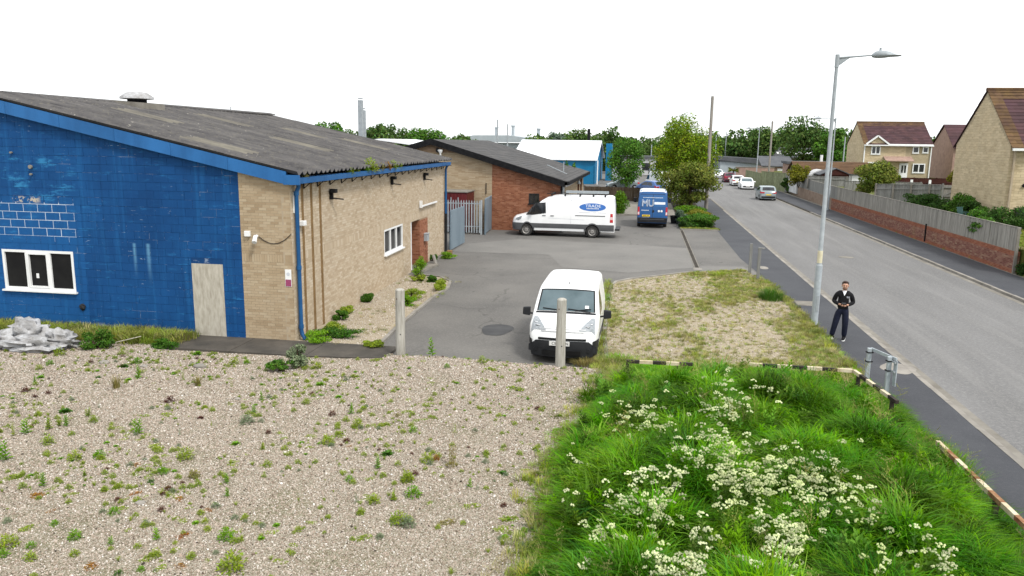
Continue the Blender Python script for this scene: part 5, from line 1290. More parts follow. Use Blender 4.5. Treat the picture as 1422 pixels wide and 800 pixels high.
# ================================================================== TRIP RAILS AND SIGN
def trip_rail(label, P0, P1, h0, h1, nseg, posts, first_black, rust=False, zg=(0.05, .05)):
    a, b = Vector((*P0, h0)), Vector((*P1, h1)); d = b - a; t_ = thing('trip_rail', label, 'rail barrier', (a.x, a.y, zg[0]), 0, 'black and cream trip rails round the grass')
    for k in range(nseg):
        A, B = a + d * (k / nseg), a + d * ((k + 1) / nseg - .002); blk = (k % 2 == 0) == first_black
        MB().bar(A, B, .07, .075).build('rail_section', (M['rail_rust'] if (rust and blk and k % 4) else M['rail_black']) if blk else M['rail_cream'], t_)
    for u in posts:
        p = a + d * u
        MB().bar((p.x, p.y, zg[0] - .1), (p.x, p.y, p.z - .04), .07, .07).build('rail_post', M['rail_black'], t_)
trip_rail('black and cream trip rail nearest the small white van', (-0.22, 17.75), (1.30, 17.8), .60, .60, 5, (0.02, .78), True)
trip_rail('black and cream trip rail along the back of the grass beside the blank verge', (2.57, 18.1), (4.86, 18.05), .6, .6, 7, (.16, .52), False)
trip_rail('short cream and black trip rail bending round to the back of the road sign', (4.89, 18.03), (5.18, 15.9), .6, .6, 6, (.12, .9), False)
trip_rail('worn rusty trip rail beside the footway at the near corner of the grass', (5.20, 13.75), (5.32, 9.4), .60, .60, 11, (.06, .5, .93), False, True)
sgn = thing('road_sign', 'low twin post street sign seen edge on from behind beside the footway', 'sign', (5.5, 18.4, 0))
sa, sb = Vector((5.38, 18.75, 0)), Vector((5.62, 18.05, 0)); sd_ = (sb - sa).normalized()
for p in (sa, sb): MB().bar(p, p + Vector((0, 0, .98)), .09, .09).build('sign_post', M['galv_light'], sgn, bevel=.008)
MB().bar(sa - sd_ * .03 + Vector((.06, .02, .95)), sb + sd_ * .16 + Vector((.06, .02, .95)), .03, .07).build('top_channel', M['galv_light'], sgn)
MB().bar(sb + sd_ * .07 + Vector((.07, .02, .62)), sb + sd_ * .18 + Vector((.07, .02, .62)), .02, .58).build('sign_plate', M['galv_light'], sgn)
for z_ in (.66, .88):
    MB().bar(sb - sd_ * .05 + Vector((.03, .01, z_)), sb + sd_ * .18 + Vector((.03, .01, z_)), .03, .04).build('sign_channel', M['galv'], sgn)
for p in (sa, sb):
    for z_ in (.66, .88): MB().bar(p + Vector((-.06, -.02, z_)), p + Vector((.07, .02, z_)), .11, .025).build('clamp', M['black_metal'], sgn)


# ================================================================== VEHICLES
class Body:
    """a car body grown from a side profile: x runs from the nose backwards, y across, z up"""
    def __init__(s, L_, W, top, bot, wheels, wr, belt, roof, tum=.12, rc=.14, plan=None, bow=.16, rbow=.06, low=.04):
        s.L, s.W, s.top, s.bot, s.wh, s.wr, s.belt, s.roof, s.tum, s.rc, s.bow, s.rbow, s.low = L_, W, top, bot, wheels, wr, belt, roof, tum, rc, bow, rbow, low
        s.plan = plan or [(0, .90), (.25, .97), (.8, 1), (L_ - .5, 1), (L_, .95)]
    def zt(s, x): return float(np.interp(x, [p[0] for p in s.top], [p[1] for p in s.top]))
    def zb(s, x):
        z = s.bot
        for w in s.wh:
            r = s.wr * 1.17; d = abs(x - w)
            if d < r: z = max(z, s.wr + math.sqrt(r * r - d * d))
        return min(z, s.zt(x) - .03)
    def hw(s, x, z):
        f = float(np.interp(x, [p[0] for p in s.plan], [p[1] for p in s.plan]))
        t = max(0, min(1.1, (z - s.belt) / (s.roof - s.belt)))
        l = max(0, min(1, (s.bot + .25 - z) / .25))
        return s.W / 2 * f * (1 - s.tum * t ** 1.25) * (1 - s.low * l)
    def df(s, x, y, z):
        q = (2 * y / s.W) ** 2
        if x < 1.3: x += s.bow * q * (1 - x / 1.3)
        if x > s.L - .8: x -= s.rbow * q * (1 - (s.L - x) / .8)
        return (x, y, z)
    def ring(s, x, nz=9):
        zt, zb = s.zt(x), s.zb(x); rc = min(s.rc, (zt - zb) * .45); pts = [(x, 0, zb)]
        for k in range(nz): z = zb + (zt - rc - zb) * k / (nz - 1); pts.append((x, s.hw(x, z), z))
        w0 = s.hw(x, zt - rc)
        for k in range(1, 5): a = PI / 2 * k / 4; pts.append((x, w0 - rc * (1 - math.cos(a)), zt - rc + rc * math.sin(a)))
        we = w0 - rc
        for k in range(1, 4): f = 1 - k / 3; pts.append((x, we * f, zt + .018 * (1 - f * f)))
        return pts
    def topz(s, x, y):
        zt, zb = s.zt(x), s.zb(x); rc = min(s.rc, (zt - zb) * .45); w0 = s.hw(x, zt - rc); we = w0 - rc; y = abs(y)
        if y <= we: return zt + .018 * (1 - (y / max(we, .01)) ** 2)
        q = min(1, (y - we) / rc); return zt - rc + rc * math.sqrt(max(0, 1 - q * q))
    def xs(s):
        o = set(p[0] for p in s.top) | set(np.linspace(0, s.L, 34).tolist())
        for w in s.wh: o |= set((w + s.wr * 1.17 * math.sin(a)) for a in np.linspace(-PI / 2, PI / 2, 13))
        return sorted(x for x in o if 0 <= x <= s.L)
    def build(s, m, parent, name='body'):
        mb = MB(); rings = []
        for x in s.xs():
            r = s.ring(x); full_ = [s.df(*p) for p in r] + [s.df(p[0], -p[1], p[2]) for p in reversed(r[1:-1])]; rings.append(full_)
        n_ = len(rings[0])
        mb.v = [p for r in rings for p in r]
        for i in range(len(rings) - 1):
            for k in range(n_): mb.f.append((i * n_ + k, (i + 1) * n_ + k, (i + 1) * n_ + (k + 1) % n_, i * n_ + (k + 1) % n_)); mb.m.append(0)
        mb.f.append(tuple(range(n_))); mb.f.append(tuple(reversed(range((len(rings) - 1) * n_, len(rings) * n_)))); mb.m += [0, 0]
        return mb.build(name, m, parent, 38)
    def side(s, mb, poly, off=.006, sides=(1, -1), mi=0, sub=3):
        P = []
        for (x0, z0), (x1, z1) in zip(poly, poly[1:] + poly[:1]):
            for k in range(sub): P.append((x0 + (x1 - x0) * k / sub, z0 + (z1 - z0) * k / sub))
        for q in sides: mb.add([s.df(x, q * (s.hw(x, z) + off), z) for x, z in P], [tuple(range(len(P)))] if q < 0 else [tuple(reversed(range(len(P))))], mi)
        return mb
    def strip(s, mb, x0, x1, za, zb, off=.006, sides=(1, -1), n=14, nz=2, mi=0):
        za = za if callable(za) else (lambda x, v=za: v); zb = zb if callable(zb) else (lambda x, v=zb: v)
        for q in sides:
            vs = []
            for i in range(n + 1):
                x = x0 + (x1 - x0) * i / n; lo = max(za(x), s.zb(x)); hi = max(zb(x), lo + .001)
                for k in range(nz + 1): z = lo + (hi - lo) * k / nz; vs.append(s.df(x, q * (s.hw(x, z) + off), z))
            m_ = nz + 1
            mb.add(vs, [((i * m_ + k, (i + 1) * m_ + k, (i + 1) * m_ + k + 1, i * m_ + k + 1) if q < 0 else (i * m_ + k, i * m_ + k + 1, (i + 1) * m_ + k + 1, (i + 1) * m_ + k)) for i in range(n) for k in range(nz)], mi)
        return mb
    def over(s, mb, x0, x1, y0, y1, off=.006, ny=10, nx=8, mi=0, yx=None):
        xs = sorted(set([p[0] for p in s.top if x0 < p[0] < x1]) | set(np.linspace(x0, x1, nx).tolist())); vs = []
        for x in xs:
            sl = 1.0
            if yx: sl = yx((x - x0) / (x1 - x0))
            dz = (s.zt(x + .02) - s.zt(x - .02)) / .04; nn = Vector((-dz, 0, 1)).normalized()
            for k in range(ny + 1):
                y = (y0 + (y1 - y0) * k / ny) * sl; p = s.df(x, y, s.topz(x, y)); vs.append((p[0] + nn.x * off, p[1], p[2] + nn.z * off))
        m_ = ny + 1
        mb.add(vs, [(i * m_ + k, (i + 1) * m_ + k, (i + 1) * m_ + k + 1, i * m_ + k + 1) for i in range(len(xs) - 1) for k in range(ny)], mi)
        return mb
    def end(s, mb, x_end, y0, y1, z0, z1, off=.006, n=8, mi=0):
        """patch on the flat tail"""
        vs = []
        for k in range(n + 1):
            y = y0 + (y1 - y0) * k / n
            for z in (z0, z1): p = s.df(x_end, y, z); vs.append((p[0] + off, p[1], z))
        mb.add(vs, [(2 * k, 2 * k + 2, 2 * k + 3, 2 * k + 1) for k in range(n)], mi); return mb


def wheels(t_, body, r, w=.2, y=None, detail=True, hub='steel_hub'):
    y = y or body.W / 2 - w / 2 - .03
    ty = MB().lathe([(r * .62, -w / 2), (r * .93, -w / 2), (r, -w * .36), (r, w * .36), (r * .93, w / 2), (r * .62, w / 2)], (0, 0, 0), 'y', 28, 0, False).mesh('tyre', M['rubber'], 40)
    mb = MB().lathe([(.02, -w * .30), (r * .22, -w * .34), (r * .25, -w * .30), (r * .5, -w * .22), (r * .58, -w * .42), (r * .64, -w * .46), (r * .64, w * .4), (.02, w * .4)], (0, 0, 0), 'y', 28); rm = mb.mesh('rim', M[hub], 40)
    mb = MB()
    for k in range(8):
        a = 2 * PI * k / 8; mb.lathe([(.028, -w * .30), (.02, -w * .285), (.002, -w * .285)], (r * .40 * math.cos(a), 0, r * .40 * math.sin(a)), 'y', 8)
    hl = mb.mesh('rim_holes', M['black_plastic'])
    for wx in body.wh:
        for sy in (-1, 1):
            e = bpy.data.objects.new('wheel', None); COL.objects.link(e); e.parent = t_; e.location = (wx, sy * y, r); e.rotation_euler = (0, 0, 0 if sy < 0 else PI); e.empty_display_size = .1
            inst('tyre', ty, e); inst('rim', rm, e)
            if detail: inst('rim_holes', hl, e)['kind'] = 'stuff'
    mb = MB()
    for wx in body.wh: mb.box(wx - r * 1.2, -y - w * .1, r * .5, wx + r * 1.2, y + w * .1, r * 2.05)
    mb.box(.3, -body.W / 2 * .8, body.bot - .04, body.L - .3, body.W / 2 * .8, body.bot + .08)
    mb.build('underbody', M['room_dark'], t_)


def mirror(t_, x, y, z, m, sgn, sx=.1, sz=.16):
    mb = MB(); mb.bar((x, sgn * (y - .06), z - .03), (x, sgn * (y + .1), z), .05, .05)
    mb.hexa([(x - .04, sgn * (y + .06), z - .08), (x + sx, sgn * (y + .06), z - .08), (x + sx, sgn * (y + .27), z - .06), (x - .01, sgn * (y + .27), z - .06), (x - .02, sgn * (y + .06), z + sz), (x + sx, sgn * (y + .06), z + sz), (x + sx, sgn * (y + .26), z + sz - .02), (x + .01, sgn * (y + .26), z + sz - .02)])
    return mb.build('door_mirror', m, t_, bevel=.03)


# --- small white van facing the camera
bv = thing('small_van', 'small white panel van with black bumper parked nose towards the gravel', 'van', (-1.9, 19.2, 0), PI / 2)
bt = Body(4.38, 1.81, [(0, .36), (.015, .52), (.05, .72), (.10, .84), (.20, .93), (.45, 1.02), (.92, 1.13), (1.0, 1.17), (1.62, 1.68), (1.80, 1.765), (2.1, 1.80), (3.2, 1.815), (4.1, 1.80), (4.30, 1.74), (4.36, 1.5), (4.38, .5)], .2, [.88, 3.61], .31, 1.0, 1.8, .15, .15, [(0, .86), (.12, .94), (.4, 1), (3.8, 1), (4.38, .95)], .24, .05)
bt.build(M['white_paint'], bv)
wheels(bv, bt, .31, .2)
mb = MB(); bt.over(mb, 0, .028, -.88, .88, .012, 18, 8, 0); bt.strip(mb, .0, .50, .18, lambda x: .60 + .0 * x, .010, n=12, nz=3); fb = mb.build('front_bumper', M['black_plastic'], bv, 50)
mb = MB(); vs = [bt.df(-.012, y_, z_) for y_ in np.linspace(-.80, .80, 15) for z_ in (.19, .30, .42)]
mb.add(vs, [(3 * i + k, 3 * i + 3 + k, 3 * i + 4 + k, 3 * i + 1 + k) for i in range(14) for k in range(2)]); mb.build('lower_valance', M['black_plastic'], fb)
mb = MB(); mb.obox((-.0, 0, .31), (.022, 0, 0), (0, .50, 0), (0, 0, .06)); mb.build('lower_grille', M['room_dark'], fb)
for sy in (-1, 1): MB().lathe([(.055, -.03), (.06, 0), (.002, .005)], (.13, sy * .68, .36), 'x', 12).build('fog_light', M['black_plastic'], fb)
mb = MB(); bt.over(mb, .030, .040, -.62, .62, .016, 14, 3); mb.build('upper_grille', M['room_dark'], bv)
mb = MB(); bt.over(mb, .085, .095, -.56, .56, .014, 14, 3); bt.over(mb, .13, .145, -.60, .60, .012, 14, 3); mb.build('grille_chevrons', M['rim'], bv)
for sy in (-1, 1):
    mb = MB(); vs = []; xs_ = np.linspace(.10, .70, 12)
    for i, x in enumerate(xs_):
        u = i / 11; yo = .83 - .02 * u; yi = .42 + .30 * u ** .8
        for k in range(6):
            y = yi + (yo - yi) * k / 5; p = bt.df(x, sy * y, bt.topz(x, y)); vs.append((p[0] - .006, p[1], p[2] + .010))
    mb.add(vs, [(i * 6 + k, (i + 1) * 6 + k, (i + 1) * 6 + k + 1, i * 6 + k + 1) for i in range(11) for k in range(5)]); hl = mb.build('headlight', M['lens'], bv, 50)
    for (xx, yy, rr) in ((.24, .64, .075), (.36, .72, .06)): MB().blob((bt.df(xx, sy * yy, 0)[0], sy * yy, bt.topz(xx, yy) + .005), (rr, rr, .012), 1, 0, 12, 6).build('lamp', M['chrome'], hl, 180)
mb = MB(); bt.over(mb, .50, .505, -.62, .62, .004, 10, 2); bt.over(mb, .18, .185, -.45, .45, .004, 10, 2); mb.build('bonnet_seams', M['grey_cladding'], bv)
mb = MB(); bt.over(mb, .90, .98, -.80, .80, .009, 12, 3); bt.over(mb, 1.0, 1.60, -.785, .785, .007, 12, 8, 0, lambda u: 1 - .075 * u); ws = mb.build('windscreen_seal', M['black_plastic'], bv, 40)
ng = NT('windscreen_glass'); cg = ng.ramp(ng.noise(1.6, 3), [(.3, (.05, .08, .09)), (.7, (.10, .14, .155))]); M['windscreen'] = ng.done(cg, .06, .5)
mb = MB(); bt.over(mb, 1.0, 1.56, -.745, .745, .013, 12, 8, 0, lambda u: 1 - .075 * u); mb.build('windscreen', M['windscreen'], bv, 180)
def wip(a, b, zz=.03):
    pa, pb = bt.df(a[0], a[1], bt.topz(*a)), bt.df(b[0], b[1], bt.topz(*b)); return MB().bar((pa[0] - .01, pa[1], pa[2] + zz), (pb[0] - .01, pb[1], pb[2] + zz), .025, .02).build('wiper', M['black_plastic'], bv)
wip((.98, -.66), (1.04, -.05)); wip((.98, .05), (1.05, .62)); wip((1.0, -.25), (1.06, -.66))
MB().tube([bt.df(1.78, 0, 1.77), bt.df(1.86, 0, 1.84)], .012, 6).build('aerial', M['black_plastic'], bv)
mb = MB(); bt.side(mb, [(1.12, 1.14), (1.72, 1.60), (2.12, 1.62), (2.14, 1.10), (1.3, 1.06)], .008); mb.build('side_window', M['glass_dark'], bv)
mb = MB(); bt.side(mb, [(1.08, .3), (1.10, .3), (1.10, 1.0), (1.08, 1.0)], .004); bt.side(mb, [(2.2, .3), (2.22, .3), (2.22, 1.64), (2.2, 1.64)], .004); bt.side(mb, [(3.2, .6), (3.22, .6), (3.22, 1.64), (3.2, 1.64)], .004); mb.build('door_seams', M['grey_cladding'], bv)
mb = MB(); bt.side(mb, [(1.3, .48), (3.2, .48), (3.2, .60), (1.3, .60)], .012); mb.build('rubbing_strip', M['black_plastic'], bv)
mb = MB(); bt.side(mb, [(2.0, .92), (2.16, .92), (2.16, .97), (2.0, .97)], .02); mb.build('door_handle', M['black_plastic'], bv)
for s_ in (-1, 1): mirror(bv, 1.22, .93, 1.06, M['black_plastic'], s_)
MB().obox((-.035, .05, .56), (.008, 0, 0), (0, .26, 0), (0, 0, .058)).build('number_plate', M['plate_white'], bv)
lettering('CE', bv, (-.0455, .185, .56), (PI / 2, 0, -PI / 2), .105, M['ink'], 'plate_lettering'); lettering('VN', bv, (-.0455, -.11, .56), (PI / 2, 0, -PI / 2), .105, M['ink'], 'plate_lettering')
xs_ = .42; zz_ = bt.topz(.42, 0); sl_ = math.atan2(bt.zt(.5) - bt.zt(.34), .16)
lettering('Lo', bv, (.50, .36, bt.topz(.5, .36) + .012), (sl_, 0, -PI / 2), .15, M['pink_ink'], 'bonnet_lettering'); lettering('ross', bv, (.50, -.20, bt.topz(.5, .2) + .012), (sl_, 0, -PI / 2), .15, M['pink_ink'], 'bonnet_lettering')
MB().obox((1.1, -.55, 1.3), (.03, 0, .03), (0, .05, 0), (0, 0, .004)).build('dashboard_paper', M['white_plastic'], bv)

# --- long white van, side on
tv = thing('panel_van', 'long white panel van with blue oval logo parked by the red brick gable', 'van', (-7.93, 47.62, 0), 0, None, True)
tb = Body(6.36, 2.05, [(0, .5), (.02, .8), (.08, 1.02), (.22, 1.15), (.85, 1.32), (1.02, 1.40), (1.85, 2.12), (2.15, 2.30), (2.6, 2.43), (3.2, 2.48), (4.8, 2.50), (6.1, 2.47), (6.25, 2.38), (6.32, 1.9), (6.36, .9), (6.36, .55)], .36, [.98, 4.99], .37, 1.25, 2.5, .13, .18, [(0, .84), (.15, .93), (.6, 1), (5.9, 1), (6.36, .96)], .22, .05)
tb.build(M['white_paint'], tv); wheels(tv, tb, .37, .24)
mb = MB(); tb.over(mb, 0, .018, -.98, .98, .012, 16, 5); tb.strip(mb, 0, .62, .3, .80, .012, n=14, nz=3); mb.build('front_bumper', M['grey_cladding'], tv, 40)
for sd_2 in (-1, 1):
    for xa_, xb_, zl_ in ((1.42, 4.50, .52), (5.48, 6.33, .42)): tb.strip(MB(), xa_, xb_, zl_, .80, .012, (sd_2,), n=10).build('side_cladding', M['grey_cladding'], tv)
mb = MB()
for wx in tb.wh: tb.strip(mb, wx - .50, wx + .50, lambda x: tb.zb(x), lambda x, c=wx: max(tb.zb(x) + .08, .80), .013, n=20)
mb.build('wheel_arch_trim', M['grey_cladding'], tv)
mb = MB(); tb.side(mb, [(.88, 1.30), (1.52, 1.98), (1.62, 2.02), (2.14, 2.06), (2.18, 1.42), (1.35, 1.29)], .012, sub=5); mb.build('side_window', M['glass_dark'], tv)
mb = MB(); tb.over(mb, 1.04, 1.86, -.86, .86, .008, 12, 8, 0, lambda u: 1 - .06 * u); mb.build('windscreen', M['windscreen'], tv, 180)
mb = MB()
for x0, z0, z1 in ((2.26, .36, 2.30), (3.68, .82, 2.30), (1.25, .82, 1.28)): tb.side(mb, [(x0, z0), (x0 + .02, z0), (x0 + .02, z1), (x0, z1)], .004, (-1,))
tb.side(mb, [(2.3, 2.20), (6.2, 2.20), (6.2, 2.215), (2.3, 2.215)], .004, (-1,)); tb.side(mb, [(2.3, 1.12), (4.5, 1.06), (4.5, 1.075), (2.3, 1.135)], .004, (-1,))
mb.build('door_seams', M['logo_grey'], tv)
mb = MB(); tb.side(mb, [(3.95, 1.30), (5.75, 1.30), (5.75, 1.345), (3.95, 1.345)], .012, (-1,)); mb.build('slider_rail', M['grey_cladding'], tv)
for x0 in (1.95, 2.45): tb.side(MB(), [(x0, 1.24), (x0 + .22, 1.24), (x0 + .22, 1.29), (x0, 1.29)], .02, (-1,)).build('door_handle', M['grey_cladding'], tv)
mb = MB(); tb.side(mb, [(.14, .98), (.18, 1.08), (.62, 1.24), (.52, 1.02), (.35, .94)], .010); mb.build('headlight', M['lens'], tv)
hwv = lambda x, z: tb.hw(x, z)
mb = MB(); tb.side(mb, [(6.06, .95), (6.26, .95), (6.22, 1.48), (6.08, 1.48)], .012); rl = mb.build('rear_light', M['red_lens'], tv)
tb.side(MB(), [(6.07, 1.12), (6.24, 1.12), (6.23, 1.28), (6.07, 1.28)], .016).build('indicator_lens', M['pink_lens'], rl)
mb = MB(); mb.obox((6.48, 0, .52), (.14, 0, 0), (0, .92, 0), (0, 0, .05)); mb.build('rear_step', M['black_plastic'], tv, bevel=.02)
cxo, czo = 4.98, 1.84
mb = MB(); ps = [(cxo + .80 * math.cos(a), czo + .235 * math.sin(a)) for a in [2 * PI * k / 36 for k in range(36)]]; tb.side(mb, ps, .009, (-1,), sub=1); lo = mb.build('oval_logo', M['logo_blue'], tv)
tilt = math.atan((tb.hw(5, 1.7) - tb.hw(5, 2.0)) / .3)
lettering('TRADE', lo, (cxo + .02, -tb.hw(5, 1.90) - .013, 1.905), (PI / 2 - tilt, 0, 0), .24, M['logo_white'], 'logo_lettering', sx=1.25)
mb = MB()
for k in range(9): mb.obox((cxo - .33 + k * .083, -tb.hw(5, 1.74) - .012, 1.745), (.030, 0, 0), (0, .002, 0), (0, -.01, .05))
mb.build('logo_small_lettering', M['logo_white'], lo)
mb = MB()
for k in range(22):
    if k in (9, 10, 14): continue
    mb.obox((cxo - .80 + k * .076, -tb.hw(5, 1.52) - .010, 1.52), (.026, 0, 0), (0, .002, 0), (0, 0, .016))
mb.build('strapline_lettering', M['logo_grey'], tv)
mirror(tv, 1.35, 1.05, 1.55, M['black_plastic'], -1, .1, .26); mirror(tv, 1.35, 1.05, 1.55, M['black_plastic'], 1, .1, .26)
mb = MB()
for xx in (2.5, 3.3, 4.2, 5.0, 5.7):
    for sy in (-1, 1): mb.obox((xx, sy * .84, 2.50), (.04, 0, 0), (0, .04, 0), (0, 0, .06))
    mb.bar((xx, -.86, 2.57), (xx, .86, 2.57), .05, .04)
for sy in (-1, 1): mb.bar((2.2, sy * .86, 2.58), (5.85, sy * .86, 2.58), .04, .04)
mb.build('roof_bars', M['black_plastic'], tv)
ld = thing('ladder', 'aluminium ladder lying on the roof bars of the long white van', 'ladder', (-4.6, 47.1, 2.6))
for yy in (46.86, 47.26): MB().bar((-4.6, yy, 2.70), (-2.05, yy, 2.70), .03, .14).build('stile', M['galv_light'], ld)
for k in range(10): MB().bar((-4.45 + k * .26, 46.88, 2.72), (-4.45 + k * .26, 47.24, 2.72), .03, .03).build('rung', M['galv_light'], ld)

# --- blue van seen from behind
uv = thing('panel_van', 'blue panel van seen from behind beside the hedge bed', 'van', (0.66, 58.75, 0), -PI / 2)
ub_ = Body(5.4, 2.05, [(0, .5), (.02, .85), (.1, 1.1), (.7, 1.35), (.8, 1.4), (1.5, 2.1), (1.9, 2.4), (2.5, 2.50), (5.0, 2.52), (5.25, 2.47), (5.34, 2.30), (5.38, 1.3), (5.4, .6)], .34, [.95, 4.35], .34, 1.25, 2.5, .11, .17, [(0, .86), (.6, 1), (5.1, 1), (5.4, .97)], .2, .04)
ub_.build(M['van_blue'], uv); wheels(uv, ub_, .34, .24, None, False)
xe_ = lambda z: float(np.interp(z, [.6, 1.3, 2.30], [5.4, 5.38, 5.34]))
def tail(mb, y0, y1, z0, z1, off, mi=0, nn=4):
    vs = []
    for k in range(nn + 1):
        y = y0 + (y1 - y0) * k / nn
        for z in (z0, z1): p = ub_.df(xe_(z), y, z); vs.append((p[0] + off, y, z))
    mb.add(vs, [(2 * k, 2 * k + 2, 2 * k + 3, 2 * k + 1) for k in range(nn)], mi); return mb
mb = MB(); ub_.over(mb, 1.9, 5.27, -.86, .86, .012, 10, 12); mb.build('white_roof_panel', M['white_paint'], uv)
mb = MB(); mb.obox((5.43, 0, .55), (.07, 0, 0), (0, .98, 0), (0, 0, .16)); mb.build('rear_bumper', M['black_plastic'], uv, bevel=.03)
mb = MB(); mb.obox((5.505, 0, .60), (.008, 0, 0), (0, .8, 0), (0, 0, .015)); mb.build('bumper_strip', M['grey_cladding'], uv)
mb = MB(); tail(mb, -.012, .012, .72, 2.28, .006); tail(mb, -.80, .80, 2.26, 2.285, .006); mb.build('door_seams', M['black_plastic'], uv)
mb = MB(); tail(mb, -.85, -.05, 1.45, 2.2, .005); tail(mb, .05, .85, 1.45, 2.2, .005); mb.build('tinted_door_glass', basic('blue_film', (0.024, .105, .28), (.035, .13, .33), 1.2, .2, .35), uv)
for sy in (-1, 1):
    mb = MB(); tail(mb, sy * .87, sy * .99, .86, 1.42, .012); lt = mb.build('rear_light', M['red_lens'], uv); mb = MB(); tail(mb, sy * .875, sy * .985, .90, 1.08, .016); mb.build('reverse_lens', M['pink_lens'], lt)
mb = MB(); mb.obox((5.425, -.42, .84), (.008, 0, 0), (0, .26, 0), (0, 0, .06)); npl = mb.build('number_plate', M['plate_yellow'], uv)
mb = MB()
for k in range(7): mb.obox((5.435, -.60 + k * .055 + (.03 if k > 3 else 0), .84), (.002, 0, 0), (0, .014, 0), (0, 0, .032))
mb.build('plate_lettering', M['ink'], npl)
mb = MB(); tail(mb, -.02, .10, 1.06, 1.22, .02); mb.build('door_handle', M['black_plastic'], uv)
mb = MB(); tail(mb, .10, .82, 1.60, 1.76, .010); mb.build('white_web_panel', M['logo_white'], uv)
mb = MB()
for k in range(16): tail(mb, -.66 + k * .084, -.61 + k * .084, 2.03, 2.075, .010, 0, 1)
for k in range(8): tail(mb, -.74 + k * .062, -.70 + k * .062, 1.17, 1.22, .010, 0, 1)
for k in range(9): tail(mb, -.72 + k * .06, -.685 + k * .06, .70, .73, .010, 0, 1)
mb.build('small_lettering', M['logo_white'], uv)
for yy in (.42, .60): MB().lathe([(.075, 0), (.075, .006), (.002, .007)], (5.392, yy, 1.16), 'x', 16).build('round_emblem', M['logo_white'], uv)
lettering('MU', uv, (5.395, -.33, 1.66), (PI / 2, 0, PI / 2), .62, M['logo_white'], 'emblem_lettering', outline=.012, sx=.9)
for s_ in (-1, 1): mirror(uv, 1.25, 1.08, 1.5, M['black_plastic'], s_, .12, .28)

# --- parked cars
def car(label, paint, loc, rot, group=None, kind='hatch', name='parked_car'):
    t_ = thing(name, label, 'car', loc, rot, group)
    b = Body(4.15, 1.76, [(0, .35), (.02, .55), (.08, .70), (.25, .78), (1.0, .95), (1.1, .99), (1.85, 1.40), (2.2, 1.47), (3.1, 1.46), (3.55, 1.38), (3.95, 1.02), (4.05, .95), (4.12, .85), (4.15, .4)], .2, [.82, 3.40], .31, .92, 1.47, .22, .12, [(0, .8), (.3, .95), (.9, 1), (3.5, 1), (4.15, .88)], .22, .14)
    b.build(paint, t_); wheels(t_, b, .31, .2, None, False, 'rim')
    mb = MB(); b.over(mb, 1.12, 1.84, -.68, .68, .008, 8, 5, 0, lambda u: 1 - .08 * u); mb.build('windscreen', M['windscreen'], t_, 180)
    mb = MB(); b.over(mb, 3.57, 3.93, -.62, .62, .008, 8, 4, 0, lambda u: .92 + .08 * u); mb.build('rear_window', M['glass_dark'], t_, 180)
    mb = MB(); b.side(mb, [(1.35, .97), (1.98, 1.34), (2.5, 1.36), (2.5, .97)], .008); b.side(mb, [(2.56, .97), (2.56, 1.36), (3.1, 1.34), (3.45, 1.02), (3.4, .97)], .008); mb.build('side_windows', M['glass_dark'], t_)
    for sy in (-1, 1):
        mb = MB(); b.side(mb, [(.12, .62), (.18, .72), (.62, .82), (.5, .66)], .012, (sy,)); mb.build('headlight', M['lens'], t_)
        mb = MB(); b.side(mb, [(3.82, .80), (3.86, 1.0), (4.10, .93), (4.13, .76)], .012, (sy,)); b.end(mb, 4.13, sy * .42, sy * .80, .76, .90, .035, 4); mb.build('rear_light', M['red_lens'], t_)
        mirror(t_, 1.5, .86, .98, paint, sy, .07, .1)
    mb = MB(); b.over(mb, .0, .015, -.6, .6, .012, 10, 3); mb.build('front_grille', M['black_plastic'], t_)
    MB().obox((-.01, 0, .47), (.008, 0, 0), (0, .26, 0), (0, 0, .055)).build('number_plate', M['plate_white'], t_)
    MB().obox((4.185, 0, .62), (.008, 0, 0), (0, .26, 0), (0, 0, .055)).build('number_plate', M['plate_yellow'], t_)
    mb = MB(); b.end(mb, 4.15, -.7, .7, .28, .45, .012); mb.build('rear_valance', M['black_plastic'], t_)
    return t_
RD = -.085
kk = 'cars parked along the far kerb'
car('silver hatchback parked tail towards us by the brick wall', M['silver'], (12.95, 89.3, RD), -PI / 2, kk)
car('white hatchback facing us, first of the pair beyond the silver one', M['white_paint'], (13.35, 105.3, RD), PI / 2, kk)
car('white car half hidden behind the nearer white hatchback', M['white_paint'], (13.1, 118.0, RD), -PI / 2, kk)
car('dark maroon car parked between the white cars', M['maroon'], (13.0, 128.5, RD), -PI / 2, kk)
car('white car furthest along the kerb with dark nose', M['white_paint'], (12.6, 139.0, RD), PI / 2, kk)
car('grey car parked in the yard high behind the blue van', M['dark_paint'], (1.7, 140, 0), PI / 2 + .05, None)
car('blue car in the yard behind the board fence', M['blue_paint_car'], (-.6, 93, 0), -PI / 2 + .7, None)
car('pale car parked in the yard by the blue shed', M['silver'], (-4.6, 97.5, 0), .2, None)
car('silver car on the drive between the two houses', M['silver'], (36.6, 101, 1.6), .1, None)
wv = thing('yard_van', 'white van in the yard half hidden by the maple', 'van', (.9, 103, 0), -PI / 2 + .35)
wb = Body(5.0, 1.95, ub_.top, .34, [.95, 3.9], .34, 1.25, 2.5, .11, .17, None, .2, .04); wb.top = [(x * 5.0 / 5.4, z * .9) for x, z in ub_.top]
wb.build(M['white_paint'], wv); wheels(wv, wb, .34, .22, None, False)
mb = MB(); wb.side(mb, [(.85, 1.2), (1.4, 1.75), (1.9, 1.8), (1.9, 1.2)], .01); mb.build('side_window', M['glass_dark'], wv)
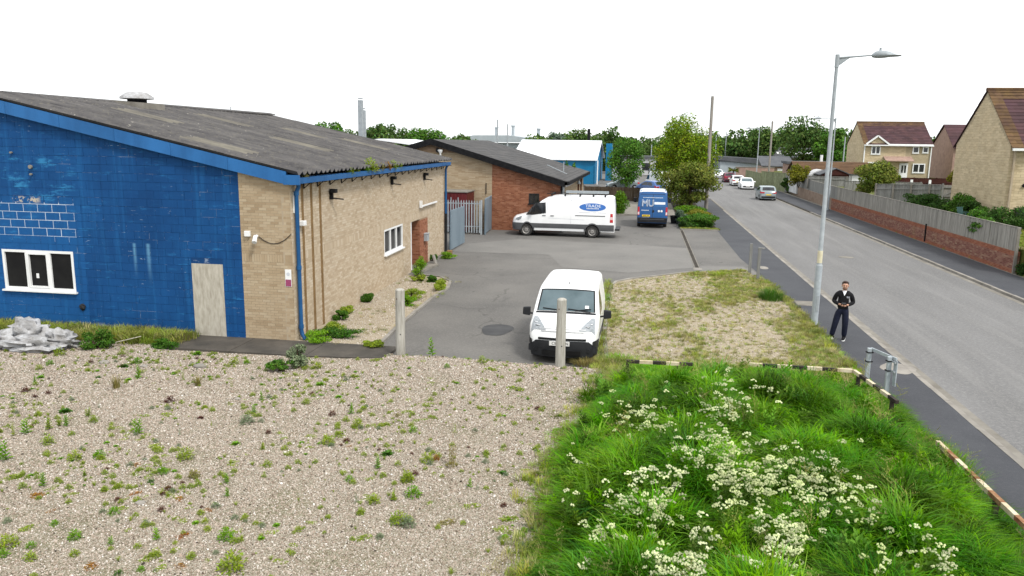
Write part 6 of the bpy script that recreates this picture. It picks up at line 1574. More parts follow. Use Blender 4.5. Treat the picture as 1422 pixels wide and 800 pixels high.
# green plastic chair in the raised garden and a plant pot beside the hedge
gc = thing('garden_chair', 'dark green plastic garden chair among the shrubs by the tall house', 'chair', (18.2, 48.2, 1.35), .6)
gm_ = basic('green_plastic', (.03, .07, .07), (.04, .09, .085), 3, .45)
MB().obox((0, 0, .42), (.24, 0, 0), (0, .24, 0), (0, 0, .02)).build('seat', gm_, gc, bevel=.015)
for k in range(5): MB().obox((-.2 + k * .1, .25 + .05, .66), (.035, 0, 0), (0, .012, 0), (0, .06, .22)).build('back_slat', gm_, gc)
MB().bar((-.26, .36, .9), (.26, .36, .9), .03, .07).build('back_rail', gm_, gc)
for x in (-.22, .22):
    for y in (-.22, .22): MB().bar((x * 1.1, y * 1.1, 0), (x, y, .42), .04, .04).build('leg', gm_, gc)
    MB().bar((x * 1.15, -.24, .63), (x * 1.15, .3, .66), .06, .03).build('armrest', gm_, gc); MB().bar((x * 1.15, -.23, .4), (x * 1.15, -.23, .63), .04, .03).build('arm_support', gm_, gc)
pt = thing('planter', 'black plant tub beside the hedge bed', 'plant pot', (2.25, 57.2, 0))
MB().lathe([(.2, 0), (.27, .5), (.29, .5), (.29, .55), (.25, .55), (.24, .5), (.01, .5)], (2.25, 57.2, 0), 'z', 16).build('tub', M['black_plastic'], pt, 40)
# ================================================================== THE MAN
M['skin'] = basic('skin', (.52, .30, .21), (.46, .26, .18), 12, .55, .3)
M['hair'] = basic('dark_brown_hair', (.045, .022, .014), (.02, .011, .008), 30, .6, .3)
M['jacket'] = basic('black_fleece', (.010, .010, .011), (.016, .016, .018), 20, .9, .1, bump=.3)
M['trousers'] = basic('navy_trousers', (.012, .015, .032), (.009, .011, .022), 14, .85, .15, bump=.2)
M['shirt'] = basic('white_shirt', (.72, .73, .76), None, 10, .8)
M['sole'] = basic('white_sole', (.70, .70, .69), None, 10, .6)


def skin_add(mb, vs, es, rad, lv=2):
    me = bpy.data.meshes.new('tmp'); me.from_pydata(vs, es, []); ob = bpy.data.objects.new('tmp', me); COL.objects.link(ob)
    md = ob.modifiers.new('s', 'SKIN'); sv = me.skin_vertices[0].data
    for i, r in enumerate(rad):
        sv[i].radius = r if hasattr(r, '__len__') else (r, r)
    sv[0].use_root = True
    sb = ob.modifiers.new('u', 'SUBSURF'); sb.levels = sb.render_levels = lv
    dg = bpy.context.evaluated_depsgraph_get(); ev = ob.evaluated_get(dg); m2 = ev.to_mesh()
    mb.add([tuple(v.co) for v in m2.vertices], [tuple(p.vertices) for p in m2.polygons]); ev.to_mesh_clear()
    bpy.data.objects.remove(ob); bpy.data.meshes.remove(me)


man = thing('person', 'man in black jacket and navy trousers standing on the footway looking down at a controller', 'person', (5.89, 23.52, .006), R(-12))
hx, hy = .02, -.035
sk = dict(pel=(0, 0, .93), sp=(0, .005, 1.12), ch=(.005, .0, 1.30), up=(.01, .01, 1.41), nk=(.012, .0, 1.48), n2=(.014, -.015, 1.535), h1=(.016, -.045, 1.59), h2=(.018, -.03, 1.655), h3=(.018, -.018, 1.705),
          hr=(-.09, 0, .88), kr=(-.165, -.035, .49), ar=(-.235, .02, .09), hl=(.09, 0, .88), kl=(.105, -.045, .49), al=(.105, .03, .09),
          sr_=(-.165, .01, 1.395), er=(-.262, .045, 1.135), wr_=(-.105, -.215, 1.10), pr=(-.05, -.285, 1.115), sl_=(.185, .01, 1.395), el=(.278, .04, 1.13), wl=(.125, -.215, 1.095), pl=(.07, -.285, 1.11))
ks = list(sk); ix = {k: i for i, k in enumerate(ks)}
ed = [('pel', 'sp'), ('sp', 'ch'), ('ch', 'up'), ('up', 'nk'), ('nk', 'n2'), ('n2', 'h1'), ('h1', 'h2'), ('h2', 'h3'), ('pel', 'hr'), ('hr', 'kr'), ('kr', 'ar'), ('pel', 'hl'), ('hl', 'kl'), ('kl', 'al'), ('up', 'sr_'), ('sr_', 'er'), ('er', 'wr_'), ('wr_', 'pr'), ('up', 'sl_'), ('sl_', 'el'), ('el', 'wl'), ('wl', 'pl')]
rd = dict(pel=.07, sp=.07, ch=.075, up=.045, nk=.05, n2=.055, h1=.078, h2=.088, h3=.066, hr=.055, kr=.045, ar=.035, hl=.055, kl=.045, al=.035, sr_=.03, er=.034, wr_=.026, pr=(.034, .02), sl_=.03, el=.034, wl=.026, pl=(.034, .02))
mb = MB(); skin_add(mb, [sk[k] for k in ks], [(ix[a], ix[b]) for a, b in ed], [rd[k] for k in ks])
# fingers and thumbs close round the controller; nose and ears
for sgn, pk in ((-1, 'pr'), (1, 'pl')):
    p = Vector(sk[pk])
    for k, (ln, dz) in enumerate(((.075, .03), (.085, .01), (.08, -.01), (.062, -.03))):
        b0 = p + Vector((sgn * .012, -.02, dz * .8)); b1 = b0 + Vector((-sgn * .012, -ln * .5, -.006)); b2 = b1 + Vector((-sgn * .032, -ln * .28, -.008)); b3 = b2 + Vector((-sgn * .02, ln * .12, .0))
        mb.tube([b0, b1, b2, b3], [.0095, .009, .008, .0065], 6)
    t0 = p + Vector((-sgn * .02, .0, .02)); mb.tube([t0, t0 + Vector((-sgn * .028, -.022, .018)), t0 + Vector((-sgn * .045, -.05, .012))], [.011, .010, .0075], 6)
mb.blob((.016, -.132, 1.605), (.015, .022, .025), 1, .1, 8, 6)
for s_ in (-1, 1): mb.blob((.017 + s_ * .088, -.03, 1.62), (.012, .024, .034), 2, .1, 8, 6)
mb.build('body', M['skin'], man, 180)
for s_ in (-1, 1):
    MB().blob((.016 + s_ * .034, -.113, 1.632), (.014, .008, .007), 1, 0, 8, 6).build('eye', M['ink'], man, 180)
    MB().blob((.016 + s_ * .034, -.114, 1.652), (.022, .008, .005), 1, 0, 8, 6).build('eyebrow', M['hair'], man, 180)
MB().blob((.016, -.116, 1.565), (.026, .008, .006), 1, 0, 8, 6).build('mouth', M['pink_brick'], man, 180)
mb = MB(); mb.blob((.016, -.062, 1.548), (.070, .062, .040), 3, .15, 14, 8); mb.build('beard', basic('stubble', (.20, .11, .07), (.13, .07, .045), 60, .8), man, 180)
mb = MB(); mb.blob((.018, .008, 1.705), (.090, .094, .055), 5, .22, 18, 10, 3.0); mb.blob((.018, .03, 1.655), (.093, .075, .075), 6, .15, 16, 10, 3.0); mb.blob((.02, -.062, 1.735), (.062, .04, .026), 8, .3, 12, 8, 3.0); mb.build('hair', M['hair'], man, 180)
jk = dict(sk); jn = ['pel', 'sp', 'ch', 'up', 'nk', 'sr_', 'er', 'wr_', 'sl_', 'el', 'wl']; jk['pel'] = (0, 0, .86); jk['nk'] = (.012, .012, 1.455)
jr = dict(pel=(.165, .135), sp=(.168, .135), ch=(.178, .135), up=(.12, .10), nk=.068, sr_=.083, er=.070, wr_=.046, sl_=.083, el=.070, wl=.046)
ji = {k: i for i, k in enumerate(jn)}; je = [('pel', 'sp'), ('sp', 'ch'), ('ch', 'up'), ('up', 'nk'), ('up', 'sr_'), ('sr_', 'er'), ('er', 'wr_'), ('up', 'sl_'), ('sl_', 'el'), ('el', 'wl')]
mb = MB(); skin_add(mb, [jk[k] for k in jn], [(ji[a], ji[b]) for a, b in je], [jr[k] for k in jn]); jo = mb.build('jacket', M['jacket'], man, 180)
sk['wst'] = (0, 0, 1.04)
tn = ['pel', 'hr', 'kr', 'ar', 'hl', 'kl', 'al', 'wst']; tr_ = dict(wst=(.135, .11), pel=(.150, .125), hr=.118, kr=.090, ar=.076, hl=.118, kl=.090, al=.076); ti = {k: i for i, k in enumerate(tn)}
mb = MB(); skin_add(mb, [sk[k] for k in tn], [(ti[a], ti[b]) for a, b in (('pel', 'hr'), ('hr', 'kr'), ('kr', 'ar'), ('pel', 'hl'), ('hl', 'kl'), ('kl', 'al'), ('pel', 'wst'))], [tr_[k] for k in tn]); mb.build('trousers', M['trousers'], man, 180)
mb = MB(); mb.add([(-.045, -.075, 1.475), (.07, -.075, 1.475), (.014, -.155, 1.345), (.014, -.06, 1.50), (.014, -.10, 1.46)], [(0, 2, 4), (4, 2, 1), (0, 4, 3), (4, 1, 3)]); mb.build('shirt_collar', M['shirt'], man)
mb = MB()
for k in range(4): mb.box(.075 + k * .022, -.168, 1.318, .092 + k * .022, -.165, 1.334)
mb.box(.08, -.170, 1.295, .15, -.167, 1.305); mb.build('chest_emblem', M['logo_grey'], jo)
for (ax_, ay, ang) in ((-.235, .02, -.95), (.105, .03, -.15)):
    d_ = Vector((math.sin(ang), -math.cos(ang), 0)); s_ = Vector((-d_.y, d_.x, 0)); c_ = Vector((ax_, ay, 0))
    mb = MB(); mb.tube([c_ - d_ * .07 + Vector((0, 0, .055)), c_ + Vector((0, 0, .075)), c_ + d_ * .09 + Vector((0, 0, .055)), c_ + d_ * .17 + Vector((0, 0, .042)), c_ + d_ * .205 + Vector((0, 0, .035))], [.042, .052, .048, .040, .02], 12); mb.tube([c_ + Vector((0, 0, .06)), c_ + Vector((0, 0, .12))], [.05, .055], 12); shoe = mb.build('shoe', M['jacket'], man, 180)
    pts_ = [c_ + d_ * (.068 + .145 * math.cos(a)) + s_ * (.05 * math.sin(a)) for a in [2 * PI * k / 16 for k in range(16)]]
    MB().prism(pts_, (0, 0, .034)).build('sole', M['sole'], shoe); MB().obox(c_ + d_ * .02 + s_ * .046 + Vector((0, 0, .055)), d_ * .035, s_ * .006, (0, 0, .012)).build('shoe_stripe', M['sole'], shoe)
ctl = thing('controller', 'dark handheld controller held by the man in both hands', 'controller', (5.89, 23.52, .006), R(-12))
MB().obox((.01, -.345, 1.115), (.075, 0, 0), (0, .012, 0), (0, -.03, .045)).build('controller_body', M['black_plastic'], ctl, bevel=.012)
MB().obox((.01, -.335, 1.152), (.055, 0, 0), (0, .014, .012), (0, -.01, .012)).build('screen', M['glass_dark'], ctl)

# ================================================================== LOOSE THINGS
def sack(label, c, r, seed):
    mb = MB(); mb.blob((c[0], c[1], c[2] + r[2] * .8), r, seed, .75, 28, 18, 2.6); return tag(mb.build('rubble_sack', M['sack'], None, 60, loc=(c[0], c[1], 0)), label, 'sack')
c0 = ground(30, 486)
sack('crumpled white sack lying flat nearest the gravel in the heap by the blue wall', (c0.x + .35, c0.y - .05, .02), (.72, .36, .20), 11)
sack('crumpled white sack at the back of the heap by the blue wall', (c0.x - .1, c0.y + .42, .05), (.62, .40, .34), 5)
sack('greyish crumpled sack at the frame edge of the heap by the blue wall', (c0.x - .75, c0.y + .05, .03), (.55, .38, .26), 8)
sack('smaller torn white sack on the side of the heap towards the door', (c0.x + .95, c0.y + .35, .02), (.42, .30, .24), 17)
p_ = PX(Lf(34.55), .42, 0)
tag(MB().obox(p_ + Vector((0, 0, .2)), DL * .16, NL * .03 + Vector((0, 0, 0)), (-.06, 0, .2)).build('paving_slab', M['kerb'], None, loc=tuple(p_)), 'small pale slab leaning against the red brick pier', 'slab')
p_ = PX(Lf(37.6), .45, 0)
tag(MB().obox(p_ + Vector((0, 0, .11)), DL * .16, NL * .12, (0, 0, .11)).build('stone_block', M['strip_brown'], None, loc=tuple(p_), bevel=.02), 'brown block beside the foot of the far downpipe', 'block')
for i, (x, y, r_) in enumerate(((278, 512, .12), (145, 505, .10), (1305, 0, 0), (330, 556, .05), (200, 510, .07), (195, 702, .06))):
    if not r_: continue
    c0 = ground(x, y); tag(MB().blob((c0.x, c0.y, gravel_h(c0.x, c0.y) + r_ * .25), (r_ * 1.4, r_, r_ * .5), i + 3, .35, 12, 8).build('stone', M['kerb'], None, 60, loc=(c0.x, c0.y, 0)), ['flat white stone in the gravel in front of the boarded door', 'pale stone in the gravel before the white sacks', '', 'small white stone near the dry yellow tuft', 'pale chalky stone close to the weeds below the blue wall', 'white sliver of stone in the open gravel'][i], 'stone')
mb = MB(); a, b = ground(150, 478, .1), ground(196, 467, .25); mb.tube([a, b], .012, 5); tag(mb.build('cane', M['ply'], None, loc=tuple(a)), 'thin bleached cane lying in the grass under the blue wall', 'cane')

# ================================================================== PLANTS
def leaf_arrays(clumps, size, seed, aspect=.6, shell=.45, up=.25, fold=True):
    """small leaf faces spread through ellipsoid clumps"""
    rg = np.random.default_rng(seed); V = []; 
    for c, r, n_ in clumps:
        d = rg.normal(size=(n_, 3)); d /= np.linalg.norm(d, axis=1)[:, None]
        q = (shell + (1.06 - shell) * rg.random(n_) ** .6)[:, None]
        p = np.array(c) + d * q * np.array(r)
        nrm = d * .7 + rg.normal(size=(n_, 3)) * .6; nrm[:, 2] += up; nrm /= np.linalg.norm(nrm, axis=1)[:, None]
        t = np.cross(nrm, rg.normal(size=(n_, 3))); t /= np.linalg.norm(t, axis=1)[:, None]; b = np.cross(nrm, t)
        s = size * (.6 + .8 * rg.random(n_))[:, None]
        V.append(np.stack([p - t * s * .5, p + b * s * aspect * .5, p + t * s * .5, p - b * s * aspect * .5], 1))
    return np.concatenate(V).reshape(-1, 3)


def leaf_obj(name, clumps, size, m, parent=None, seed=1, aspect=.6, shell=.45, loc=None, up=.25):
    V = leaf_arrays(clumps, size, seed, aspect, shell, up); off = np.array(loc if loc is not None else (ORI.get(parent.name, (0, 0, 0)) if parent else (0, 0, 0)))
    V = V - off; n_ = len(V) // 4
    me = bpy.data.meshes.new(name); me.from_pydata(V.tolist(), [], np.arange(n_ * 4).reshape(-1, 4).tolist()); me.materials.append(m); me.update()
    o = bpy.data.objects.new(name, me); COL.objects.link(o)
    if parent: o.parent = parent
    elif loc is not None: o.location = loc
    ORI[o.name] = tuple(off); return o


def crown_clumps(c, r, n_, nl, seed, cr=.38, shape=None, flat=.8):
    rg = np.random.default_rng(seed); out = []
    for k in range(n_):
        d = rg.normal(size=3); d /= np.linalg.norm(d); q = .35 + .6 * rg.random() ** .7
        p = d * q
        if shape: p = p * np.array([shape(p[2]), shape(p[2]), 1])
        s = cr * (.65 + .7 * rg.random())
        out.append((np.array(c) + p * np.array(r), np.array(r) * s * np.array([1, 1, flat]), int(nl * s * s / cr / cr)))
    return out


def tree(label, base, h, r, zc, rz, n_, nl, size, m, seed, name='tree', cat='tree', trunk_r=.16, shape=None, cr=.36, group=None, limbs=7, lean=(0, 0)):
    t_ = thing(name, label, cat, base, 0, group); B = Vector(base); rg = random.Random(seed)
    C = (B.x + lean[0], B.y + lean[1], B.z + zc); cl = crown_clumps(C, (r, r, rz), n_, nl, seed, cr, shape)
    mb = MB(); topz_ = B.z + zc + rz * .55
    pts = [B + Vector((0, 0, -.1)), B + Vector((.05, 0, zc * .35)), B + Vector((lean[0] * .5 - .05, lean[1] * .5, zc * .75)), Vector((C[0], C[1], topz_))]
    mb.tube(pts, [trunk_r * 1.25, trunk_r, trunk_r * .7, trunk_r * .15], 9)
    for k in range(limbs):
        c = cl[(k * 3) % len(cl)][0]; s = pts[1].lerp(pts[2], rg.random()); e = Vector(c); md = s.lerp(e, .5) + Vector((0, 0, .12 * r))
        mb.tube([s, md, e], [trunk_r * .5, trunk_r * .32, trunk_r * .1], 6)
    mb.build('trunk', M['bark'], t_, 60)
    leaf_obj('crown', cl, size, m, t_, seed)
    return t_


def shrub(label, base, r, n_, nl, size, m, seed, name='shrub', cat='shrub', group=None, cr=.42, stems=5, aspect=.6, shell=.35):
    t_ = thing(name, label, cat, base, 0, group); B = Vector(base)
    cl = [(p, s, k) for p, s, k in crown_clumps((B.x, B.y, B.z + r[2] * .95), r, n_, nl, seed, cr)]
    mb = MB(); rg = random.Random(seed)
    for k in range(stems):
        e = Vector(cl[k % len(cl)][0]); mb.tube([B + Vector((rg.uniform(-.1, .1), rg.uniform(-.1, .1), -.05)), B.lerp(e, .5) + Vector((0, 0, .05)), e], [.035, .022, .008], 5)
    mb.build('stems', M['bark'], t_); leaf_obj('leaves', cl, size, m, t_, seed, aspect, shell); return t_


def PXY(px_, py_, Y):
    d = RT * ((px_ - 711) / 1078.17) - UP * ((py_ - 400) / 1078.17) + FW; t = Y / d.y
    return Vector((d.x * t, Y, d.z * t + CAM_H))


# roadside trees
cone = lambda z: 1.12 - .48 * max(0, z)
tree('tall yellowish maple behind the telegraph pole at the roadside', (3.5, 73.5, 0), 8.6, 2.75, 4.9, 3.5, 64, 240, .20, M['leaf_main'], 3, trunk_r=.18, shape=cone, cr=.33)
tree('spreading olive green elder with cream flowers in front of the maple', (4.0, 69.2, 0), 4.2, 2.5, 2.45, 1.75, 44, 260, .19, M['leaf_olive'], 9, 'tree', 'tree', .12, None, .34)
tree('rounded mid green tree in the yard behind the board fence', (-2.1, 95, 0), 5.9, 2.3, 3.5, 2.45, 36, 230, .22, M['leaf_mid'], 12, trunk_r=.14, cr=.36)
shrub('bright green clipped bush beside the tail of the long white van', (-1.9, 62.9, .05), (.62, .62, .86), 26, 330, .10, M['leaf_bright'], 21, cr=.6)
# hedge bed
shrub('dark green hedge mass along the front kerb of the hedge bed', (3.75, 54.6, .03), (1.2, .95, .50), 26, 330, .11, M['leaf_mid'], 22, 'hedge_shrub', cr=.4)
shrub('silvery grey shrub at the van side of the hedge bed', (2.9, 56.6, .03), (.55, 1.1, .55), 16, 260, .11, M['leaf_grey'], 23, 'hedge_shrub')
shrub('lime yellow flat topped shrub across the middle of the hedge bed', (4.1, 57.6, .03), (1.15, 1.6, .50), 22, 300, .11, M['leaf_yellow'], 24, 'hedge_shrub')
shrub('bright green shrub at the back of the hedge bed near the telegraph pole', (3.6, 61.8, .03), (1.3, 1.8, .48), 22, 260, .12, M['leaf_bright'], 25, 'hedge_shrub')
shrub('low dark shrub hugging the front corner of the hedge bed', (2.95, 53.9, .03), (.4, .5, .36), 10, 240, .10, M['leaf_dark'], 26, 'hedge_shrub')
# far street gardens
p = PXY(1106, 240, 91); shrub('golden yellow bush leaning over the end of the brick wall', (17.0, 91, 1.1), (1.15, 1.15, 1.35), 18, 200, .2, M['leaf_yellow'], 31)
shrub('dark ivy bush at the far end of the brick boundary wall', (17.35, 99.5, 0), (.8, 1.2, .9), 12, 160, .2, M['leaf_dark'], 32)
tree('spreading olive green garden tree behind the board fence', (18.3, 66.0, 1.4), 3.4, 1.75, 1.75, 1.15, 34, 220, .17, M['leaf_olive'], 33, trunk_r=.09, cr=.38)
shrub('bronze red leaved shrub beside the olive garden tree', (20.4, 67.5, 1.4), (1.0, 1.0, .62), 12, 160, .16, M['leaf_red'], 34)
shrub('large dark green garden bush in front of the dividing fence', (18.45, 55.6, 1.3), (1.25, 2.2, .70), 26, 300, .13, M['leaf_dark'], 35)
shrub('small round green bush beside the garden gate', (19.3, 53.0, 1.4), (.6, .9, .55), 12, 220, .12, M['leaf_mid'], 36)
shrub('tall arching rose bush against the end of the tall house', (19.45, 51.6, 1.45), (.75, 1.1, .85), 16, 210, .12, M['leaf_mid'], 37)
shrub('dark evergreen shrub at the foot of the tall house wall', (19.3, 50.2, 1.4), (.6, .8, .6), 12, 240, .11, M['leaf_dark'], 38)
shrub('low leafy shrub behind the green garden chair', (19.2, 48.6, 1.4), (.7, .9, .42), 12, 220, .11, M['leaf_mid'], 39)
shrub('green shrub between the chair and the fence corner', (18.5, 46.6, 1.35), (.8, 1.0, .50), 14, 220, .11, M['leaf_mid'], 40)
shrub('dark bushy shrub at the picture edge behind the fence', (19.2, 44.4, 1.35), (1.2, 1.3, .65), 18, 230, .12, M['leaf_dark'], 41)
shrub('ivy tumbling over the top of the silvered fence', (17.05, 43.0, 1.35), (.35, 1.6, .42), 14, 200, .11, M['leaf_mid'], 42)
shrub('leafy weeds at the foot of the brick wall end', (17.1, 37.3, 0.0), (.5, .8, .8), 14, 220, .11, M['leaf_dark'], 43)
shrub('yellow green bush half hidden by the tall house', (33.5, 92, 1.4), (1.0, 1.0, 1.1), 12, 140, .22, M['leaf_yellow'], 44)
for q, lb, sd in (((786, 66.5), 'taller sapling poking above the slate grey eaves', 51), ((798, 66.9), 'shorter sapling poking above the slate grey eaves', 52)):
    p = PXY(q[0], 222, q[1]); shrub(lb, (p.x, q[1], 0), (.38, .38, 2.1 + (.12 if sd == 51 else 0)), 14, 130, .17, M['leaf_mid'], sd, 'sapling', 'sapling', cr=.3)
p = PXY(1018, 244, 126); t_ = thing('palm', 'small spiky palm in front of the metal shed', 'palm', (p.x, 126, 0))
MB().tube([(p.x, 126, 0), (p.x, 126, 1.7)], .1, 8).build('trunk', M['bark'], t_)
mb = MB()
for k in range(26):
    a = k * 2.4; e = -.2 + .9 * (k / 26); d_ = Vector((math.cos(a), math.sin(a), e)); s_ = Vector((-d_.y, d_.x, 0)) * .06; o_ = Vector((p.x, 126, 1.7)); mb.add([o_ - s_, o_ + s_, o_ + d_ * .6 + s_ * .8 + Vector((0, 0, .1)), o_ + d_ * 1.0 + Vector((0, 0, -.15)), o_ + d_ * .6 - s_ * .8 + Vector((0, 0, .1))], [(0, 1, 2, 3, 4)])
mb.build('fronds', M['leaf_olive'], t_)
# distant trees one can tell apart
for q, Y, wpx, m_, lb, sd in (((460, 170), 120, 44, 'leaf_mid', 'round bright tree behind the corrugated ridge left of the flues', 61), ((523, 172), 140, 38, 'leaf_far', 'feathery tree just right of the grey flues', 62), ((548, 174), 145, 46, 'leaf_far', 'spiky bushy tree above the plain white roof', 63), ((590, 178), 150, 60, 'leaf_mid', 'broad low tree above the brick unit apex', 64), ((645, 186), 170, 30, 'leaf_far', 'small far tree over the slate grey ridge', 65),
                              ((806, 176), 165, 46, 'leaf_far', 'domed tree above the long white shed roof', 66), ((775, 187), 170, 30, 'leaf_grey', 'pale bushy tree next to the dome shaped tree', 67), ((1120, 163), 150, 62, 'leaf_far', 'biggest tree on the skyline behind the brown bungalow roof', 68), ((1060, 178), 160, 40, 'leaf_far', 'broad tree behind the distant street lamp', 69), ((1160, 178), 145, 40, 'leaf_mid', 'tree filling the gap beside the far buff house', 70), ((1308, 190), 150, 24, 'leaf_mid', 'small tree between the two buff houses', 71), ((935, 188), 150, 30, 'leaf_mid', 'green tree behind the maple top', 72)):
    p = PXY(q[0], q[1], Y); rr = wpx / 1078 * Y / 2 * 1.05; hh = p.z; tree(lb, (p.x, Y, 0), hh, rr, hh * .56, hh * .44, 30, 150, .5, M[m_], sd, trunk_r=.25, cr=.36, limbs=4)
# the wood behind: one mass
cl = []; rg = np.random.default_rng(5); mbt = MB()
topx = [430, 500, 640, 745, 770, 840, 880, 930, 1000, 1030, 1090, 1150, 1200, 1330, 1422]; topy = [185, 181, 189, 191, 187, 185, 190, 189, 188, 185, 184, 182, 186, 196, 194]
for px_ in list(range(420, 660, 12)) + list(range(745, 1440, 6)):
    Y = rg.uniform(160, 205); ty = np.interp(px_, topx, topy) + rg.uniform(-4, 5); p = PXY(px_, float(ty), Y); h = max(3.5, p.z); r_ = rg.uniform(2.4, 4.0)
    cl += crown_clumps((p.x, Y, h * .50), (r_, r_, h * .52), 15, 85, int(px_), .40)
    mbt.tube([(p.x, Y, -.1), (p.x, Y, h * .6)], [.3, .12], 6)
wd_ = leaf_obj('wood', cl, .62, M['leaf_far'], None, 77, .7, .4); wd_['kind'] = 'stuff'; wd_['label'] = 'dark green wood along the skyline'; wd_['category'] = 'wood'
mbt.build('wood_trunks', M['bark'], wd_)


# ---------------------------------------------------------------- small plants
def blade(V, F, base, az, h, lean, w, droop=.35, seg=4):
    dx, dy = math.cos(az), math.sin(az); sx, sy = -dy, dx; o = len(V)
    for i in range(seg):
        t = i / seg; px_ = base[0] + dx * lean * t * t; py_ = base[1] + dy * lean * t * t; pz = base[2] + h * (t - droop * t * t * t * .6); ww = w * (1 - t) ** .6 * .5 * (1 if i else .7)
        V.append((px_ - sx * ww, py_ - sy * ww, pz)); V.append((px_ + sx * ww, py_ + sy * ww, pz))
    V.append((base[0] + dx * lean, base[1] + dy * lean, base[2] + h * (1 - droop * .6)))
    for i in range(seg - 1): F.append((o + 2 * i, o + 2 * i + 1, o + 2 * i + 3, o + 2 * i + 2))
    F.append((o + 2 * seg - 2, o + 2 * seg - 1, o + 2 * seg))


def tuft_mesh(name, m, n_, h, lean, w, r, seed, bias=0.0, seg=4, droop=.35):
    rg = random.Random(seed); V, F = [], []
    for k in range(n_):
        a = rg.uniform(0, 2 * PI); q = r * math.sqrt(rg.random()); az = a * (1 - .3) + rg.uniform(-.9, .9) if not bias else rg.gauss(0, .8)
        blade(V, F, (q * math.cos(a), q * math.sin(a), 0), az, h * rg.uniform(.55, 1.1), lean * rg.uniform(.3, 1.2), w * rg.uniform(.7, 1.2), droop, seg)
    me = bpy.data.meshes.new(name); me.from_pydata(V, [], F); me.materials.append(m); me.shade_smooth(); return me


def leaf(V, F, p, d, l, w, nz=.3):
    d = d.normalized(); s = d.cross(Vector((0, 0, 1))); s = s.normalized() if s.length > .01 else Vector((1, 0, 0)); u = s.cross(d); o = len(V)
    V += [tuple(p), tuple(p + d * l * .45 + s * w * .5 + u * l * .06), tuple(p + d * l - u * l * .12), tuple(p + d * l * .45 - s * w * .5 + u * l * .06)]; F.append((o, o + 1, o + 2, o + 3))


def plant_mesh(kind, m, seed):
    """weeds about one unit tall"""
    rg = random.Random(seed); V, F = [], []
    if kind == 'upright':
        for s_ in range(rg.randint(2, 4)):
            bx, by = rg.uniform(-.12, .12), rg.uniform(-.12, .12); hh = rg.uniform(.65, 1.0); tx, ty = rg.uniform(-.12, .12), rg.uniform(-.12, .12)
            blade(V, F, (bx, by, 0), rg.uniform(0, 6), hh, .05, .05, 0, 3)
            for k in range(22):
                t = k / 22; p = Vector((bx + tx * t, by + ty * t, hh * (.06 + .92 * t))); a = k * 2.4; leaf(V, F, p, Vector((math.cos(a), math.sin(a), .35 + .6 * t)), .34 * (1.05 - .6 * t), .13 * (1.1 - .5 * t))
    elif kind == 'rosette':
        for k in range(44):
            a = k * 2.4; t = k / 44; leaf(V, F, Vector((.02 * math.cos(a), .02 * math.sin(a), .02 + .1 * t)), Vector((math.cos(a), math.sin(a), .15 + 1.3 * t * t)), .62 * (1.05 - .45 * t) * rg.uniform(.7, 1.1), .20)
    elif kind == 'tuft':
        for k in range(70):
            a = rg.uniform(0, 2 * PI); q = .16 * math.sqrt(rg.random()); blade(V, F, (q * math.cos(a), q * math.sin(a), 0), a + rg.uniform(-.5, .5), rg.uniform(.5, 1.05), rg.uniform(.1, .5), .035, .3, 3)
    elif kind == 'bush':
        for k in range(220):
            d = Vector((rg.gauss(0, 1), rg.gauss(0, 1), abs(rg.gauss(0, 1)))).normalized(); q = rg.uniform(.35, 1); p = Vector((d.x * .5 * q, d.y * .5 * q, d.z * .8 * q + .03)); leaf(V, F, p, d + Vector((rg.gauss(0, .5), rg.gauss(0, .5), rg.gauss(0, .5))), rg.uniform(.12, .24), .09)
    elif kind == 'flat':
        for k in range(160):
            a = rg.uniform(0, 2 * PI); q = math.sqrt(rg.random()); p = Vector((q * math.cos(a) * .9, q * math.sin(a) * .55, .01 + .12 * (1 - q) * rg.random())); b = rg.uniform(0, 6.28); leaf(V, F, p, Vector((math.cos(b), math.sin(b), .3)), rg.uniform(.1, .25), .10)
    elif kind == 'stalk':
        for k in range(13):
            a = rg.uniform(0, 2 * PI); q = .2 * math.sqrt(rg.random()); b = (q * math.cos(a), q * math.sin(a), 0); h = rg.uniform(.55, 1.0); blade(V, F, b, a, h, .08, .018, 0, 3)
            for j in range(7): t = rg.uniform(.15, .9); c = rg.uniform(0, 6.28); leaf(V, F, Vector((b[0], b[1], h * t)), Vector((math.cos(c), math.sin(c), .8)), .09, .025)
        for k in range(40):
            a = rg.uniform(0, 2 * PI); leaf(V, F, Vector((.14 * math.cos(a), .14 * math.sin(a), .02)), Vector((math.cos(a), math.sin(a), .6)), .16, .05)
    me = bpy.data.meshes.new(kind + '_plant'); me.from_pydata([tuple(v) for v in V], [], F); me.materials.append(m); return me


_pm = {}
def plant(kind, mk, loc, size, label, group=None, name='weed', wide=1.0):
    k = (kind, mk, random.randint(0, 2))
    if k not in _pm: _pm[k] = plant_mesh(kind, M[mk], hash(kind + mk) % 1000 * 0 + len(_pm) * 7 + 3)
    o = inst(name, _pm[k], None, loc, (0, 0, random.uniform(0, 6.28)), (size * wide, size * wide, size)); return tag(o, label, 'weed', group)


NM = {'weed_green': 'bright green', 'weed_lime': 'yellow green', 'weed_dark': 'dark green', 'weed_grey': 'grey green', 'weed_red': 'dark red', 'weed_rust': 'rust orange', 'weed_straw': 'straw coloured'}
KN = {'upright': 'upright weed', 'rosette': 'low leafy weed', 'tuft': 'grass tuft', 'bush': 'bushy weed', 'flat': 'flat patch of moss', 'stalk': 'tall stalky weed'}
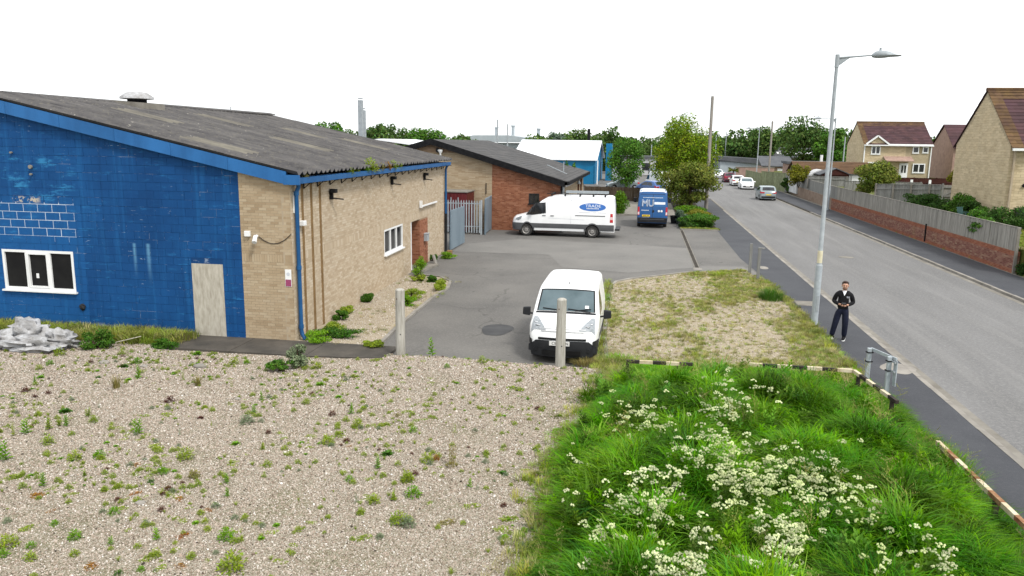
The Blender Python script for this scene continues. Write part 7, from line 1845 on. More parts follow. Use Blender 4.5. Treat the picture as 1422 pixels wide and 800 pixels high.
# weeds seen one by one on the gravel: photo pixel of the foot, kind, colour, height in photo pixels
WL = []
def wl(ox, oy, rows):
    for r_ in rows:
        x, y, kd, cl_, hh = r_; WL.append((ox + x / 3.95, oy + y / 3.95, kd, cl_, hh / 3.95))
g_, l_, d_, y_, r_, u_, s_ = 'weed_green', 'weed_lime', 'weed_dark', 'weed_grey', 'weed_red', 'weed_rust', 'weed_straw'
wl(0, 440, [(765, 345, 'upright', g_, 70), (640, 395, 'tuft', s_, 80), (752, 258, 'bush', g_, 38), (680, 278, 'rosette', d_, 42), (930, 470, 'bush', r_, 55), (1085, 382, 'tuft', s_, 70), (360, 528, 'rosette', d_, 55), (482, 550, 'upright', l_, 50), (515, 580, 'bush', l_, 40), (755, 648, 'upright', g_, 95), (365, 602, 'upright', g_, 60), (325, 605, 'upright', l_, 42), (265, 622, 'upright', l_, 60), (150, 648, 'upright', g_, 85), (75, 652, 'stalk', l_, 80), (32, 795, 'upright', g_, 110), (265, 700, 'bush', l_, 50), (412, 787, 'bush', l_, 55), (545, 772, 'bush', g_, 45), (915, 540, 'flat', l_, 24), (1100, 560, 'rosette', r_, 45), (1355, 588, 'bush', y_, 60), (1398, 535, 'upright', g_, 55), (1292, 702, 'rosette', g_, 44), (1020, 785, 'bush', l_, 70), (872, 748, 'bush', l_, 35), (210, 545, 'flat', l_, 22), (225, 340, 'rosette', g_, 36), (195, 368, 'upright', g_, 36), (140, 418, 'bush', r_, 45), (1270, 388, 'stalk', l_, 45), (1005, 350, 'stalk', l_, 60), (880, 368, 'stalk', r_, 46), (540, 340, 'rosette', d_, 26), (500, 254, 'bush', r_, 30), (215, 294, 'bush', l_, 30), (275, 268, 'bush', g_, 30), (670, 210, 'bush', l_, 30), (1285, 268, 'bush', l_, 42), (1355, 264, 'bush', g_, 32), (985, 652, 'stalk', y_, 50), (855, 718, 'flat', l_, 28), (610, 622, 'bush', l_, 30), (1165, 522, 'bush', l_, 30), (1160, 602, 'stalk', l_, 36), (705, 355, 'rosette', g_, 32), (545, 505, 'stalk', y_, 44), (1080, 210, 'rosette', g_, 40), (330, 215, 'bush', l_, 46)])
wl(0, 600, [(1295, 72, 'rosette', g_, 40), (895, 238, 'bush', g_, 45), (1066, 260, 'bush', s_, 52), (830, 288, 'bush', d_, 30), (1245, 290, 'upright', g_, 60), (1250, 366, 'upright', g_, 55), (235, 302, 'upright', g_, 72), (205, 358, 'flat', u_, 30), (740, 188, 'flat', u_, 22), (985, 380, 'flat', u_, 24), (1150, 438, 'flat', u_, 22), (628, 460, 'bush', g_, 46), (887, 444, 'bush', r_, 46), (582, 414, 'bush', l_, 26), (415, 588, 'bush', g_, 54), (605, 625, 'upright', g_, 52), (868, 594, 'upright', g_, 75), (1245, 594, 'bush', g_, 72), (1275, 765, 'bush', l_, 110), (860, 690, 'bush', l_, 40), (500, 750, 'flat', u_, 30), (990, 742, 'flat', u_, 26), (1005, 578, 'flat', u_, 28), (650, 788, 'bush', d_, 34), (775, 768, 'bush', g_, 34), (50, 632, 'bush', l_, 72), (18, 692, 'bush', g_, 48), (172, 640, 'bush', g_, 38), (168, 715, 'bush', l_, 48), (410, 684, 'bush', l_, 40), (735, 595, 'stalk', r_, 40), (300, 524, 'bush', g_, 34), (155, 534, 'flat', l_, 30), (1125, 505, 'bush', l_, 34), (1340, 490, 'bush', l_, 30), (58, 258, 'flat', l_, 26), (125, 315, 'bush', l_, 34), (465, 248, 'upright', l_, 38), (588, 214, 'bush', r_, 28), (742, 350, 'flat', u_, 22), (285, 440, 'flat', u_, 18)])
wl(360, 480, [(960, 98, 'upright', g_, 105), (1135, 82, 'rosette', g_, 34), (1222, 132, 'bush', l_, 46), (1030, 162, 'bush', g_, 28), (335, 220, 'rosette', g_, 48), (435, 294, 'rosette', g_, 38), (510, 380, 'upright', g_, 66), (572, 350, 'rosette', g_, 32), (537, 455, 'bush', l_, 52), (376, 540, 'bush', l_, 62), (476, 420, 'bush', l_, 36), (440, 492, 'flat', l_, 32), (702, 602, 'rosette', d_, 62), (650, 684, 'upright', g_, 72), (1072, 486, 'stalk', l_, 66), (1056, 668, 'stalk', s_, 190), (920, 645, 'bush', l_, 60), (970, 634, 'bush', u_, 34), (1337, 708, 'rosette', d_, 46), (1146, 786, 'upright', g_, 62), (812, 755, 'bush', l_, 60), (495, 748, 'bush', g_, 40), (46, 668, 'bush', l_, 42), (20, 575, 'upright', l_, 48), (22, 314, 'upright', g_, 56), (260, 328, 'bush', l_, 40), (400, 388, 'bush', r_, 46), (625, 248, 'stalk', r_, 54), (440, 254, 'stalk', r_, 36), (290, 276, 'bush', r_, 34), (845, 480, 'bush', g_, 40), (692, 444, 'flat', l_, 26), (1405, 268, 'flat', l_, 34), (1190, 238, 'bush', l_, 24), (320, 134, 'bush', l_, 42), (1245, 602, 'bush', l_, 30), (648, 108, 'flat', l_, 26), (495, 558, 'flat', u_, 16), (836, 606, 'bush', r_, 28), (760, 392, 'flat', s_, 22), (1270, 172, 'flat', l_, 26)])
wl(480, 600, [(340, 275, 'bush', l_, 66), (372, 358, 'bush', g_, 70), (265, 380, 'upright', l_, 66), (155, 394, 'bush', l_, 60), (290, 505, 'bush', l_, 80), (340, 520, 'bush', y_, 70), (85, 454, 'bush', l_, 40), (62, 394, 'stalk', y_, 80), (690, 412, 'flat', l_, 32), (560, 500, 'flat', s_, 34), (895, 482, 'flat', l_, 34), (1017, 474, 'bush', l_, 34), (860, 622, 'tuft', l_, 50), (977, 552, 'bush', g_, 36), (1090, 210, 'bush', l_, 52), (1066, 245, 'stalk', l_, 42), (1020, 284, 'upright', l_, 48), (960, 392, 'bush', l_, 40), (190, 592, 'bush', y_, 42), (95, 592, 'flat', l_, 32), (900, 786, 'bush', l_, 46), (580, 786, 'tuft', l_, 46), (722, 325, 'stalk', y_, 56), (770, 124, 'bush', l_, 30), (1115, 385, 'stalk', y_, 60), (1050, 630, 'bush', s_, 40)])
LAND = [((400, 500), 'below the concrete path'), ((556, 500), 'near the timber post at the path corner'), ((778, 520), 'near the timber post by the small van'), ((35, 480), 'near the white sacks'), ((295, 480), 'below the boarded door'), ((800, 640), 'beside the tall grass'), ((790, 760), 'beside the tall grass at the near edge')]
cnt = {}
tmp = []
for x, y, kd, mk, hp in WL:
    c0 = ground(x, y); dist = math.hypot(c0.x, c0.y); near = min(LAND, key=lambda q: (q[0][0] - x) ** 2 + (q[0][1] - y) ** 2)
    dd = math.hypot(near[0][0] - x, near[0][1] - y); where = near[1] if dd < 95 else ('in the gravel under the blue wall' if y < 560 else ('in the near corner of the gravel' if y > 700 and x < 260 else 'in the open gravel'))
    tmp.append([kd, mk, c0, hp / 1078 * math.hypot(dist, 5) * 1.05, f'{NM[mk]} {KN[kd]} {where}', x, y, hp])
def recount():
    cnt.clear()
    for t in tmp: cnt[t[4]] = cnt.get(t[4], 0) + 1
recount()
for t in [t for t in tmp if cnt[t[4]] > 1]:          # tell look-alikes apart by the different weed next to them
    o = min((q for q in tmp if (q[0], q[1]) != (t[0], t[1])), key=lambda q: (q[5] - t[5]) ** 2 + 2.5 * (q[6] - t[6]) ** 2)
    dx, dy = t[5] - o[5], (t[6] - o[6]) * 1.6
    side = ('right of' if dx > 0 else 'left of') if abs(dx) > abs(dy) else ('in front of' if dy > 0 else 'behind')
    t[4] = f'{NM[t[1]]} {KN[t[0]]} just {side} a {NM[o[1]]} {KN[o[0]].replace("flat patch of moss", "moss patch").replace("low leafy", "leafy")}'
recount()
for t in [t for t in tmp if cnt[t[4]] > 1]:
    same = [q for q in tmp if q[4] == t[4]]; big = max(same, key=lambda q: q[7]); small = min(same, key=lambda q: q[7])
    t.append('largest ' if t is big and big[7] > small[7] * 1.15 else 'smallest ' if t is small and big[7] > small[7] * 1.15 and len(same) > 1 else '')
for t in tmp:
    if len(t) > 8: t[4] = t[8] + t[4]
recount()
for t in [t for t in tmp if cnt[t[4]] > 1]:
    same = sorted((q for q in tmp if q[4].split(', ')[0] == t[4] or q[4] == t[4]), key=lambda q: q[5])
    ys_ = sorted(q[6] for q in same); t.append(t[4])
    t[4] = t[4] + (', nearest the blue wall' if t[6] == ys_[0] else ', nearest the camera' if t[6] == ys_[-1] else ', between its look-alikes')
    if len(t[4].split()) > 16: t[4] = t[-1]
recount()
for kd, mk, c0, h, lb in [t[:5] for t in tmp]:
    h2 = h * (3.2 if kd == 'flat' else .72 if mk == 'weed_red' else 1.0); plant(kd, mk, (c0.x, c0.y, gravel_h(c0.x, c0.y) - .01), min(h2, .62), lb, 'weeds in the gravel' if cnt[lb] == 1 else lb + ' (alike)', wide={'flat': .55, 'upright': .9, 'stalk': .7}.get(kd, 1.15))
# bigger plants with their own place
c0 = ground(412, 512); shrub('blue grey leafy plant standing at the edge of the concrete path', (c0.x, c0.y, .05), (.24, .24, .36), 12, 130, .06, M['weed_grey'], 81, 'weed', 'weed', stems=3)
c0 = ground(390, 517); shrub('dark green low plant at the foot of the blue grey plant', (c0.x, c0.y, .05), (.32, .22, .14), 10, 110, .06, M['weed_dark'], 82, 'weed', 'weed', stems=3)
c0 = ground(132, 487); shrub('dense dark green bush at the foot of the blue wall', (c0.x, c0.y + .15, 0), (.42, .32, .30), 14, 190, .055, M['weed_dark'], 83, 'weed', 'weed', stems=4)
c0 = ground(222, 487); shrub('leafy green plant at the start of the concrete path', (c0.x, c0.y + .2, 0), (.38, .24, .16), 12, 160, .05, M['weed_dark'], 84, 'weed', 'weed', stems=4)
c0 = ground(275, 494); plant('rosette', 'weed_green', (c0.x, c0.y, .05), .2, 'green weed on the edge of the concrete path below the boarded door')
for q, r_, mk, lb, sd in (((440, 476), (.34, .5, .20), 'weed_green', 'thick green weeds round the foot of the blue downpipe', 85), ((470, 470), (.75, .28, .16), 'weed_dark', 'trailing dark green weeds spreading from the blue downpipe', 86), ((462, 462), (.3, .6, .16), 'weed_lime', 'lime green weeds against the brown strips', 87), ((473, 446), (.24, .24, .17), 'weed_dark', 'small dark weed at the foot of the long buff wall', 88), ((510, 421), (.24, .24, .2), 'weed_dark', 'dark weed half way along the long buff wall', 89), ((481, 437), (.2, .4, .16), 'weed_lime', 'pale weed against the long buff wall', 90), ((581, 385), (.30, .34, .42), 'weed_green', 'spiky green plant by the porch step', 91), ((582, 392), (.26, .3, .16), 'weed_lime', 'lime weed in front of the spiky plant by the porch', 92), ((599, 393), (.22, .22, .16), 'weed_dark', 'dark round weed in the end of the sandy bed', 93), ((611, 404), (.2, .5, .22), 'weed_lime', 'straggling lime weed along the curved bed edging', 94), ((572, 416), (.45, .45, .2), 'weed_lime', 'spreading yellow green weed in the sandy bed', 95), ((601, 362), (.2, .2, .16), 'weed_dark', 'small weed by the leaning slab', 96), ((622, 359), (.4, .3, .16), 'weed_green', 'green weed beside the brown block', 97), ((566, 426), (.3, .3, .2), 'weed_green', 'green weed behind the timber post in the sandy bed', 98), ((518, 484), (.28, .22, .12), 'weed_lime', 'lime weed where the bed meets the drive', 99)):
    c0 = ground(*q); shrub(lb, (c0.x, c0.y, .02), r_, 14, 190, .045, M[mk], sd, 'weed', 'weed', stems=3)
# plants rooted in the gutter
GUT = ['yellow green weed at the near end of the gutter plants', 'small yellow green weed second along the blue gutter', 'bright green weed just before the tallest gutter plant', 'tallest yellow green plant rooted in the blue gutter', 'straw coloured weed just beyond the tallest gutter plant', 'straw coloured weed in the middle of the gutter plants', 'rust orange weed rooted in the blue gutter', 'full yellow green weed beyond the rust orange gutter weed', 'yellow green weed at the far end of the gutter plants', 'small straw coloured weed in the gutter by the near roof corner']
for i, (x, z_, mk) in enumerate(((486, .16, 'weed_lime'), (496, .12, 'weed_lime'), (508, .18, 'weed_green'), (514, .34, 'weed_lime'), (520, .22, 'weed_straw'), (529, .20, 'weed_straw'), (538, .22, 'weed_rust'), (546, .24, 'weed_lime'), (554, .18, 'weed_lime'), (424, .12, 'weed_straw'))):
    y = None
    lo_, hi_ = YA, YA + LW
    for _ in range(40):
        md = (lo_ + hi_) / 2; v = Vector((xw(md) + .24, md, 4.55)) - Vector((0, 0, CAM_H)); sx_ = 711 + 1078.17 * v.dot(RT) / v.dot(FW)
        lo_, hi_ = (md, hi_) if sx_ < x else (lo_, md)
    plant('bush', mk, (xw(md) + .24, md, 4.53), z_ * 1.6, GUT[i], 'weeds growing along the blue gutter', wide=1.1)


# ---------------------------------------------------------------- scattered stuff (instances on points)
def scatter(name, label, cat, pts, rot, scl, tint, pick, protos):
    me = bpy.data.meshes.new(name); n_ = len(pts); me.vertices.add(n_); me.vertices.foreach_set('co', np.asarray(pts, np.float32).ravel())
    for nm, ty, dat in (('rotv', 'FLOAT_VECTOR', rot), ('sc', 'FLOAT_VECTOR', scl)):
        a = me.attributes.new(nm, ty, 'POINT'); a.data.foreach_set('vector', np.asarray(dat, np.float32).ravel())
    a = me.attributes.new('tint', 'FLOAT', 'POINT'); a.data.foreach_set('value', np.asarray(tint, np.float32))
    a = me.attributes.new('pick', 'INT', 'POINT'); a.data.foreach_set('value', np.asarray(pick, np.int32))
    o = bpy.data.objects.new(name, me); COL.objects.link(o); o['kind'] = 'stuff'; o['label'] = label; o['category'] = cat
    ng = bpy.data.node_groups.new(name, 'GeometryNodeTree'); ng.interface.new_socket('Geometry', in_out='INPUT', socket_type='NodeSocketGeometry'); ng.interface.new_socket('Geometry', in_out='OUTPUT', socket_type='NodeSocketGeometry')
    N = ng.nodes.new; gi, go = N('NodeGroupInput'), N('NodeGroupOutput'); iop = N('GeometryNodeInstanceOnPoints'); jn_ = N('GeometryNodeJoinGeometry')
    for pr in reversed(protos):
        oi = N('GeometryNodeObjectInfo'); oi.inputs['Object'].default_value = pr; oi.inputs['As Instance'].default_value = True; ng.links.new(oi.outputs['Geometry'], jn_.inputs[0])
    def na(nm, ty):
        q = N('GeometryNodeInputNamedAttribute'); q.data_type = ty; q.inputs['Name'].default_value = nm; return q.outputs['Attribute']
    er = N('FunctionNodeEulerToRotation'); ng.links.new(na('rotv', 'FLOAT_VECTOR'), er.inputs[0]); ng.links.new(gi.outputs[0], iop.inputs['Points']); ng.links.new(jn_.outputs[0], iop.inputs['Instance'])
    iop.inputs['Pick Instance'].default_value = True; ng.links.new(na('pick', 'INT'), iop.inputs['Instance Index']); ng.links.new(er.outputs[0], iop.inputs['Rotation']); ng.links.new(na('sc', 'FLOAT_VECTOR'), iop.inputs['Scale']); ng.links.new(iop.outputs[0], go.inputs[0])
    md = o.modifiers.new('instances', 'NODES'); md.node_group = ng
    return o


def proto(me): return bpy.data.objects.new(me.name, me)


# gravel stones
protos = []
for k in range(6):
    bm = bmesh.new(); bmesh.ops.create_icosphere(bm, subdivisions=1, radius=1.0); rg = random.Random(k)
    for v in bm.verts: v.co = Vector((v.co.x * rg.uniform(.75, 1.25), v.co.y * rg.uniform(.6, 1.0), v.co.z * rg.uniform(.4, .75)))
    me = bpy.data.meshes.new('stone'); bm.to_mesh(me); bm.free(); me.materials.append(M['stone']); protos.append(proto(me))
N_ = 430000; X_ = RNG.uniform(-21, -.3, N_); Y_ = RNG.uniform(6.6, 19.5, N_)
ok = (X_ > -.86 * Y_ - 3.0) & (Y_ < np.where((X_ > -12.6) & (X_ < -6.4), 18.30, np.where(X_ <= -12.6, 19.4, 18.93))) & (RNG.random(N_) < np.interp(Y_, [7, 12, 19], [1, .95, .8]))
edge_x = np.interp(Y_, [6, 9, 13, 16.4, 18, 19.6], [-1.1, -1.15, -1.2, -.75, -.55, -.3]) + .5
ok &= X_ < edge_x
X_, Y_ = X_[ok], Y_[ok]; n_ = len(X_)
Z_ = np.array([gravel_h(x, y) for x, y in zip(X_, Y_)]); s_ = .0092 * np.exp(RNG.normal(0, .32, n_)) * np.interp(Y_, [7, 19], [1.0, 1.35])
tn_ = np.clip(RNG.normal(.52, .23, n_), 0, 1)
scatter('gravel', 'pale mixed gravel spread over the foreground yard', 'gravel', np.stack([X_, Y_, Z_ + s_ * .25], 1), RNG.uniform(0, 6.28, (n_, 3)) * np.array([.12, .12, 1]), np.stack([s_] * 3, 1), tn_, RNG.integers(0, 6, n_), protos)
# smaller stones on the sandy bed and the verge
def stones_on(name, label, n0, x0, x1, y0, y1, test, z0, r0):
    P_ = [(random.uniform(x0, x1), random.uniform(y0, y1)) for _ in range(n0)]; P_ = [p for p in P_ if test(*p)]; k_ = len(P_); sc_ = r0 * np.exp(RNG.normal(0, .35, k_))
    scatter(name, label, 'gravel', [(x, y, z0) for x, y in P_], RNG.uniform(0, 6.28, (k_, 3)) * np.array([.12, .12, 1]), np.stack([sc_] * 3, 1), np.clip(RNG.normal(.55, .25, k_), 0, 1), RNG.integers(0, 6, k_), protos)
stones_on('bed_gravel', 'fine pale gravel in the sandy bed along the buff wall', 14000, -9.7, -7.1, 19.6, 31, lambda x, y: x > xw(y) + .03 and x < float(np.interp(y, [19.5, 22, 26.6, 28.8, 30, 31]
, [-7.1, -7.3, -7.45, -7.4, -7.65, -8.4])), .042, .012)
inv = lambda x, y: (x > float(np.interp(y, [19.6, 22.2, 27.4, 31, 32.5, 34.6, 36.1], [-.66, -.89, -1.02, -1.0, -.2, 2, 4.4])) + .05) and x < float(np.interp(y, [19.6, 28, 33, 36.1], [5.5, 5.42, 5.15, 4.7]))
stones_on('verge_gravel', 'fine stony gravel showing through the dry verge', 26000, -1.1, 5.5, 19.6, 36.1, lambda x, y: inv(x, y), .032, .013)
# seedlings between the stones
sp = [proto(plant_mesh(k, M[m_], 90 + i)) for i, (k, m_) in enumerate((('bush', 'weed_lime'), ('bush', 'weed_grey'), ('tuft', 'weed_lime'), ('rosette', 'weed_green'), ('flat', 'weed_lime'), ('bush', 'weed_red')))]
N_ = 5200; X_ = RNG.uniform(-20, -.6, N_); Y_ = RNG.uniform(7.2, 18.9, N_); nz = np.array([noise.noise(Vector((x * .5, y * .5, 9))) for x, y in zip(X_, Y_)])
ok = (X_ > -.86 * Y_ - 2) & (nz + RNG.normal(0, .25, N_) > .0) & (Y_ < np.where((X_ > -12.6) & (X_ < -6.4), 18.2, 18.85)); X_, Y_ = X_[ok], Y_[ok]; n_ = len(X_)
Z_ = np.array([gravel_h(x, y) for x, y in zip(X_, Y_)]); s_ = RNG.uniform(.035, .10, n_)
scatter('seedlings', 'tiny scattered seedlings among the gravel', 'seedlings', np.stack([X_, Y_, Z_], 1), np.stack([0 * X_, 0 * X_, RNG.uniform(0, 6.28, n_)], 1), np.stack([s_ * 1.3, s_ * 1.3, s_], 1), RNG.random(n_), RNG.choice(6, n_, p=[.42, .06, .22, .08, .20, .02]), sp)

# tall grass on the mound: tussocks that lean outwards
gp = [proto(tuft_mesh('grass_tuft', M['grass'], 22, .56, .40, .0165, .10, 100 + k, 1.0, 5, .65)) for k in range(4)] + [proto(tuft_mesh('grass_tuft', M['grass'], 24, .42, .24, .0140, .11, 110 + k, 0, 4, .45)) for k in range(3)]
NT_ = 170; TX = RNG.uniform(-1.1, 5.6, NT_); TY = RNG.uniform(7.2, 18.6, NT_); TR = RNG.uniform(.32, .95, NT_); TH = RNG.uniform(.5, 1.4, NT_); TT = RNG.random(NT_); TA = RNG.uniform(0, 6.28, NT_)
N_ = 15500; X_ = RNG.uniform(-1.6, 5.75, N_); Y_ = RNG.uniform(7.0, 19.4, N_)
lft = np.interp(Y_, [6, 9, 13, 16.4, 18, 19.6], [-1.15, -1.2, -1.28, -.85, -.65, -.45]) + RNG.normal(0, .13, N_)
ok = (X_ > lft) & (X_ < 5.52 + RNG.normal(0, .05, N_)) & ((Y_ < 18.2) | (RNG.random(N_) < .35)); X_, Y_, lft = X_[ok], Y_[ok], lft[ok]; n_ = len(X_)
D = np.hypot(X_[:, None] - TX, Y_[:, None] - TY) / TR; w_ = D.argmin(1); dm = D.min(1)
az = np.arctan2(Y_ - TY[w_], X_ - TX[w_]); az = np.where(RNG.random(n_) < .35, TA[w_], az) + RNG.normal(0, .75, n_)
edge = np.clip((X_ - lft) / .8, .30, 1) * np.clip((19.3 - Y_) / 1.6, .35, 1) * np.clip((5.3 - X_) / .9, .40, 1) * np.where((Y_ > 16.6) & (Y_ < 18.2), .62, 1)
hs = TH[w_] * np.clip(1.5 - 1.05 * dm, .22, 1.4) * edge * RNG.uniform(.8, 1.2, n_)
Z_ = np.array([mound_h(x, y) for x, y in zip(X_, Y_)])
kp = (dm < .9) | (RNG.random(n_) < .6)
X_, Y_, Z_, hs, az, dm, w_, n_ = X_[kp], Y_[kp], Z_[kp], hs[kp], az[kp], dm[kp], w_[kp], int(kp.sum())
pk_ = np.where(dm < 1.1, RNG.integers(0, 4, n_), RNG.integers(4, 7, n_)); tt = np.clip(TT[w_] * .8 + RNG.normal(.1, .2, n_), 0, 1)
scatter('grass', 'lush tall green grass in tussocks over the mound', 'grass', np.stack([X_, Y_, Z_ - .02], 1), np.stack([RNG.normal(0, .1, n_), RNG.normal(0, .1, n_), az], 1), np.stack([.9 + .3 * hs, .9 + .3 * hs, hs], 1), tt, pk_, gp)
# broad leaved plants, old straw and seed heads standing in the grass
def seed_stem(seed):
    rg_ = random.Random(seed); V, F = [], []
    for k in range(5):
        a = rg_.uniform(0, 6.28); b = (.08 * math.cos(a), .08 * math.sin(a), 0); h = rg_.uniform(.55, .85); blade(V, F, b, a, h, .12, .006, .1, 3)
        tip = Vector((b[0] + math.cos(a) * .11, b[1] + math.sin(a) * .11, h * .95))
        for j in range(14): c = rg_.uniform(0, 6.28); leaf(V, F, tip - Vector((math.cos(a) * .02, math.sin(a) * .02, .012)) * j, Vector((math.cos(c), math.sin(c), 1.2)), .035, .014)
    me = bpy.data.meshes.new('seed_stem'); me.from_pydata([tuple(v) for v in V], [], F); me.materials.append(M['straw']); return proto(me)
bp = []
for k_, (kd, mk) in enumerate((('upright', 'broad'), ('bush', 'broad'), ('rosette', 'broad'))): bp.append(proto(plant_mesh(kd, M[mk], 300 + k_)))
bp += [seed_stem(310), seed_stem(311)]
N_ = 900; X2 = RNG.uniform(-1.1, 5.3, N_); Y2_ = RNG.uniform(7.4, 18.4, N_); nz = np.array([noise.noise(Vector((x * .8, y * .8, 21))) for x, y in zip(X2, Y2_)]); ok = (nz + RNG.normal(0, .2, N_) > .05); X2, Y2_ = X2[ok], Y2_[ok]; m_n = len(X2)
Z2 = np.array([mound_h(x, y) for x, y in zip(X2, Y2_)]); pk2 = RNG.choice(5, m_n, p=[.34, .26, .14, .13, .13]); s2 = np.where(pk2 < 2, RNG.uniform(.42, .66, m_n), np.where(pk2 == 2, RNG.uniform(.3, .5, m_n), RNG.uniform(.7, 1.1, m_n)))
scatter('meadow_plants', 'broad leaved plants and straw seed heads growing through the tall grass', 'wild plants', np.stack([X2, Y2_, Z2], 1), np.stack([RNG.normal(0, .15, m_n), RNG.normal(0, .15, m_n), RNG.uniform(0, 6.28, m_n)], 1), np.stack([s2 * .8, s2 * .8, s2], 1), RNG.random(m_n), pk2, bp)
# dry yellow grass fringe at the edges of the mound
dp_ = [proto(tuft_mesh('dry_tuft', M['dry_grass'], 40, .20, .10, .007, .11, 130 + k, 0, 3)) for k in range(3)] + [proto(tuft_mesh('verge_tuft', M['strip_grass'], 44, .18, .10, .008, .11, 140 + k, 0, 3)) for k in range(3)]
pts = []; tin = []; pik = []; scs = []
def sow(n_, x0, x1, y0, y1, test, zf, s0, s1, pd):
    for _ in range(n_):
        x, y = random.uniform(x0, x1), random.uniform(y0, y1)
        if not test(x, y): continue
        pts.append((x, y, zf(x, y) - .01)); tin.append(random.random()); pik.append(random.randrange(3) + (3 if random.random() > pd else 0)); q = random.uniform(s0, s1); scs.append((q * 1.2, q * 1.2, q))
lf = lambda y: float(np.interp(y, [6, 9, 13, 16.4, 18, 19.6], [-1.15, -1.2, -1.28, -.85, -.65, -.45]))
sow(1500, -1.9, -.2, 7, 19, lambda x, y: abs(x - lf(y) - random.gauss(0, .22)) < .2, lambda x, y: max(gravel_h(x, y), .02), .5, 1.2, .35)
sow(1500, -.9, 5.45, 17.6, 19.7, lambda x, y: random.random() < .8, lambda x, y: mound_h(x, y), .5, 1.3, .45)
vz = lambda x, y: .03
inv = lambda x, y: (x > float(np.interp(y, [19.6, 22.2, 27.4, 31, 32.5, 34.6, 36.1], [-.66, -.89, -1.02, -1.0, -.2, 2, 4.4])) + .05) and x < float(np.interp(y, [19.6, 28, 33, 36.1], [5.5, 5.42, 5.15, 4.7]))
vn = lambda x, y, s=.45, o=2: noise.noise(Vector((x * s, y * s * .6, o))) + .5 * noise.noise(Vector((x * 1.5, y * .9, o + 4)))
sow(15000, -1.1, 5.5, 19.6, 36.2, lambda x, y: inv(x, y) and vn(x, y) + .22 * (x > 3.0) + .35 * max(0, (y - 32) / 3) + .25 * max(0, (21.5 - y) / 2) + random.gauss(0, .2) > .36, vz, .3, .85, .45)
sow(5200, -1.1, 5.5, 19.6, 36.2, lambda x, y: inv(x, y), vz, .22, .55, .75)
sow(900, 4.6, 5.6, 19.6, 34, lambda x, y: abs(x - float(np.interp(y, [19.6, 28, 33, 36.1], [5.47, 5.4, 5.15, 4.7])) - random.gauss(0, .06)) < .12, vz, .5, 1.2, .4)
sow(500, -1.3, -.6, 19, 31.5, lambda x, y: abs(x - float(np.interp(y, [19.6, 22.2, 27.4, 31], [-.9, -1.05, -1.2, -1.2]))) < .12, vz, .5, 1.3, .25)
sow(1300, -20, -12.4, 18.7, 19.72, lambda x, y: random.random() < .9, lambda x, y: .03, .7, 2.1, .22)
sow(260, -9.4, -7.1, 19.6, 31, lambda x, y: vn(x, y, .8, 7) > .15, lambda x, y: .045, .3, .7, .5)
sow(500, 16.75, 17.0, 36, 60, lambda x, y: random.random() < .4, lambda x, y: .03, .4, .9, .3)
sow(260, 2.6, 5.05, 53, 53.6, lambda x, y: True, lambda x, y: .04, .5, .9, .1)
sow(3500, 17.1, 20, 38.5, 60, lambda x, y: True, lambda x, y: float(np.interp(x, [16.99, 18.2, 19.6, 24], [1.22, 1.32, 1.5, 1.55])), .6, 1.1, .1)
sow(500, 16.8, 20, 33.2, 38, lambda x, y: True, lambda x, y: 1.22 * (y - 33) / 4.9, .8, 1.6, .1)
n_ = len(pts)
scatter('verge_grass', 'sparse dry and green grass on the sandy verge and edges', 'grass', pts, [(random.gauss(0, .12), random.gauss(0, .12), random.uniform(0, 6.28)) for _ in range(n_)], scs, tin, pik, dp_)
# a dense clump of tall dark grass at the verge by the lamp post and a few more
for q, r_, n2, mk, lb, sd in (((1070, 417), (.42, .5), 34, 'weed_dark', 'tall dark green grass clump at the verge corner near the lamp post', 1), ((1000, 384), (.5, .4), 14, 'weed_lime', 'yellowish grass clump by the drain end of the verge', 2), ((858, 505), (.5, .35), 22, 'weed_green', 'green grass clump beside the front wheel of the small van', 3), ((812, 509), (.3, .22), 14, 'weed_straw', 'straw coloured clump under the bumper of the small van', 4), ((1322, 668), (.34, .9), 40, 'weed_green', 'tall grass clump leaning over the worn rusty rail', 5)):
    c0 = ground(*q); V, F = [], []; rg = random.Random(sd)
    for k in range(n2 * 20):
        a = rg.uniform(0, 6.28); qq = math.sqrt(rg.random()); blade(V, F, (qq * r_[0] * math.cos(a), qq * r_[1] * math.sin(a), 0), a + rg.uniform(-.6, .6), rg.uniform(.3, .62) * (1.1 - .4 * qq) * (.5 if sd in (2, 3, 4) else 1), rg.uniform(.05, .3), .014, .3, 4)
    me = bpy.data.meshes.new('grass_clump'); me.from_pydata(V, [], F); me.materials.append(M[mk]); o = inst('grass_clump', me, None, (c0.x, c0.y, .02)); tag(o, lb, 'grass clump')

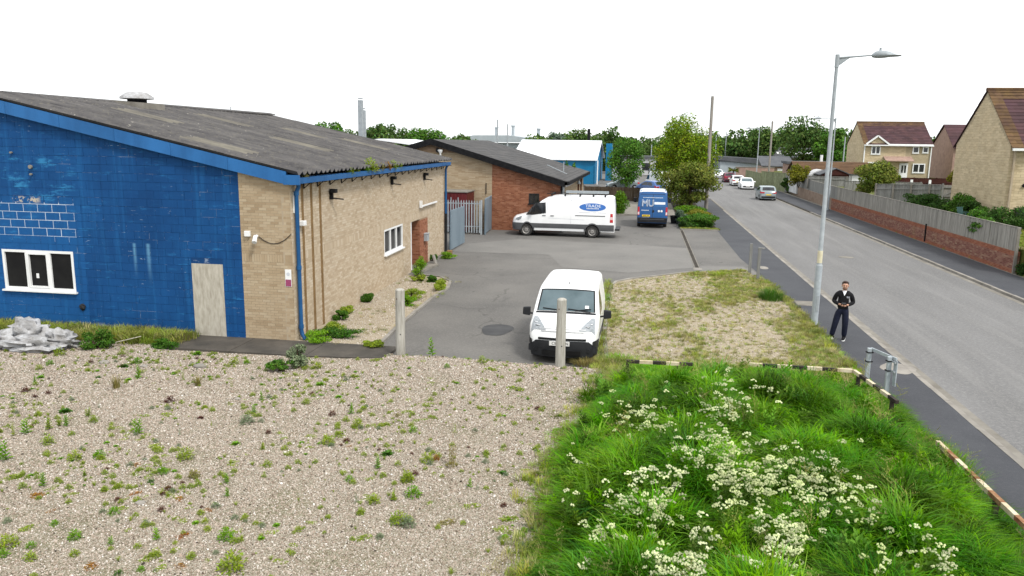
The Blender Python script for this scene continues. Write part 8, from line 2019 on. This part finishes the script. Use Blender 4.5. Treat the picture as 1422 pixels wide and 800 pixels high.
# white flowering plants among the grass
def flower_mesh(seed, big):
    rg = random.Random(seed); V, F = [], []; Rr = .062 * (1.2 if big else .85)
    me = bpy.data.meshes.new('flower_head'); mats = []
    for sub in range(8 if big else 5):
        a0 = rg.uniform(0, 6.28); q0 = Rr * math.sqrt(rg.random()); cx, cy, cz = q0 * math.cos(a0), q0 * math.sin(a0), .50 + .03 * (1 - q0 / Rr) + rg.uniform(-.01, .012)
        for k in range(22):
            d = Vector((rg.gauss(0, 1), rg.gauss(0, 1), abs(rg.gauss(0, 1)) + .15)).normalized(); p = Vector((cx, cy, cz)) + d * rg.uniform(.012, .024); t = d.cross(Vector((rg.gauss(0, 1), rg.gauss(0, 1), rg.gauss(0, 1)))).normalized() * .0080; b = d.cross(t).normalized() * .0080
            o = len(V); V += [tuple(p - t), tuple(p + b), tuple(p + t), tuple(p - b)]; F.append((o, o + 1, o + 2, o + 3)); mats.append(0)
        n0 = len(F); blade(V, F, (cx * .2, cy * .2, .2), a0, cz - .21, q0 * .8, .008, 0, 2); mats += [1] * (len(F) - n0)
    n0 = len(F); blade(V, F, (0, 0, 0), 1, .48, .02, .010, 0, 3)
    for k in range(16):
        a = k * 2.4; leaf(V, F, Vector((0, 0, .06 + .022 * k)), Vector((math.cos(a), math.sin(a), .7)), .10, .030)
    mats += [1] * (len(F) - n0)
    me.from_pydata(V, [], F); me.materials.append(M['flower']); me.materials.append(M['stem']); me.polygons.foreach_set('material_index', mats); return proto(me)


fp = [flower_mesh(200 + k, k < 3) for k in range(5)]
FPATCH = [(1085, 690, 72, 30, 86), (1050, 640, 50, 22, 46), (1120, 640, 40, 16, 36), (1088, 660, 50, 18, 32), (1140, 662, 42, 14, 36), (1190, 692, 26, 16, 32), (985, 620, 46, 14, 56), (1000, 600, 46, 10, 20), (895, 585, 30, 14, 30), (868, 572, 20, 14, 18), (905, 563, 16, 8, 8), (1010, 568, 24, 12, 34), (1000, 555, 24, 8, 12), (912, 652, 10, 10, 9), (888, 662, 10, 16, 14), (940, 656, 8, 16, 14), (955, 630, 20, 8, 12), (1020, 660, 22, 16, 40), (915, 712, 20, 20, 46), (843, 737, 12, 9, 9), (950, 785, 32, 16, 52), (905, 782, 24, 14, 20), (1095, 740, 22, 26, 46), (1080, 765, 24, 12, 16), (1208, 722, 10, 6, 6), (1272, 748, 18, 8, 9), (1312, 775, 10, 14, 12), (1214, 780, 8, 14, 8), (790, 695, 7, 5, 4), (805, 640, 7, 5, 5), (800, 625, 5, 5, 2), (800, 780, 12, 12, 5), (870, 690, 34, 18, 18), (970, 740, 16, 10, 8), (1002, 524, 18, 5, 9), (1070, 538, 8, 4, 3), (1145, 690, 12, 10, 8), (990, 545, 50, 16, 14), (1180, 610, 18, 6, 4), (860, 700, 60, 50, 26), (1010, 740, 120, 50, 26), (960, 560, 110, 30, 26), (1160, 760, 110, 40, 16)]
pts = []; rot = []; scs = []; tin = []; pik = []
for x, y, rx, ry, n2 in FPATCH:
    for _ in range(n2):
        if random.random() < .18: continue
        a = random.uniform(0, 6.28); q = math.sqrt(random.random()) * 1.25; sx_, sy_ = x + rx * q * math.cos(a), y + ry * q * math.sin(a); c0 = ground(sx_, sy_, .8)
        for _k in range(3): c0 = ground(sx_, sy_, mound_h(c0.x, c0.y) + .52)
        if not (lf(c0.y) < c0.x < 5.5): continue
        s_ = random.uniform(.58, .95) * (1 if n2 > 10 else .9); z0 = mound_h(c0.x, c0.y)
        pts.append((c0.x, c0.y, z0 + random.uniform(-.10, .10))); rot.append((random.gauss(0, .12), random.gauss(0, .12), random.uniform(0, 6.28))); scs.append((s_, s_, random.uniform(.85, 1.1))); tin.append(random.random()); pik.append(random.randrange(3) if n2 > 25 else random.randrange(5))
scatter('white_flowers', 'drifts of creamy white flower heads on leafy stems in the tall grass', 'flowers', pts, rot, scs, tin, pik, fp)
